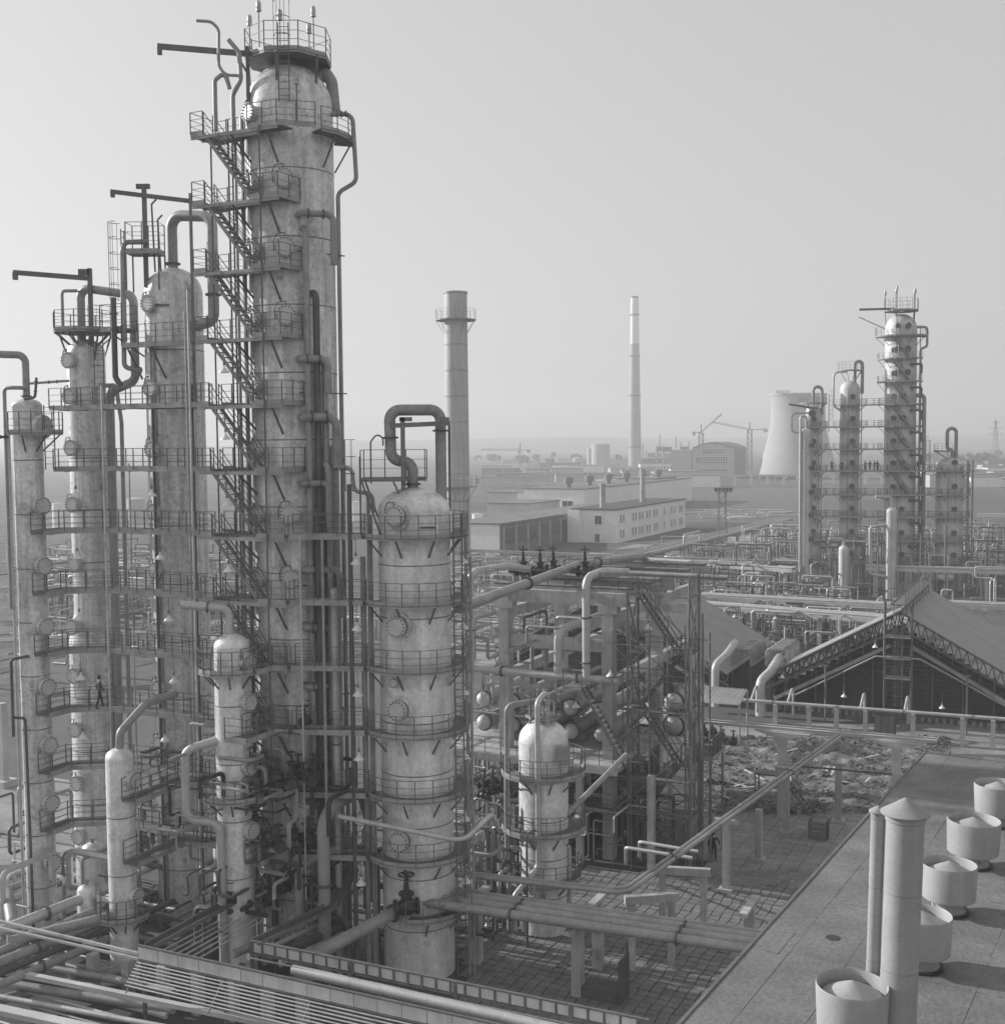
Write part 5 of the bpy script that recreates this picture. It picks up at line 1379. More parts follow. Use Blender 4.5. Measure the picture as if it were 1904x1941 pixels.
# corrugated canopy
cc = [G(1294, 1330, 3.6), G(1401, 1337, 3.6), G(1416, 1307, 4.3), G(1310, 1298, 4.3)]
t = thing('corrugated_canopy', 'pale corrugated sheet canopy on posts left of the furnace', 'canopy', Vector((cc[0].x, cc[0].y, 0)))
mb = MB(); N = 44
for k in range(N+1):
    f = k/N; dz = Z*(.07*math.sin(k*math.pi/1.0*0.5*1.0*2)) if False else Z*(.075 if k % 2 else -.075)
    mb.v += [cc[0].lerp(cc[1], f)+dz, cc[3].lerp(cc[2], f)+dz]
for k in range(N): mb.f.append((2*k, 2*k+2, 2*k+3, 2*k+1))
mb.build('corrugated_sheet', 'concrete_pale', t, False)
for p in cc: MB().beam(Vector((p.x, p.y, 0)), p-Z*.08, .14, .14).build('post', 'concrete', t, False)
random.seed(9)
for k in range(9):
    p = cc[0].lerp(cc[1], random.random()).lerp(cc[3].lerp(cc[2], random.random()), random.random()); p.z = .3
    tt = gate_valve('small dark valve or pump under the corrugated canopy', p, random.random()*3, random.uniform(.8, 1.4), 'valves under the canopy')
# white pipe on posts in front of the furnace
w0, w1 = G(1405, 1327, 2.6), G(2050, 1374, 2.6)
pipe('white pipe on concrete posts along the foot of the furnace', [w0, w1], .16, 'enamel' if False else 'pipe_pale', n=12, flanges=[(0, f) for f in (.1, .3, .5, .7)])
pipe('thinner pale pipe beside the white pipe at the foot of the furnace', [w0+B*.45-Z*.08, w1+B*.45-Z*.08], .09, 'pipe_pale')
for k, u in enumerate((1475, 1543, 1598, 1655, 1746, 1838, 1894)):
    f = (u-1405)/(2050-1405.0); p = w0.lerp(w1, f)
    tag(MB().box(Vector((p.x, p.y, 1.2)), (.18, .18, 1.2), AX_GRID).box(Vector((p.x, p.y, 2.42))+B*.2, (.16, .5, .06), AX_GRID).build('pipe_post', 'concrete_pale', None, False, org=(p.x, p.y, 0)), 'pale concrete post under the white furnace pipe, %s from the left' % ORD[k].replace('topmost', 'first'), 'post', 'posts of the white furnace pipe')
for k, u in enumerate((1645, 1730, 1500, 1425)):
    f = (u-1405)/(2050-1405.0); p = w0.lerp(w1, f)
    pipe('short pipe bent up from the white pipe to the furnace, %s' % ['middle one', 'right one', 'left one', 'leftmost'][k], [p+Z*.05, p+B*1.6+Z*.9, p+B*2.2+Z*.9, p+B*2.2-Z*1.5], .12, 'pipe_pale', bend=.3)
t = thing('steel_cabinet', 'dark steel cabinet standing by the white pipe in front of the furnace', 'cabinet', G(1677, 1402))
p = G(1677, 1402)
MB().box(p+Z*1.15, (.85, .4, 1.1), AX_GRID).build('cabinet_body', 'pipe_dark', t, False)
for k in range(3): MB().box(p+A*(-.55+.55*k)-B*.42+Z*1.15, (.25, .03, 1.0), AX_GRID).build('door_panel', 'steel_mid', t, False)

# ---- T-post rack before the rubble
b0, b1 = G(1330, 1369, 6.2), G(1775, 1406, 6.2)
t = tag(MB().beam(b0, b1, .2, .2).beam(b0+B*.9-Z*.03, b1+B*.9-Z*.03, .12, .12).build('rack_beam', 'concrete_pale', None, False, org=b0), 'long pale beam carried on two T-posts beyond the rubble', 'beam')
for k, u in enumerate((1490, 1703)):
    f = (u-1330)/(1775-1330.0); p = b0.lerp(b1, f); p.z = 0
    t = thing('t_post', 'pale concrete T-post %s' % ('left of the two beyond the rubble', 'right of the two, close to the roof edge'), 'post', p) if False else thing('t_post', 'pale concrete T-post beyond the rubble, %s' % ('left of two', 'right of two by the roof edge')[k], 'post', p)
    MB().box(p+Z*2.8, (.28, .28, 2.8), AX_GRID).build('post', 'concrete_pale', t, False)
    mb = MB(); h = 1.9
    mb.v += [p+A*-h+Z*6.0-B*.3, p+A*h+Z*6.0-B*.3, p+A*.4+Z*5.6-B*.3, p-A*.4+Z*5.6-B*.3]; mb.v += [v_+B*.6 for v_ in mb.v[:4]]
    mb.f += [(0, 1, 2, 3)[::-1], (4, 5, 6, 7), (0, 4, 5, 1), (1, 5, 6, 2), (2, 6, 7, 3), (3, 7, 4, 0)]
    mb.build('t_head', 'concrete_pale', t, False)
# ---- pair of pipes coming down the yard, turning left to the columns
z = 4.5
k0 = G(1600, 1384, z); k1 = G(1182, 1688, z); k2 = G(880, 1664, z)
for k in range(2):
    off = B*(-.32*k)+A*(.27*k)
    pipe('%s of the pair of pipes running diagonally down across the yard' % ('outer', 'inner')[k], [k0+A*(.32*k), k1+off, k2+B*(-.32*k)-A*4.5], .115, 'pipe_mid', n=12, bend=1.0, flanges=((0, .35), (0, .85)))
for k, (u, v, w_, lab) in enumerate(((1376, 1572, 1.4, 'T-headed concrete post under the pair of pipes, near the standing man'), (1437, 1545, 0, 'plain concrete post in the yard right of the standing man'), (1486, 1470, 1.4, 'T-headed concrete post where the pair of pipes meets the cross pipe'), (1590, 1462, 1.0, 'concrete post under the thin cross pipe by the roof edge'))):
    b = {0: G(1376, 1690), 1: G(1437, 1632), 2: G(1489, 1580), 3: G(1588, 1560)}[k]
    h = 26-(v-831)*b.y/2280
    t = thing('concrete_post', lab, 'post', b)
    MB().box(b+Z*h/2, (.2, .2, h/2), AX_GRID).build('post', 'concrete', t, False)
    MB().box(b+Z*.1, (.4, .4, .12), AX_GRID).build('footing', 'concrete', t, False)
    if w_: MB().box(b+Z*(h+.12), (w_/2, .16, .12), AX_GRID).build('head_beam', 'concrete', t, False)
cp0, cp1 = W(1500, 1451, 78), W(1690, 1468, 76)
pipe('thin dark cross pipe from the pair of pipes to the roof edge', [cp0, cp1], .07, 'pipe_dark')
# stair to a small pit deck near it
t = thing('yard_steps', 'small steel stair with rails standing in the rubble yard', 'stairs', G(1540, 1545))
b = G(1540, 1545)
mb = MB()
for s_ in (-.4, .4): mb.beam(b+B*s_, b+B*s_-A*2.2+Z*2.6, .05, .2)
so = mb.build('stair_stringer', 'steel_mid', t, False)
for k in range(1, 10): MB().box(b-A*(2.2*k/10)+Z*(2.6*k/10), (.12, .4, .02), AX_GRID).build('tread', 'steel_mid', t, False)
mb = MB()
for s_ in (-.4, .4): mb.tube([b+B*s_+Z, b+B*s_-A*2.2+Z*3.6], .025, 4); mb.beam(b+B*s_, b+B*s_+Z, .05, .05); mb.beam(b+B*s_-A*2.2+Z*2.6, b+B*s_-A*2.2+Z*3.6, .05, .05)
mb.build('handrail', 'steel_mid', t, False)
MB().box(b-A*3.1+Z*2.6, (.9, .6, .05), AX_GRID).build('landing', 'deck', t, False)
for s_, t_ in ((-2.3, -.5), (-3.9, -.5), (-3.9, .5), (-2.3, .5)): MB().beam(b+A*s_+B*t_, b+A*s_+B*t_+Z*2.6, .09, .09).build('leg', 'steel_mid', t, False)
t = thing('yard_crate', 'dark open crate standing at the edge of the rubble', 'crate', G(1551, 1590))
b = G(1551, 1590)
for k in range(4):
    MB().box(b+A*.55+Z*(.15+.32*k), (.03, .5, .13), AX_GRID).build('board', 'dark_board', t, False); MB().box(b-B*.5+Z*(.15+.32*k), (.55, .03, .13), AX_GRID).build('board', 'steel_mid', t, False); MB().box(b-A*.55+Z*(.15+.32*k), (.03, .5, .13), AX_GRID).build('board', 'dark_board', t, False)
# ---- portal frames and pipe posts below the three big pipes
def portal(label, p, q, h, w=.3):
    t = thing('portal_frame', label, 'frame', p)
    for c_ in (p, q): MB().box(c_+Z*h/2, (w/2, w/2, h/2), AX_GRID).build('post', 'concrete', t, False)
    d = (q-p).normalized()
    MB().beam(p-d*.35+Z*(h+.2), q+d*.35+Z*(h+.2), w+.02, .4).build('beam', 'concrete', t, False)
portal('concrete portal frame under the diagonal pipes, nearest the camera', G(1197, 1838), G(1272, 1832), 3.3)
portal('concrete portal frame with wide beam, just left of the standing man', G(1255, 1755), G(1333, 1760), 2.85)
for k in range(4):
    off = -.62*k
    p0, p1 = G(890, 1697, 3.9)+B*off, G(1470, 1770, 3.9)+B*off
    pipe('big grey pipe running level to the roof edge, %s of four from the back' % en[k], [p0-A*3, p1+A*2], (.16, .25, .25, .22)[k], 'pipe_mid', n=14, flanges=((0, .3), (0, .7)) if k else ())
for k, (u, v) in enumerate(((904, 1826), (1095, 1888), (1133, 1835), (1420, 1850))):
    b = G(u, v)
    t = thing('concrete_post', 'concrete post under the big level pipes, %s from the left' % en[k], 'post', b)
    MB().box(b+Z*1.7, (.24, .24, 1.7), AX_GRID).build('post', 'concrete', t, False)
    MB().box(b+Z*3.45+B*.0, (.2, 1.3, .1), AX_GRID).build('head_beam', 'concrete', t, False)
t = thing('steel_bin', 'dark rusty open steel bin with a tall back plate on the paving', 'bin', G(1170, 1905))
b = G(1178, 1898)
MB().box(b-A*.9+Z*.3, (.9, .55, .3), AX_GRID).build('bin_body', 'pipe_dark', t, False)
MB().box(b+A*.1+Z*1.05, (.05, .62, 1.05), AX_GRID).build('back_plate', 'pipe_dark', t, False)
MB().tube([b+A*.1+B*.5+Z*2.0, b+A*.05+B*.6+Z*2.6], .05, 6).build('lug', 'pipe_dark', t)
p = [G(1195, 1612, 1.2), G(1207, 1603, 2.4), G(1330, 1628, 2.6), G(1345, 1640, 1.0)]
pipe('white bent pipe pair over the pumps near the portal frames', [G(1186, 1636, 1), G(1186, 1607, 3.2), G(1312, 1627, 3.2)], .1, 'pipe_pale', bend=.3)
pipe('white bent pipe over the pumps near the portal frames, behind its twin', [G(1206, 1630, 1)+B*.5, G(1206, 1601, 3.2)+B*.5, G(1318, 1620, 3.2)+B*.5], .1, 'pipe_pale', bend=.3)

# ================================================================== roof at right
zr = 12.0
e0, e1 = G(1278, 1955, zr), G(1752, 1428, zr)
ed = (e1-e0); ed.z = 0; L = ed.length; ed.normalize(); en_ = Vector((ed.y, -ed.x, 0))
bd = thing('flat_roofed_building', 'building with a broad flat felt roof filling the lower right corner', 'building', (e0.x, e0.y, 0))
q0 = e0-ed*6; 
mb = MB(); mb.box(q0+ed*(L+6)/2+en_*22-Z*6.1, ((L+6)/2-.1, 21.9, 5.9), (ed, en_, Z)); mb.build('wall', 'plaster_grey', bd, False)
for k in range(9):          # felt strips laid across the roof
    w_ = (L+6)/9
    MB().box(q0+ed*(w_*(k+.5))+en_*22-Z*(.06-.004*(k % 2)), (w_/2-.004, 22, .06), (ed, en_, Z)).build('felt_strip', 'felt_roof', bd, False)
MB().box(q0+ed*(L+6)/2-en_*.04-Z*.10, ((L+6)/2, .05, .13), (ed, en_, Z)).build('eaves_flashing', 'steel', bd, False)
MB().box(e1+ed*.06+en_*22-Z*.10, (.05, 22, .13), (ed, en_, Z)).build('eaves_flashing', 'steel', bd, False)
# felt patches and a drain
MB().lathe([(.2, 0.001), (.2, .012), (.001, .012)], 18, G(1578, 1778, zr+.003), AX_W).build('roof_drain', 'valve_iron', bd)
random.seed(31)
for k in range(34):
    f, g = random.random(), random.uniform(.4, 13)
    p = q0+ed*((L+6)*f)+en_*g
    MB().box(p+Z*.006, (random.uniform(.3, 1.6), random.uniform(.12, .6), .004+.001*(k % 4)), (ed if k % 3 else en_, en_ if k % 3 else -ed, Z)).build('felt_patch', 'felt_roof', bd, False)
for k in range(14):
    g = 1.0+1.6*k
    MB().box(q0+ed*(L+6)/2+en_*(g+random.uniform(-.1, .1))+Z*.004, ((L+6)/2-.2, .05, .004), (ed, en_, Z)).build('felt_lap', 'felt_roof', bd, False) if k % 2 else MB().box(q0+ed*(L+6)/2+en_*g+Z*.004, ((L+6)/2-.2, .035, .004), (ed, en_, Z)).build('felt_lap', 'felt_roof', bd, False)
# mushroom ventilators
def vent_parts():
    dr = MB().lathe([(.78, .45), (.78, .46), (.82, 1.45), (.80, 1.5), (.77, 1.45), (.76, .6)], 40).mesh('drum', 'panel_white')
    ne = MB().lathe([(.5, 0), (.5, .62), (.76, .62)], 28).mesh('neck', 'panel_white')
    ca = MB().lathe([(.68, 1.16), (.68, 1.24), (.34, 1.42), (.06, 1.56), (.001, 1.57)], 36).mesh('cone_cap', 'panel_white')
    cu = MB().lathe([(.62, 0), (.62, .06), (.5, .06)], 24).mesh('felt_collar', 'valve_iron')
    rd = MB()
    for k in range(3):
        a = 2.1*k+.4; rd.beam((.80*math.cos(a), .80*math.sin(a), 1.1), (.52*math.cos(a+.5), .52*math.sin(a+.5), .2), .02, .02)
    return (('drum', dr), ('neck', ne), ('cone_cap', ca), ('felt_collar', cu), ('stay_rods', rd.mesh('stay_rods', 'steel')))
vp = vent_parts()
vl = ['nearest drum ventilator, half hidden by the roof flues', 'second drum ventilator, peeking out behind the roof flue', 'third drum ventilator from the camera on the felt roof', 'fourth drum ventilator on the felt roof, second from the far end', 'farthest drum ventilator on the felt roof, cut by the frame edge']
for k, (u, v, sc) in enumerate(((1613, 1985, 1.0), (1744, 1832, .95), (1797, 1728, .96), (1842, 1640, 1.02), (1890, 1563, 1.0))):
    b = G(u, v, zr+.01)
    t = thing('roof_ventilator', vl[k], 'ventilator', b, 'roof ventilators')
    for nm, me in vp:
        o = bpy.data.objects.new(nm, me); col.objects.link(o); o.parent = t
    t.scale = (sc, sc, sc); t.rotation_euler = (R_(random.uniform(-1.5, 1.5)), 0, k*1.3)
# pair of flues with conical hats
for k, (u, v, r, zt_) in enumerate(((1699, 1960, .42, 17.4), (1650, 1960, .16, 17.25))):
    b = W(u, 1941, 27.0 if k == 0 else 27.6); b.z = zr
    t = thing('roof_flue', ('thick white flue pipe with a conical hat rising from the roof', 'thin white flue pipe beside the thick one, with a small conical hat')[k], 'flue', b)
    tl = Vector((.15 if k == 0 else .12, 0, zt_-zr))
    for j in range(3):
        MB().tube([b+tl*(j/3)+Z*.004, b+tl*((j+1)/3)-Z*.004], r-(.004*(j % 2)), 40).build('flue_section', 'panel_white', t)
    top = b+tl
    MB().lathe([(r*1.02, -.14), (r*1.08, -.12), (r*1.08, .0), (r*.9, .0)], 36, top).build('collar', 'panel_white', t)
    for a in (0, 2.09, 4.19): MB().beam(top+Vector((r*math.cos(a), r*math.sin(a), -.05)), top+Vector((r*.98*math.cos(a), r*.98*math.sin(a), .09)), .03, .03).build('hat_stay', 'steel', t, False)
    MB().lathe([(r*1.32, .02), (r*1.34, .05), (r*.67, .05+r*.42), (.001, .05+r*.84), ], 36, top).build('conical_hat', 'sheet_roof', t)
MB().tube([W(1668, 1941, 27.4)*1.0+Vector((0, 0, zr-W(1668, 1941, 27.4).z)), W(1668, 1941, 27.4)+Vector((.15, .1, 17.1-W(1668, 1941, 27.4).z))], .03, 6).build('flue_stay', 'steel', bd)
# ================================================================== the distant group of columns
FLV = [31.5, 27.8, 24.0, 20.3, 16.3, 12.5, 8.5, 4.8]
Q1, Q2, Q3, Q4, Q5 = plan(1526, 1000, 199), plan(1539, 1000, 208), plan(1608, 1000, 207), plan(1703, 1000, 205), plan(1798, 1000, 203)
Q6, Q7 = plan(1688, 1050, 193), plan(1598, 1080, 194)
def far_col(label, c, R, top, levels, az=-100, a0=-200, a1=20, headk=.4, mh=True, step=1.3):
    t = thing('distillation_column', label, 'column', c, 'distant columns')
    shell(t, c, [(0, R), (top-R*headk*2, R)], 'cladding_far', headk=headk, course=4.0, n=28, seam=False)
    for z in levels:
        ring_platform(t, c, R, R+1.05, z, a0, a1, bl=1.0, spacing=1.7)
        if mh and z+1.3 < top: manhole(t, c, R-.03, z+1.45, az, .45, .35, davit=False, mm='pipe_dark')  # dark covers: the shade of the camera-facing side is put into the colour
    for s_ in (-.5, .9): MB().tube([c+Vector((R*s_, -R-.15, 0)), c+Vector((R*s_, -R-.15, top-R))], .08, 6).build('riser_pipe', 'pipe_mid', t)
    return t
f1 = far_col('slender white column at the left of the distant group', Q1, .8, 27.6, [], mh=False)
pipe('', [Q1+Z*27.4, Q1+Vector((0, 0, 29.6)), Q1+Vector((-1.0, -.3, 29.6)), Q1+Vector((-1.0, -.3, 1))], .2, 'pipe_pale', parent=f1, name='overhead_pipe')
pipe('', [Q1+Vector((.2, 0, 26)), Q1+Vector((-6.2, 0, 26)), Q1+Vector((-6.2, 0, 33.0)), Q1+Vector((.5, 3, 33.2)), Q1+Vector((.8, 8, 33))], .22, 'pipe_pale', parent=f1, name='side_pipe') if False else None
for z in FLV[2:]: manhole(f1, Q1, .78, z+.8, -40, .45, .35, davit=False, mm='pipe_dark')  # covers coloured dark to stand in for shade
f2 = far_col('narrow column with a hairpin pipe on its head, in the distant group', Q2, 1.25, 31.6, [27.8, 24, 20.3, 16.3, 12.5, 8.5])
pipe('', [Q2+Z*31, Q2+Z*34.8, Q2+Vector((1.5, 0, 34.8)), Q2+Vector((1.5, 0, 30))], .28, 'pipe_mid', parent=f2, name='overhead_pipe', bend=.8)
manhole(f2, Q2, 1.22, 30.2, -110, .6, .35, davit=False, mm='pipe_dark')  # shade on this cover painted in by the dark material
ring_platform(f2, Q2, 1.2, 2.3, 31.9, -190, 60, bl=1.2)
ladder(f2, (Q2.x+2.5, Q2.y-.8), 27, 33.5, (-1, 0))
MB().beam(Q2+Vector((.4, -1, 31)), Q2+Vector((-4.5, -1, 31.8)), .2, .3).build('davit_boom', 'steel', f2, False)
pipe('', [Q2+Vector((-1.0, -1, 30.3)), Q2+Vector((-3.9, -1, 30.3)), Q2+Vector((-3.9, -1, 27)), Q2+Vector((-1.2, -1, 26.9))], .18, 'pipe_pale', parent=f2, name='side_pipe', bend=.8)
f3 = far_col('white-banded column with round head and tall hairpin pipe, middle of the distant group', Q3, 1.65, 35.7, [31.5, 27.8, 24, 20.3, 16.3, 12.5, 8.5, 4.8], az=-92)
pipe('', [Q3+Vector((.7, -.3, 35.0)), Q3+Vector((.7, -.3, 39.0)), Q3+Vector((2.0, -.3, 39.0)), Q3+Vector((2.0, -.3, 33.5))], .3, 'pipe_mid', parent=f3, name='overhead_pipe', bend=.6)
ring_platform(f3, Q3, .6, 2.1, 37.4, -180, 20, bl=2.0, h=1.5)
pipe('', [Q3+Vector((-1, -1.2, 37.2)), Q3+Vector((-3.2, -1.4, 37.2)), Q3+Vector((-3.2, -1.4, 31.4)), Q3+Vector((-1.6, -1.4, 30.4)), Q3+Vector((-1.5, -1.4, 29))], .18, 'pipe_pale', parent=f3, name='side_pipe', bend=1.0)
f4 = far_col('largest column of the distant group, crowned by a railed lamp platform', Q4, 2.6, 46.8, FLV, headk=.5, a0=-215, a1=30)
for z in (43.0, 39.2, 35.3):
    ring_platform(f4, Q4, 2.6, 4.2 if z > 41 else 3.8, z, -215, 15 if z > 41 else -40, bl=1.5, spacing=1.5, h=1.5 if z > 41 else 1.05)
    manhole(f4, Q4, 2.55, z+1.6, -85, .5, .4, davit=False, mm='pipe_dark'); manhole(f4, Q4, 2.55, z+1.6, -118, .42, .4, davit=False, mm='pipe_dark')  # both covers darkened by material in place of shade
for i in range(7):
    z0 = (43.0, 39.2, 35.3, 31.5, 27.8, 24.0, 20.3)[i]; z1 = (39.2, 35.3, 31.5, 27.8, 24.0, 20.3, 16.3)[i]
    mb = MB()
    for t_ in (-3.3, -2.7): mb.beam(Q4+Vector((-2.6, t_, z0)), Q4+Vector((.6, t_, z1)), .06, .25); mb.tube([Q4+Vector((-2.6, t_, z0+1)), Q4+Vector((.6, t_, z1+1))], .04, 4)
    so = mb.build('stair_flight', 'steel_mid', f4, False)
    manhole(f4, Q4, 2.55, z1+1.4, -130, .45, .4, davit=False, mm='pipe_dark')  # dark colour again stands for the cover's shaded face
ring_platform(f4, Q4, .5, 2.9, 47.3, 0, 360, n=8, brackets=False, h=2.0)
for k in range(5):
    a = R_(20+72*k); p = Q4+Vector((2.6*math.cos(a), 2.6*math.sin(a), 47.3)); MB().tube([p, p+Z*(2.7+.5*(k % 2))], .06, 5).build('lamp_pole', 'steel', f4); inst('warning_lamp', lampm, f4, p+Z*(2.7+.5*(k % 2)), scale=(1.6, 1.6, 1.6))
    MB().beam(p, Q4+Vector((2.4*math.cos(a), 2.4*math.sin(a), 44.5)), .12, .12).build('platform_leg', 'steel', f4, False)
MB().beam(Q4+Vector((-1.5, -1, 47.6)), Q4+Vector((-7.4, -1, 47.5)), .2, .35).build('davit_boom', 'steel', f4, False)
MB().beam(Q4+Vector((-3.2, -1.5, 44.2)), Q4+Vector((-7.6, -1.5, 46.2)), .12, .12).build('stay_rod', 'steel', f4, False)
pipe('', [Q4+Vector((2.4, -1, 44.5)), Q4+Vector((4.1, -1, 44.5)), Q4+Vector((4.1, -1, 41.3)), Q4+Vector((3.0, -1, 40.8)), Q4+Vector((3.0, -1, 2))], .2, 'pipe_mid', parent=f4, name='relief_pipe', bend=.6)
pipe('', [Q4+Vector((2.0, -2.2, 33)), Q4+Vector((3.3, -2.2, 33)), Q4+Vector((3.3, -2.2, 2))], .35, 'pipe_mid', parent=f4, name='riser_pipe', bend=.6)
for k, z in enumerate(FLV + [35.3, 39.2]): pipe('', [Q4+Vector((.9, -2.3, z-1)), Q4+Vector((1.0, -3.0, z-1)), Q4+Vector((2.6, -2.8, z-1)), Q4+Vector((2.6, -2.6, z-2.6))], .2, 'pipe_dark', parent=f4, name='side_nozzle', bend=.3)
f5 = far_col('stout column at the right end of the distant group, with a tall pipe loop', Q5, 2.25, 22.5, [20.3, 16.3, 12.5, 8.5, 4.8], az=-92, a0=-190, a1=50)
pipe('', [Q5+Vector((.4, 0, 22)), Q5+Vector((.4, 0, 23.8)), Q5+Vector((-.5, 0, 24.0)), Q5+Vector((-.5, 0, 27.4)), Q5+Vector((1.0, 0, 27.4)), Q5+Vector((1.0, 0, 21.5))], .3, 'pipe_mid', parent=f5, name='overhead_pipe', bend=.7)
ring_platform(f5, Q5, .5, 2.6, 23.6, 120, 260, bl=1.2, h=1.3); ladder(f5, (Q5.x-3.6, Q5.y-.5), 20, 25.5, (1, 0))
for dx, r in ((2.9, .5), (3.7, .35)): MB().tube([Q5+Vector((dx, -.5, 0)), Q5+Vector((dx, -.5, 22))], r*.4, 8).build('riser_pipe', 'pipe_mid', f5)
f6 = far_col('thin white column in front of the largest distant column', Q6, .82, 14.8, [], mh=False)
pipe('', [Q6+Z*14.6, Q6+Z*16.4, Q6+Vector((-2.6, 0, 16.5))], .24, 'pipe_pale', parent=f6, name='overhead_pipe')
pipe('', [Q6+Vector((-.4, 0, 12)), Q6+Vector((-3.4, 0, 11.6)), Q6+Vector((-3.4, 0, 4)), Q6+Vector((-.5, 0, 3.6))], .24, 'pipe_pale', parent=f6, name='side_pipe')
f7 = far_col('shortest white column in front of the distant group', Q7, .78, 8.6, [], mh=False)
pipe('', [Q7+Z*8.4, Q7+Z*9.6, Q7+Vector((-2.4, 0, 9.7))], .24, 'pipe_pale', parent=f7, name='overhead_pipe')
for k, z in enumerate(FLV):
    pts = [Q3+Vector((1.0, -2.4, 0)), Q4+Vector((-2, -3.3, 0))] if k == 0 else [Q2+Vector((-1.4, -1.9, 0)), Q3+Vector((0, -2.4, 0)), Q4+Vector((-2, -3.3, 0))]
    if k >= 3: pts += [Q4+Vector((2.6, -3.2, 0)), Q5+Vector((2.2, -2.9, 0))]
    catwalk('%s catwalk across the distant group of columns%s' % (('topmost', 'second', 'third', 'fourth', 'fifth', 'sixth', 'seventh', 'lowest')[k], ', crowded with men' if k == 3 else ''), pts, z=z, w=.95, group='distant catwalks')
for k in range(9):
    c = Q1 + Vector((3 + 3.6*k, -4 - (k % 3), 0))
    tag(MB().beam(c, c+Z*(8+2*(k % 3)), .2, .2).build('steel_post', 'steel_mid', None, False, org=c), 'upright steel post among the pipework at the foot of the distant columns', 'post', 'posts below the distant columns')

# ================================================================== pipe racks of the middle distance
def rack(label, p0, p1, posts, beams=2, wd=1.6, m='concrete_pale', bh=.55, pipes=2, rp=.14, group='concrete pipe racks'):
    t = thing('pipe_rack', label, 'pipe rack', Vector((p0.x, p0.y, 0)), group)
    d = (p1-p0); d.z = 0; d.normalize(); s = Vector((-d.y, d.x, 0))
    for j in range(beams): MB().beam(p0+s*(wd*j)-Z*bh/2, p1+s*(wd*j)-Z*bh/2, .32, bh).build('beam', m, t, False)
    for f in posts:
        p = p0.lerp(p1, f)
        MB().box(Vector((p.x, p.y, (p.z-bh-.25)/2))+s*wd/2, (.25, .25, (p.z-bh-.25)/2), (d, s, Z)).build('post', m, t, False)
        MB().box(Vector((p.x, p.y, p.z-bh-.13))+s*wd/2, (.22, wd/2+.3, .12), (d, s, Z)).build('head_beam', m, t, False)
    for j in range(pipes):
        MB().tube([p0+s*(wd*(j+.5)/pipes)+Z*(rp+.02), p1+s*(wd*(j+.5)/pipes)+Z*(rp+.02)], rp*(1, .7, 1.3)[j % 3], 8).build('carried_pipe', 'pipe_pale' if j % 2 == 0 else 'pipe_mid', t)
    return t
rack('pale concrete pipe rack crossing before the distant columns, nearer of two beams', G(1296, 1143, 4.6), G(1720, 1176, 4.6), (.02, .3, .62, .95), pipes=3)
rack('pale concrete pipe rack crossing before the distant columns, farther of two beams', G(1290, 1127, 4.9), G(1700, 1149, 4.9), (.02, .35, .7, .98), pipes=3)
rack('long pale pipe rack in the middle distance, right of the pipe bridge', G(1200, 1060, 4.9), G(1500, 1079, 4.9), (.05, .5, .95), pipes=3)
rack('white pipe line on low supports across the middle distance', G(800, 1041, 4.6), G(1500, 1066, 4.6), (.1, .25, .4, .55, .7, .85), beams=1, wd=.8, bh=.25, pipes=2, rp=.16)
rack('lower pipe rack behind the concrete frame', G(860, 1078, 3.6), G(1280, 1100, 3.6), (.05, .35, .65, .95), pipes=4)
rack('pipe rack right of the furnace toward the frame edge', G(1690, 1140, 4.4), G(2050, 1155, 4.4), (.05, .5, .95), pipes=3)
rack('pipe rack among the distant columns on the right', G(1640, 1075, 5), G(2000, 1085, 5), (.05, .35, .65, .95), pipes=3)
rack('pale pipe rack behind the distant slender column on the left', G(1320, 1030, 4), G(1530, 1036, 4), (.05, .35, .65, .95), pipes=3)
rack('portal pipe rack left of the slender distant column', G(1462, 992, 8.5), G(1530, 992, 8.5), (.05, .95), pipes=2, wd=3)
rack('high pale rack at the right behind the stout distant column', G(1850, 975, 6), G(2000, 978, 6), (.1, .5, .9), pipes=2, wd=3)
# pipe bridge running away to the right
t = thing('pipe_bridge', 'broad bundle of pipes on trestles running away past the office block', 'pipe rack', G(1106, 1140))
b0, b1 = G(1106, 1082, 5.2), G(1500, 985, 5.2)
d = (b1-b0); L_ = Vector((d.x, d.y, 0)).length; d.z = 0; d.normalize(); s = Vector((-d.y, d.x, 0))
for j, r in enumerate((.42, .3, .5, .25, .36)):
    MB().tube([b0+s*(1.0*j), b1+s*(1.0*j)+Z*.1], r, 10).build('carried_pipe', ('pipe_mid', 'pipe_pale', 'pipe_mid', 'pipe_pale', 'pipe_mid')[j], t)
n = int(L_/12)
for k in range(n+1):
    p = b0+d*(12*k)
    for w_ in (0, 4): MB().beam(Vector((p.x, p.y, 0))+s*w_, Vector((p.x, p.y, 4.5))+s*w_, .4, .4).build('post', 'concrete_pale', t, False)
    MB().beam(Vector((p.x, p.y, 4.55))-s*.5, Vector((p.x, p.y, 4.55))+s*4.6, .4, .4).build('head_beam', 'concrete_pale', t, False)
pipe('raised expansion loop of pale pipe on the pipe bridge', [b0+d*48-Z*.1, b0+d*48+Z*2.2, b0+d*58+A*.0+Z*2.2, b0+d*58-Z*.1], .22, 'pipe_pale', bend=.8)
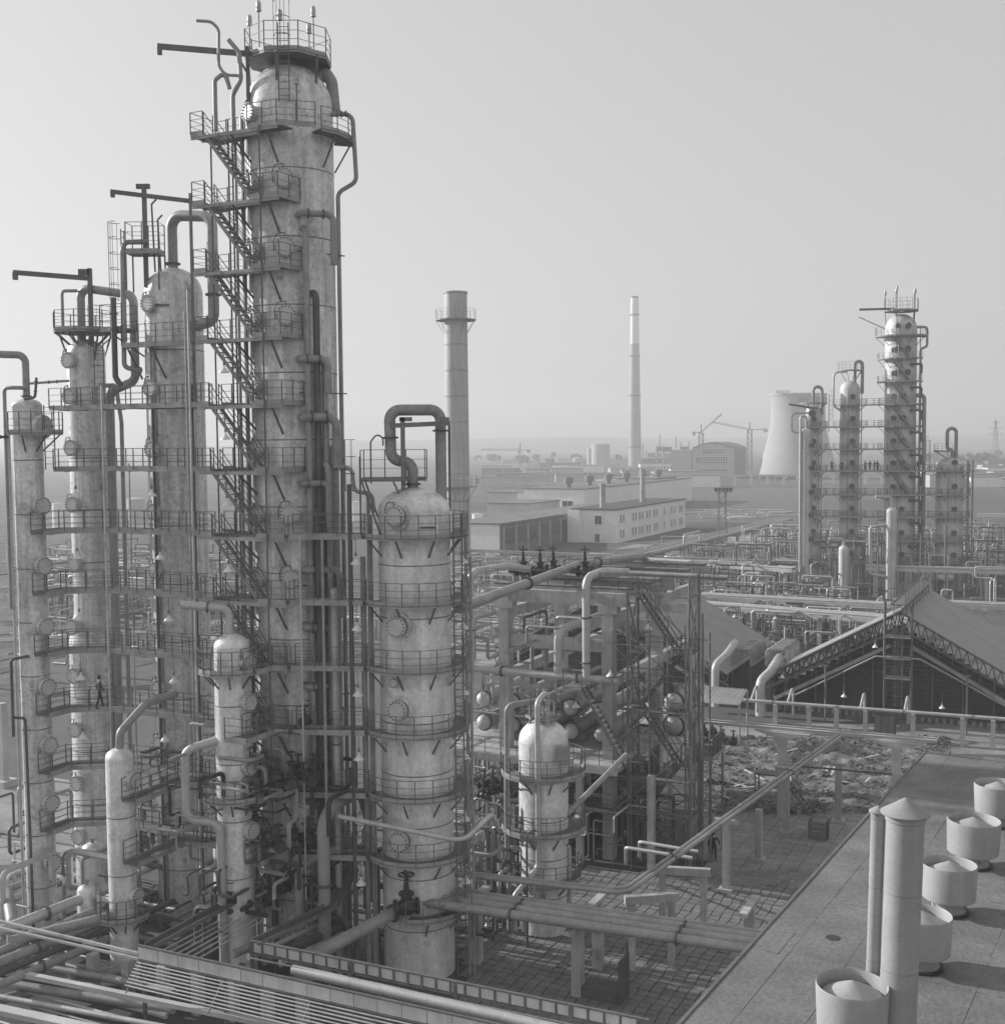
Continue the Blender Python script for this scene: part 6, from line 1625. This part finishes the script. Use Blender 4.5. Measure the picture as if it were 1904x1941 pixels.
# laid-out building materials and puddles beyond
for k in range(26):
    u = random.uniform(1310, 1500); v = random.uniform(968, 984); p = G(u, v)
    tag(MB().box(p+Z*.3, (random.uniform(3, 9), .5, .3), (Vector((1, -.05, 0)).normalized(), Vector((.05, 1, 0)), Z)).build('concrete_slab_stack', 'concrete_pale', None, False, org=p), 'pale long precast beam laid on the open ground right of the office block', 'beam', 'precast beams on the ground')
for k in range(7):
    p = G(1300+k*9+random.uniform(-20, 60), 1018+random.uniform(-4, 4))
    tag(MB().box(p+Z*.35, (random.uniform(1.5, 4), .5, .35), AX_GRID).build('concrete_slab_stack', 'plaster', None, False, org=p), 'white slab stack beside the pipe bridge in front of the office block', 'slabs', 'slab stacks by the pipe bridge')

# ================================================================== dense small pipework
random.seed(17)
STUFF = MB(); STUFF_M = []
MW = {'pipe_pale': 'pale', 'pipe_mid': 'grey', 'pipe_dark': 'dark', 'valve_iron': 'black'}
def runs(n, region, zmax, label, group, rmin=.05, rmax=.16, mats=('pipe_mid', 'pipe_pale', 'pipe_dark', 'pipe_mid'), seg=(1.0, 5.0), zmin=.4, nsides=6):
    """short pipe runs with square bends inside a ground region given by three corners"""
    o, e1_, e2_ = region
    for k in range(n):
        p = o+e1_*random.random()+e2_*random.random(); p = Vector((p.x, p.y, random.uniform(zmin, zmax)))
        pts = [p]; last = None
        for j in range(random.randint(2, 5)):
            ax = random.choice([x for x in ('a', 'b', 'z') if x != last])
            L = random.uniform(*seg)*random.choice((-1, 1))
            if ax == 'z':
                nz = min(zmax+1, max(.15, p.z+L)); q = Vector((p.x, p.y, nz))
                if abs(nz-p.z) < .4: continue
            else: q = p+(A if ax == 'a' else B)*L
            pts.append(q); p = q; last = ax
        if len(pts) < 2: continue
        if zmin < 1:
            if abs(pts[0].z-pts[1].z) < .01: pts.insert(0, Vector((pts[0].x, pts[0].y, 0)))
            if abs(pts[-1].z-pts[-2].z) < .01: pts.append(Vector((pts[-1].x, pts[-1].y, 0)))
        r = random.uniform(rmin, rmax)
        mm_ = random.choice(mats)
        if label is None:
            f0 = len(STUFF.f); STUFF.tube(pts, r, nsides, bend=r*2.5)
            STUFF_M.extend([('pipe_pale', 'pipe_mid', 'pipe_dark').index(mm_)]*(len(STUFF.f)-f0))
        else:
            up = any(abs(q_.z-p_.z) > 1.2 for p_, q_ in zip(pts[:-1], pts[1:]))
            pipe(label.replace('small dark', 'small').replace('small', ('thin ' if r < .1 else 'stout ')+MW[mm_]+(' upright' if up else ' level')), pts, r, mm_, n=nsides, bend=r*2.5, group=group)
def uprights(n, region, h0, h1, label, group, name='steel_post', m='steel_mid', w=.14):
    o, e1_, e2_ = region
    for k in range(n):
        p = o+e1_*random.random()+e2_*random.random(); h = random.uniform(h0, h1)
        tag(MB().beam(p, p+Z*h, w, w).build(name, m, None, False, org=p), label, 'post', group)
def reg(u0, v0, u1, v1, u2, v2):
    o = G(u0, v0); return (o, G(u1, v1)-o, G(u2, v2)-o)
def drum(label, p, L, r, d, group, m='cladding_pale', h=1.6):
    t = thing('horizontal_drum', label, 'drum', p, group)
    c = p+Z*h; s = Z.cross(d); ax = (s, Z, d)
    MB().lathe([(.001, -r*.55), (r*.6, -r*.42), (r*.92, -r*.15), (r, 0), (r, L), (r*.92, L+r*.15), (r*.6, L+r*.42), (.001, L+r*.55)], 18, c, ax).build('drum_shell', m, t)
    for f in (.2, .8): MB().box(p+d*(L*f)+Z*(h-r)/2, (r*.7, .15, (h-r*.6)/2), (s, d, Z)).build('saddle', 'concrete', t, False)
    MB().lathe([(r*.25, 0), (r*.25, r*1.5), (r*.4, r*1.5), (r*.4, r*1.65), (.01, r*1.65)], 10, c+d*L*.5).build('nozzle', 'pipe_mid', t)
    return t
REGS = {
 'far': reg(1450, 1128, 2000, 1128, 1450, 1062),
 'far2': reg(1290, 1128, 1520, 1128, 1290, 1075),
 'mid': reg(1290, 1235, 1640, 1235, 1290, 1150),
 'midl': reg(870, 1235, 1270, 1235, 870, 1095),
 'right': reg(1780, 1165, 2050, 1165, 1780, 1085),
 'leftbg': reg(60, 1250, 700, 1250, 60, 1060),
}
runs(330, REGS['far'], 7.5, None, None, .07, .2, seg=(1.5, 7))
runs(150, REGS['far2'], 4.5, None, None, .07, .18, seg=(1.5, 8))
runs(260, REGS['mid'], 3.6, None, None, .06, .17, seg=(1, 6))
runs(300, REGS['midl'], 3.8, None, None, .06, .18, seg=(1, 8))
runs(40, REGS['right'], 5, None, None, .07, .18, seg=(1.5, 6))
runs(330, REGS['leftbg'], 3.5, None, None, .06, .2, seg=(1.5, 9))
runs(26, reg(250, 1760, 720, 1760, 250, 1500), 4.5, None, None, .04, .13, ('pipe_dark', 'pipe_dark', 'pipe_mid'), (.5, 3.0))  # mostly dark pipes, their colour adding to the shade at the column feet
runs(18, reg(-40, 1800, 330, 1800, -40, 1560), 2.6, None, None, .04, .14, ('pipe_dark', 'pipe_mid', 'pipe_pale'), (.5, 4.0))
runs(50, reg(880, 1640, 1290, 1640, 880, 1480), 5.2, None, None, .04, .12, ('pipe_dark', 'pipe_mid', 'pipe_pale'), (.5, 2.6))
runs(30, (P4+Vector((-4.6, -4.8, 0)), Vector((5.4, 0, 0)), Vector((0, 2.2, 0))), 13, None, None, .035, .1, ('pipe_dark', 'pipe_dark', 'pipe_mid'), (.3, 1.5), zmin=2)  # extra dark pipes; their colour stands in for shade before the tallest column
_me = STUFF.mesh('process_pipework', 'pipe_pale')
for _m in ('pipe_mid', 'pipe_dark'): _me.materials.append(MATS[_m])
_me.polygons.foreach_set('material_index', STUFF_M)
_o = bpy.data.objects.new('process_pipework', _me); col.objects.link(_o); _o['kind'] = 'stuff'
uprights(70, REGS['far'], 3, 11, 'thin steel upright in the pipework below the distant columns', 'uprights below the distant columns')
uprights(40, REGS['mid'], 2, 5, 'thin steel upright in the yard behind the furnaces', 'uprights behind the furnaces')
uprights(40, REGS['midl'], 2, 6, 'thin upright in the yard behind the concrete frame', 'uprights behind the concrete frame', m='concrete')
uprights(24, REGS['leftbg'], 2, 5, 'thin upright far behind the left columns', 'uprights behind the left columns', m='concrete')
for nm, n in (('far', 16), ('mid', 14), ('midl', 12), ('leftbg', 8)):
    o, e1_, e2_ = REGS[nm]
    for k in range(n):
        p = o+e1_*random.random()+e2_*random.random()
        drum({'far': 'pale drum lying below the distant columns', 'mid': 'pale drum lying in the yard behind the furnaces', 'midl': 'pale drum lying behind the concrete frame', 'leftbg': 'pale drum lying far behind the left columns'}[nm], p, random.uniform(2.5, 6), random.uniform(.45, .9), random.choice((A, B)), 'drums ' + nm.replace('far', 'below the distant columns').replace('midl', 'behind the frame').replace('mid', 'behind the furnaces').replace('leftbg', 'far left'), random.choice(('cladding_pale', 'pipe_mid', 'cladding_far')), random.uniform(1.2, 2.6))
for nm, n in (('far', 14), ('mid', 16), ('midl', 10)):
    o, e1_, e2_ = REGS[nm]
    for k in range(n):
        p = o+e1_*random.random()+e2_*random.random(); p = p+Z*random.uniform(2.4, 4.2)
        t = pendant_lamp({'far': 'white bell lamp on a pole below the distant columns', 'mid': 'white bell lamp on a pole in the yard behind the furnaces', 'midl': 'white bell lamp on a pole behind the concrete frame'}[nm], p, .2, 'pole lamps', hook=(.35, .1, 0))
        MB().tube([Vector((p.x+.35, p.y+.1, 0)), p+Vector((.35, .1, .7))], .04, 5).build('pole', 'steel_mid', t)
for nm, n in (('mid', 20), ('midl', 16)):
    o, e1_, e2_ = REGS[nm]
    for k in range(n):
        p = o+e1_*random.random()+e2_*random.random(); p = p+Z*random.uniform(.6, 2)
        gate_valve({'mid': 'dark valve in the yard behind the furnaces', 'midl': 'dark valve in the yard behind the concrete frame'}[nm], p, random.random()*3, random.uniform(.9, 1.5), 'valves in the yard')
# under and around the exchanger frame
fo = FL-A*4-B*1.2
runs(46, (fo, A*12, B*10), 5.4, 'small pipe in the shade under the exchanger slab', 'pipework under the exchanger slab', .05, .14, seg=(.6, 3.5))
runs(26, (fo+B*.5, A*9, B*9), 13.5, 'small pipe threading the upper concrete frame', 'pipework in the upper frame', .06, .15, seg=(1, 4), zmin=9.6)
for k in range(8):
    gate_valve('dark valve on the pipework beside the pale vessel', P8+Vector((-3.2+.5*(k % 4), 1.2+1.1*(k//4), 6.9+.2*(k % 3))), random.random()*3, .9, 'valves beside the pale vessel')
runs(34, (P8+Vector((-4.4, -.5, 0)), Vector((3, 0, 0)), Vector((0, 3.5, 0))), 7.0, 'small pipe in the manifold left of the pale vessel', 'manifold beside the pale vessel', .05, .13, seg=(.5, 2.2))
# around the feet of the near columns
runs(24, (P4+Vector((-6, -3.5, 0)), Vector((13, 0, 0)), Vector((0, 6, 0))), 4.6, 'small dark pipe at the shaded foot of the tallest column', 'pipework at the foot of the tallest column', .06, .2, ('pipe_dark', 'pipe_mid', 'pipe_dark'), (.6, 3.2))
runs(16, (P3+Vector((-9, -4, 0)), Vector((11, 0, 0)), Vector((0, 7, 0))), 3.8, 'small pipe at the foot of the left columns', 'pipework at the foot of the left columns', .06, .2, ('pipe_dark', 'pipe_mid', 'pipe_pale'), (.6, 3.5))
for k in range(26):
    p = P4+Vector((random.uniform(-4.2, 1.5), random.uniform(-4.6, -2.9), random.choice((6.5, 9.6, 9.9, 12.6, 3.4, 3.8))+random.uniform(0, .6)))
    gate_valve('dark valve in the cluster between the short front column and the tallest column', p, random.random()*3, random.uniform(.7, 1.1), 'valve cluster by the tallest column')
runs(40, (P4+Vector((-4.4, -4.8, 0)), Vector((6, 0, 0)), Vector((0, 2.0, 0))), 10.5, 'small dark pipe in the valve cluster before the tallest column', 'pipes of the valve cluster', .05, .13, ('pipe_dark', 'valve_iron', 'pipe_mid'), (.4, 1.8), zmin=3)

# ================================================================== foreground racks
def foreground():
    # pipes running away from the camera at lower left
    for k, (u0, v0, u1, v1, r, m) in enumerate(((-60, 1790, 217, 1679, .27, 'pipe_pale'), (-60, 1830, 190, 1722, .2, 'pipe_mid'), (-60, 1850, 185, 1750, .26, 'pipe_mid'), (-60, 1870, 330, 1708, .16, 'pipe_dark'), (-60, 1893, 205, 1780, .2, 'pipe_mid'))):
        pipe('pipe running back into the plant at lower left, %s from the top' % en[k], [G(u0, v0, 3.0-.25*k), G(u1, v1, 3.0-.25*k)], r, m, n=12, flanges=((0, .5),))
    for k in range(3):
        pipe('dark pipe of the bundle on the far left yard, %s of three' % ('rear', 'middle', 'front')[k], [G(-60, 1688+22*k, 1.5), G(150, 1618+22*k, 1.5)], .2, 'pipe_mid', n=10)
    pipe('fat dark pipe bent down at the left edge', [G(-40, 1693, 3.4), G(14, 1693, 3.4), G(24, 1745, 3.0)+Vector((0, 0, -.2)), G(24, 1745, 3.0)-Z*3], .3, 'pipe_mid', bend=.5)
    # thin rails and beams running across
    for k, (v0, v1, z, w_, h_, m, lab) in enumerate(((1740, 1812, 3.6, .12, .12, 'pipe_pale', 'upper pale rail running right along the lower left'), (1753, 1822, 3.45, .1, .1, 'pipe_pale', 'second pale rail running right along the lower left'))):
        p, q = G(-30, v0, z), G(262, v1-4, z)
        tag(MB().beam(p, q, w_, h_).build('rail_pipe', m, None, False, org=p), lab, 'pipe')
    p, q = G(-30, 1832, 2.0), G(640, 1968, 2.0)
    tag(MB().beam(p, q, .28, .2).build('rack_beam', 'concrete_pale', None, False, org=p), 'long pale beam crossing the lower left corner', 'beam')
    p, q = G(-30, 1908, 2.2), G(250, 1968, 2.2)
    tag(MB().beam(p, q, .5, .22).build('rack_beam', 'concrete_pale', None, False, org=p), 'wide pale beam in the extreme lower left corner', 'beam')
    for k, (v0, v1) in enumerate(((1810, 1880), (1842, 1905), (1858, 1915), (1884, 1950))):
        pipe('pipe lying low along the lower left foreground, %s from the back' % en[k], [G(-30, v0, 1.2), G(330, v1, 1.2)], (.18, .12, .2, .12)[k], ('pipe_mid', 'pipe_dark', 'pipe_mid', 'pipe_pale')[k], n=10)
    for k in range(10):
        f = k/9.0; b = G(-20+30*k*2.2, 1850+12*k, 0)
        tag(MB().box(b+Z*1.0, (.22, .22, 1.0), AX_GRID).build('rack_post', 'concrete', None, False, org=b), 'concrete stub post under the foreground pipes, %s from the left' % (ORD+['x'])[k].replace('topmost', 'first'), 'post', 'foreground stub posts')
    for k in range(8):
        p = G(-30, 1768+23*k, .9+.12*(k % 2))
        pipe('slim pipe of the parallel bundle in the lower left foreground, %s from the back' % ORD[k].replace('topmost', 'first'), [p, p+A*(13-.6*k)], (.06, .1, .05, .13, .07, .05, .11, .06)[k], ('pipe_pale', 'pipe_mid', 'pipe_mid', 'pipe_pale')[k % 4], n=8)
    # straight lines at the feet of the left columns
    for k in range(7):
        p = G(70+42*k, 1770-4*k, 1.1+.15*(k % 3))
        pipe('straight pipe running back between the left column feet, %s from the left' % ORD[k].replace('topmost', 'first'), [p, p+B*(7+k % 3)], (.09, .06, .13, .05, .1, .07, .12)[k], ('pipe_mid', 'pipe_pale', 'pipe_dark')[k % 3], n=8)
    for k in range(6):
        p = G(110+20*k, 1640+17*k, 1.4)
        pipe('straight pipe crossing behind the smallest column, %s from the back' % ORD[k].replace('topmost', 'first'), [p-A*2, p+A*(9-k)], (.08, .12, .06, .1, .07, .09)[k], ('pipe_pale', 'pipe_mid', 'pipe_dark')[k % 3], n=8)
    # conduit rack: white panels above eight conduits
    c0, c1 = G(262, 1792, 4.2), G(980, 1950, 4.2)
    d = (c1-c0); d.z = 0; L = d.length; d.normalize(); s = Vector((-d.y, d.x, 0))
    t = thing('conduit_rack', 'long rack of white panels above eight thin conduits along the bottom edge', 'cable rack', Vector((c0.x, c0.y, 0)))
    n = int(L/1.1)
    pm_ = shared('cpanel', lambda: MB().box((0, 0, 0), (.535, .03, .27), (d, s, Z)).mesh('cover_panel', 'cover_white', None, False))
    for k in range(n): inst('cover_panel', pm_, t, c0+d*(1.1*k+.55)-Z*.3+s*random.uniform(-.012, .012))
    MB().beam(c0+Z*.0, c0+d*L, .12, .07).build('top_rail', 'steel', t, False)
    MB().beam(c0-Z*.62-s*.02, c0+d*L-Z*.62-s*.02, .08, .05).build('lower_rail', 'steel', t, False)
    for k in range(8):
        MB().tube([c0-s*(.10+.11*k)-Z*(.72+.10*k), c0-s*(.10+.11*k)-Z*(.72+.10*k)+d*L], .035, 6).build('conduit', 'pipe_pale', t)
    k = .2
    while k < L:
        MB().beam(c0+d*k-s*.1-Z*.72, c0+d*k-s*1.05-Z*1.65, .05, .05).build('bracket', 'steel', t, False)
        MB().beam(c0+d*k+s*.1-Z*.05, c0+d*k+s*.1-Z*4.2, .16, .16).build('post', 'steel', t, False); k += 4.4
    # second rack: white panels between dark uprights
    c0, c1 = G(474, 1783, 4.1), G(1230, 1934, 4.1); c2 = G(1300, 1934, 4.1)
    d = (c1-c0); d.z = 0; L = d.length; d.normalize(); s = Vector((-d.y, d.x, 0))
    t = thing('panel_screen', 'screen of small white panels between dark uprights along the paved yard', 'screen', Vector((c0.x, c0.y, 0)))
    w_ = .66; n = int(L/w_)
    pm_ = shared('spanel', lambda: MB().box((0, 0, 0), (w_/2-.05, .02, .2), (d, s, Z)).mesh('screen_panel', 'cover_white', None, False))
    um_ = shared('supright', lambda: MB().box((0, 0, 0), (.045, .06, .27), (d, s, Z)).mesh('upright', 'steel', None, False))
    for k in range(n):
        inst('screen_panel', pm_, t, c0+d*(w_*(k+.5))-Z*.26+s*random.uniform(-.01, .01)); inst('upright', um_, t, c0+d*(w_*k)-Z*.27)
    MB().beam(c0, c0+d*L, .14, .06).build('top_rail', 'steel', t, False); MB().beam(c0-Z*.55, c0+d*L-Z*.55, .1, .05).build('lower_rail', 'steel', t, False)
    MB().beam(c0-Z*.72-s*.14, c0+d*L-Z*.72-s*.14, .05, .05).build('lower_rail', 'pipe_mid', t, False)
    k = .1
    while k < L: MB().beam(c0+d*k, c0+d*k-Z*4.0, .16, .16).build('post', 'steel', t, False); k += 5.0
    # thick wrapped pipe between the racks
    p0, p1 = G(556, 1838, 3.2), G(1200, 1985, 3.2)
    pipe('thick wrapped pale pipe between the panel screen and the conduit rack', [p0, p1], .23, 'pipe_pale', n=18, flanges=())
    o = bpy.data.objects['pipe'] if False else None
    # trays that run back into the plant
    for k, (pts, w_, lab) in enumerate((([G(283, 1797, 4.0), G(478, 1690, 4.0)], .55, 'cable tray running back into the plant at the left'), ([G(486, 1790, 4.0), G(630, 1720, 4.0), G(668, 1650, 4.6)], .6, 'bent cable tray rising to the catwalk by the tallest column'))):
        t = thing('cable_tray', lab, 'cable tray', Vector((pts[0].x, pts[0].y, 0)))
        for a_, b_ in zip(pts[:-1], pts[1:]):
            MB().beam(a_, b_, w_, .05).build('tray_floor', 'steel_mid', t, False)
            dd = (b_-a_).normalized(); ss = dd.cross(Z).normalized()
            for sg in (-1, 1): MB().beam(a_+ss*sg*w_/2+Z*.08, b_+ss*sg*w_/2+Z*.08, .04, .2).build('tray_side', 'steel', t, False)
            for j in range(3): MB().tube([a_+ss*(-.15+.15*j)+Z*.06, b_+ss*(-.15+.15*j)+Z*.06], .03, 5).build('cable', 'pipe_dark', t)
    for k in range(6):
        p, q = G(300+14*k, 1806+3*k, 3.3), G(455+9*k, 1724+4*k, 3.3)
        pipe('thin conduit of the fan running back beside the cable tray, %s from the left' % ORD[k].replace('topmost', 'first'), [p, q], .04, 'pipe_pale', n=6)
    for k in range(4):
        p, q = G(440+30*k, 1810+6*k, 2.6), G(600+26*k, 1737+8*k, 2.6)
        pipe('pipe at the feet of the columns between the two trays, %s from the left' % en[k], [p, q], (.2, .13, .22, .16)[k], ('pipe_mid', 'pipe_pale', 'pipe_dark', 'pipe_mid')[k], n=10)
    # big pipe to the broad column
    p = G(590, 1815, 3.2); q = P5+Vector((-1.0, -1.9, 3.6))
    pipe('thick grey pipe rising to the valve on the broad column', [p, q], .3, 'pipe_mid', n=16, flanges=((0, .97),))
    gate_valve('large dark valve where the thick pipe meets the broad column', q+Vector((.55, -.15, .3)), .3, 1.7)
    # vertical thick pipes left of the broad column
    a_ = P5+Vector((-4.35, -2.0, 0))
    pipe('thick upright pipe before the tallest column, bent over at the top', [a_+Z*.5, a_+Z*8.0, a_+Vector((.35, .8, 8.6)), a_+Vector((1.5, 2.8, 8.7)), a_+Vector((1.9, 3.2, 7)), a_+Vector((1.9, 3.2, 3))], .3, 'pipe_mid', n=16, bend=.7, flanges=((0, .6),))
    pipe('thick short upright pipe left of it, bent at the top', [a_+Vector((-1.3, .8, .3)), a_+Vector((-1.3, .8, 5.6)), a_+Vector((.5, 1.6, 6.2))], .26, 'pipe_mid', n=14, bend=.6)
    pipe('pale pipe sweeping level in front of the broad column toward the right', [a_+Vector((.7, .3, 8.2)), P5+Vector((2.3, -3.1, 7.4)), P5+Vector((3.6, -.6, 7.9)), P5+Vector((3.9, .6, 6.9))], .12, 'pipe_pale', n=12, bend=.8)
    pipe('pale inclined pipe from the pale vessel up to the exchanger slab', [P8+Vector((1.2, -.4, 6.3)), P8+Vector((4.8, 4.0, 8.3))], .16, 'pipe_mid', n=10)
    for k, (dx, z) in enumerate(((-1.9, 2.2), (2.2, 2.0))):
        pass
    # left edge post and low wall
    t = thing('rack_post', 'pale concrete post with footing at the left edge', 'post', G(8, 1490))
    b = G(8, 1490); MB().box(b+Z*3.2, (.28, .28, 3.2), AX_GRID).build('post', 'concrete_pale', t, False); MB().box(b+Z*.25, (.7, .7, .25), AX_GRID).build('footing', 'concrete_pale', t, False)
    p, q = G(-60, 1330, 5), G(300, 1305, 5)
    rack('pale rack crossing behind the leftmost column', G(-100, 1226, 4.6), G(330, 1200, 4.6), (.1, .4, .7, .95), pipes=3)
    rack('second pale rack farther behind the leftmost column', G(-100, 1120, 4.6), G(480, 1105, 4.6), (.1, .3, .5, .7, .9), pipes=3)
foreground()
# vessels standing among the column feet
for k, (x, y, r, h) in enumerate(((P3.x-4.4, P3.y-2.2, .55, 4.6), (P3.x+2.6, P3.y-2.6, .5, 5.2), (P5.x-4.4, P5.y+2.5, .6, 6.5), (P1.x+3.2, P1.y-2.4, .45, 3.4))):
    c = Vector((x, y, 0))
    t = thing('upright_tank', 'small upright tank with domed top among the column feet, %s from the left' % ['second', 'third', 'fourth', 'first'][k], 'tank', c)
    MB().lathe([(r, .5), (r, h), (r*.9, h+r*.25), (r*.5, h+r*.5), (.01, h+r*.58)], 20, c).build('tank_shell', 'cladding_pale', t)
    for j in range(3):
        a_ = 2.1*j; MB().beam(c+Vector((r*.85*math.cos(a_), r*.85*math.sin(a_), 0)), c+Vector((r*.85*math.cos(a_), r*.85*math.sin(a_), .8)), .12, .12).build('leg', 'steel', t, False)
    MB().lathe([(.1, h), (.1, h+r*.9), (.16, h+r*.9), (.16, h+r*1.05), (.01, h+r*1.05)], 10, c).build('nozzle', 'pipe_mid', t)

# ================================================================== people
def make_person(pose):
    """one continuous body grown over a skeleton; returns (body mesh, hair mesh)"""
    J = {'pel': (0, 0, .95, .15), 'wai': (0, .01, 1.12, .135), 'che': (0, .0, 1.33, .165), 'nek': (0, 0, 1.49, .065), 'hea': (0, -.01, 1.60, .095), 'top': (0, -.01, 1.72, .075),
         'nos': (0, -.10, 1.60, .025)}
    E = [('pel', 'wai'), ('wai', 'che'), ('che', 'nek'), ('nek', 'hea'), ('hea', 'top'), ('hea', 'nos')]
    st = pose.get('stride', .08)
    for s, sg in (('l', -1), ('r', 1)):
        f = st*sg
        J['hip'+s] = (sg*.10, 0, .88, .105); J['kne'+s] = (sg*.11, -f*.5-pose.get('knee', .02), .50, .07); J['ank'+s] = (sg*.115, -f+.02, .09, .05); J['toe'+s] = (sg*.13, -f-.16, .04, .042)
        E += [('pel', 'hip'+s), ('hip'+s, 'kne'+s), ('kne'+s, 'ank'+s), ('ank'+s, 'toe'+s)]
        ar = pose.get('arm'+s, (sg*.05, .0, -.28, sg*.02, -.08, -.25))
        J['sho'+s] = (sg*.20, 0, 1.42, .075)
        e = (sg*.22+ar[0], ar[1], 1.42+ar[2]); J['elb'+s] = (*e, .05)
        w = (e[0]+ar[3], e[1]+ar[4], e[2]+ar[5]); J['wri'+s] = (*w, .036)
        dv = Vector(w)-Vector(e); dv.normalize()
        pm_ = Vector(w)+dv*.07; J['pal'+s] = (*pm_, .04)
        E += [('che', 'sho'+s), ('sho'+s, 'elb'+s), ('elb'+s, 'wri'+s), ('wri'+s, 'pal'+s)]
        sd = dv.orthogonal().normalized()
        for k in range(4):
            fp = pm_+dv*(.075+.012*(1.5-abs(k-1.5)))+sd*(-.03+.02*k); J['fg%d%s' % (k, s)] = (*fp, .009); E.append(('pal'+s, 'fg%d%s' % (k, s)))
        tp = pm_+dv*.02+sd*.06; J['thu'+s] = (*tp, .011); E.append(('pal'+s, 'thu'+s))
    names = list(J); idx = {n: i for i, n in enumerate(names)}
    me = bpy.data.meshes.new('person'); me.from_pydata([J[n][:3] for n in names], [(idx[a], idx[b]) for a, b in E], [])
    ob = bpy.data.objects.new('person_build', me); col.objects.link(ob)
    md = ob.modifiers.new('skin', 'SKIN'); md.use_smooth_shade = True
    for i, n in enumerate(names):
        sv = me.skin_vertices[0].data[i]; sv.radius = (J[n][3], J[n][3]*(.72 if n in ('wai', 'che', 'pel') else 1)); sv.use_root = (n == 'pel')
    ob.modifiers.new('sub', 'SUBSURF').levels = 1
    dg = bpy.context.evaluated_depsgraph_get(); dg.update()
    nm = bpy.data.meshes.new_from_object(ob.evaluated_get(dg))
    bpy.data.objects.remove(ob)
    nm.name = 'person'
    nm.materials.clear()
    for m in pose.get('mats', ('cloth_mid', 'cloth_dark', 'skin', 'valve_iron')): nm.materials.append(MATS[m])
    hands = [Vector(J['pal'+s][:3]) for s in 'lr']
    for p in nm.polygons:
        c = p.center
        p.use_smooth = True
        if c.z > 1.47 or any((c-h).length < .1 for h in hands): p.material_index = 2
        elif c.z > .93: p.material_index = 0
        elif c.z > .12: p.material_index = 1
        else: p.material_index = 3
    hair = MB().lathe([(.098, 1.60), (.108, 1.65), (.10, 1.72), (.06, 1.785), (.001, 1.80)], 14, (0, .015, 0)).mesh('hair', 'hair')
    return nm, hair
POSES = {
 'walk': {'stride': .2, 'arml': (-.04, -.10, -.27, 0, -.12, -.22), 'armr': (.04, .10, -.27, 0, -.05, -.24)},
 'stand': {'stride': .03, 'arml': (-.12, .02, -.25, -.02, -.06, -.24), 'armr': (.12, .02, -.25, .03, -.06, -.24), 'mats': ('cloth_dark', 'cloth_dark', 'skin', 'valve_iron')},
 'lean': {'stride': .06, 'arml': (-.06, -.20, -.2, .04, -.25, -.02), 'armr': (.06, -.20, -.2, -.04, -.25, -.02), 'mats': ('cloth_dark', 'cloth_dark', 'skin', 'valve_iron')},
}
PM = {k: make_person(v) for k, v in POSES.items()}
def person(label, p, pose, face, group=None):
    bm_, hm_ = PM[pose]
    o = bpy.data.objects.new('person', bm_); col.objects.link(o); tag(o, label, 'person', group)
    o.location = p; o.rotation_euler = (0, 0, face)
    h = bpy.data.objects.new('hair', hm_); col.objects.link(h); h.parent = o
    return o
pc = Cc + A*.1 - B*.55; person('man in dark work clothes walking on the sixth long catwalk', Vector((pc.x, pc.y, 12.1)), 'walk', R_(118))
person('man in dark clothes standing in the yard below the pair of pipes', G(1352, 1633)+Z*.05, 'stand', R_(10))
g3 = 'men on the crowded distant catwalk'
for k, (u, po, fc, lab) in enumerate(((1578, 'lean', .2, 'man leaning at the left end of the crowded distant catwalk'), (1597, 'stand', -.3, 'man by the middle distant column on the crowded catwalk'), (1639, 'lean', .6, 'first man of the knot of men left of the largest distant column'), (1648, 'stand', -.5, 'second man of the knot of men left of the largest distant column'), (1656, 'lean', 1.2, 'third man of the knot of men left of the largest distant column'), (1662, 'stand', 2.4, 'fourth man of the knot of men left of the largest distant column'), (1738, 'stand', .1, 'man standing alone right of the largest distant column'))):
    d_ = 203.8 if u < 1700 else 201.6
    p = W(u, 894, d_); p.z = 20.3
    if u < 1600: p.y = Q3.y-2.4
    person(lab, p, po, fc, g3)
for k, (u, v, po) in enumerate(((1304, 1110, 'stand'), (1311, 1111, 'lean'), (1318, 1110, 'walk'))):
    person('man of the small group on the ground below the middle-distance rack, %s' % ('left', 'middle', 'right')[k], G(u, v), po, k*1.3)
person('man standing far back between the pillars of the concrete frame', G(996, 1249), 'stand', .4)
person('man stooping behind the level pipe of the concrete frame', G(1003, 1290), 'lean', 2.0)
# ================================================================== haze
hz = MB().box((0, 2150, 78), (4700, 2500, 81))
hm = bpy.data.materials.new('haze'); hm.use_nodes = True
nn = hm.node_tree.nodes; nn.clear()
vo = nn.new('ShaderNodeVolumePrincipled'); vo.inputs['Color'].default_value = (0.80, 0.80, 0.80, 1)
vo.inputs['Density'].default_value = 0.0006; vo.inputs['Anisotropy'].default_value = 0.25
oo = nn.new('ShaderNodeOutputMaterial'); hm.node_tree.links.new(vo.outputs[0], oo.inputs['Volume'])
hz.build('haze', hm, smooth=False, kind='stuff')
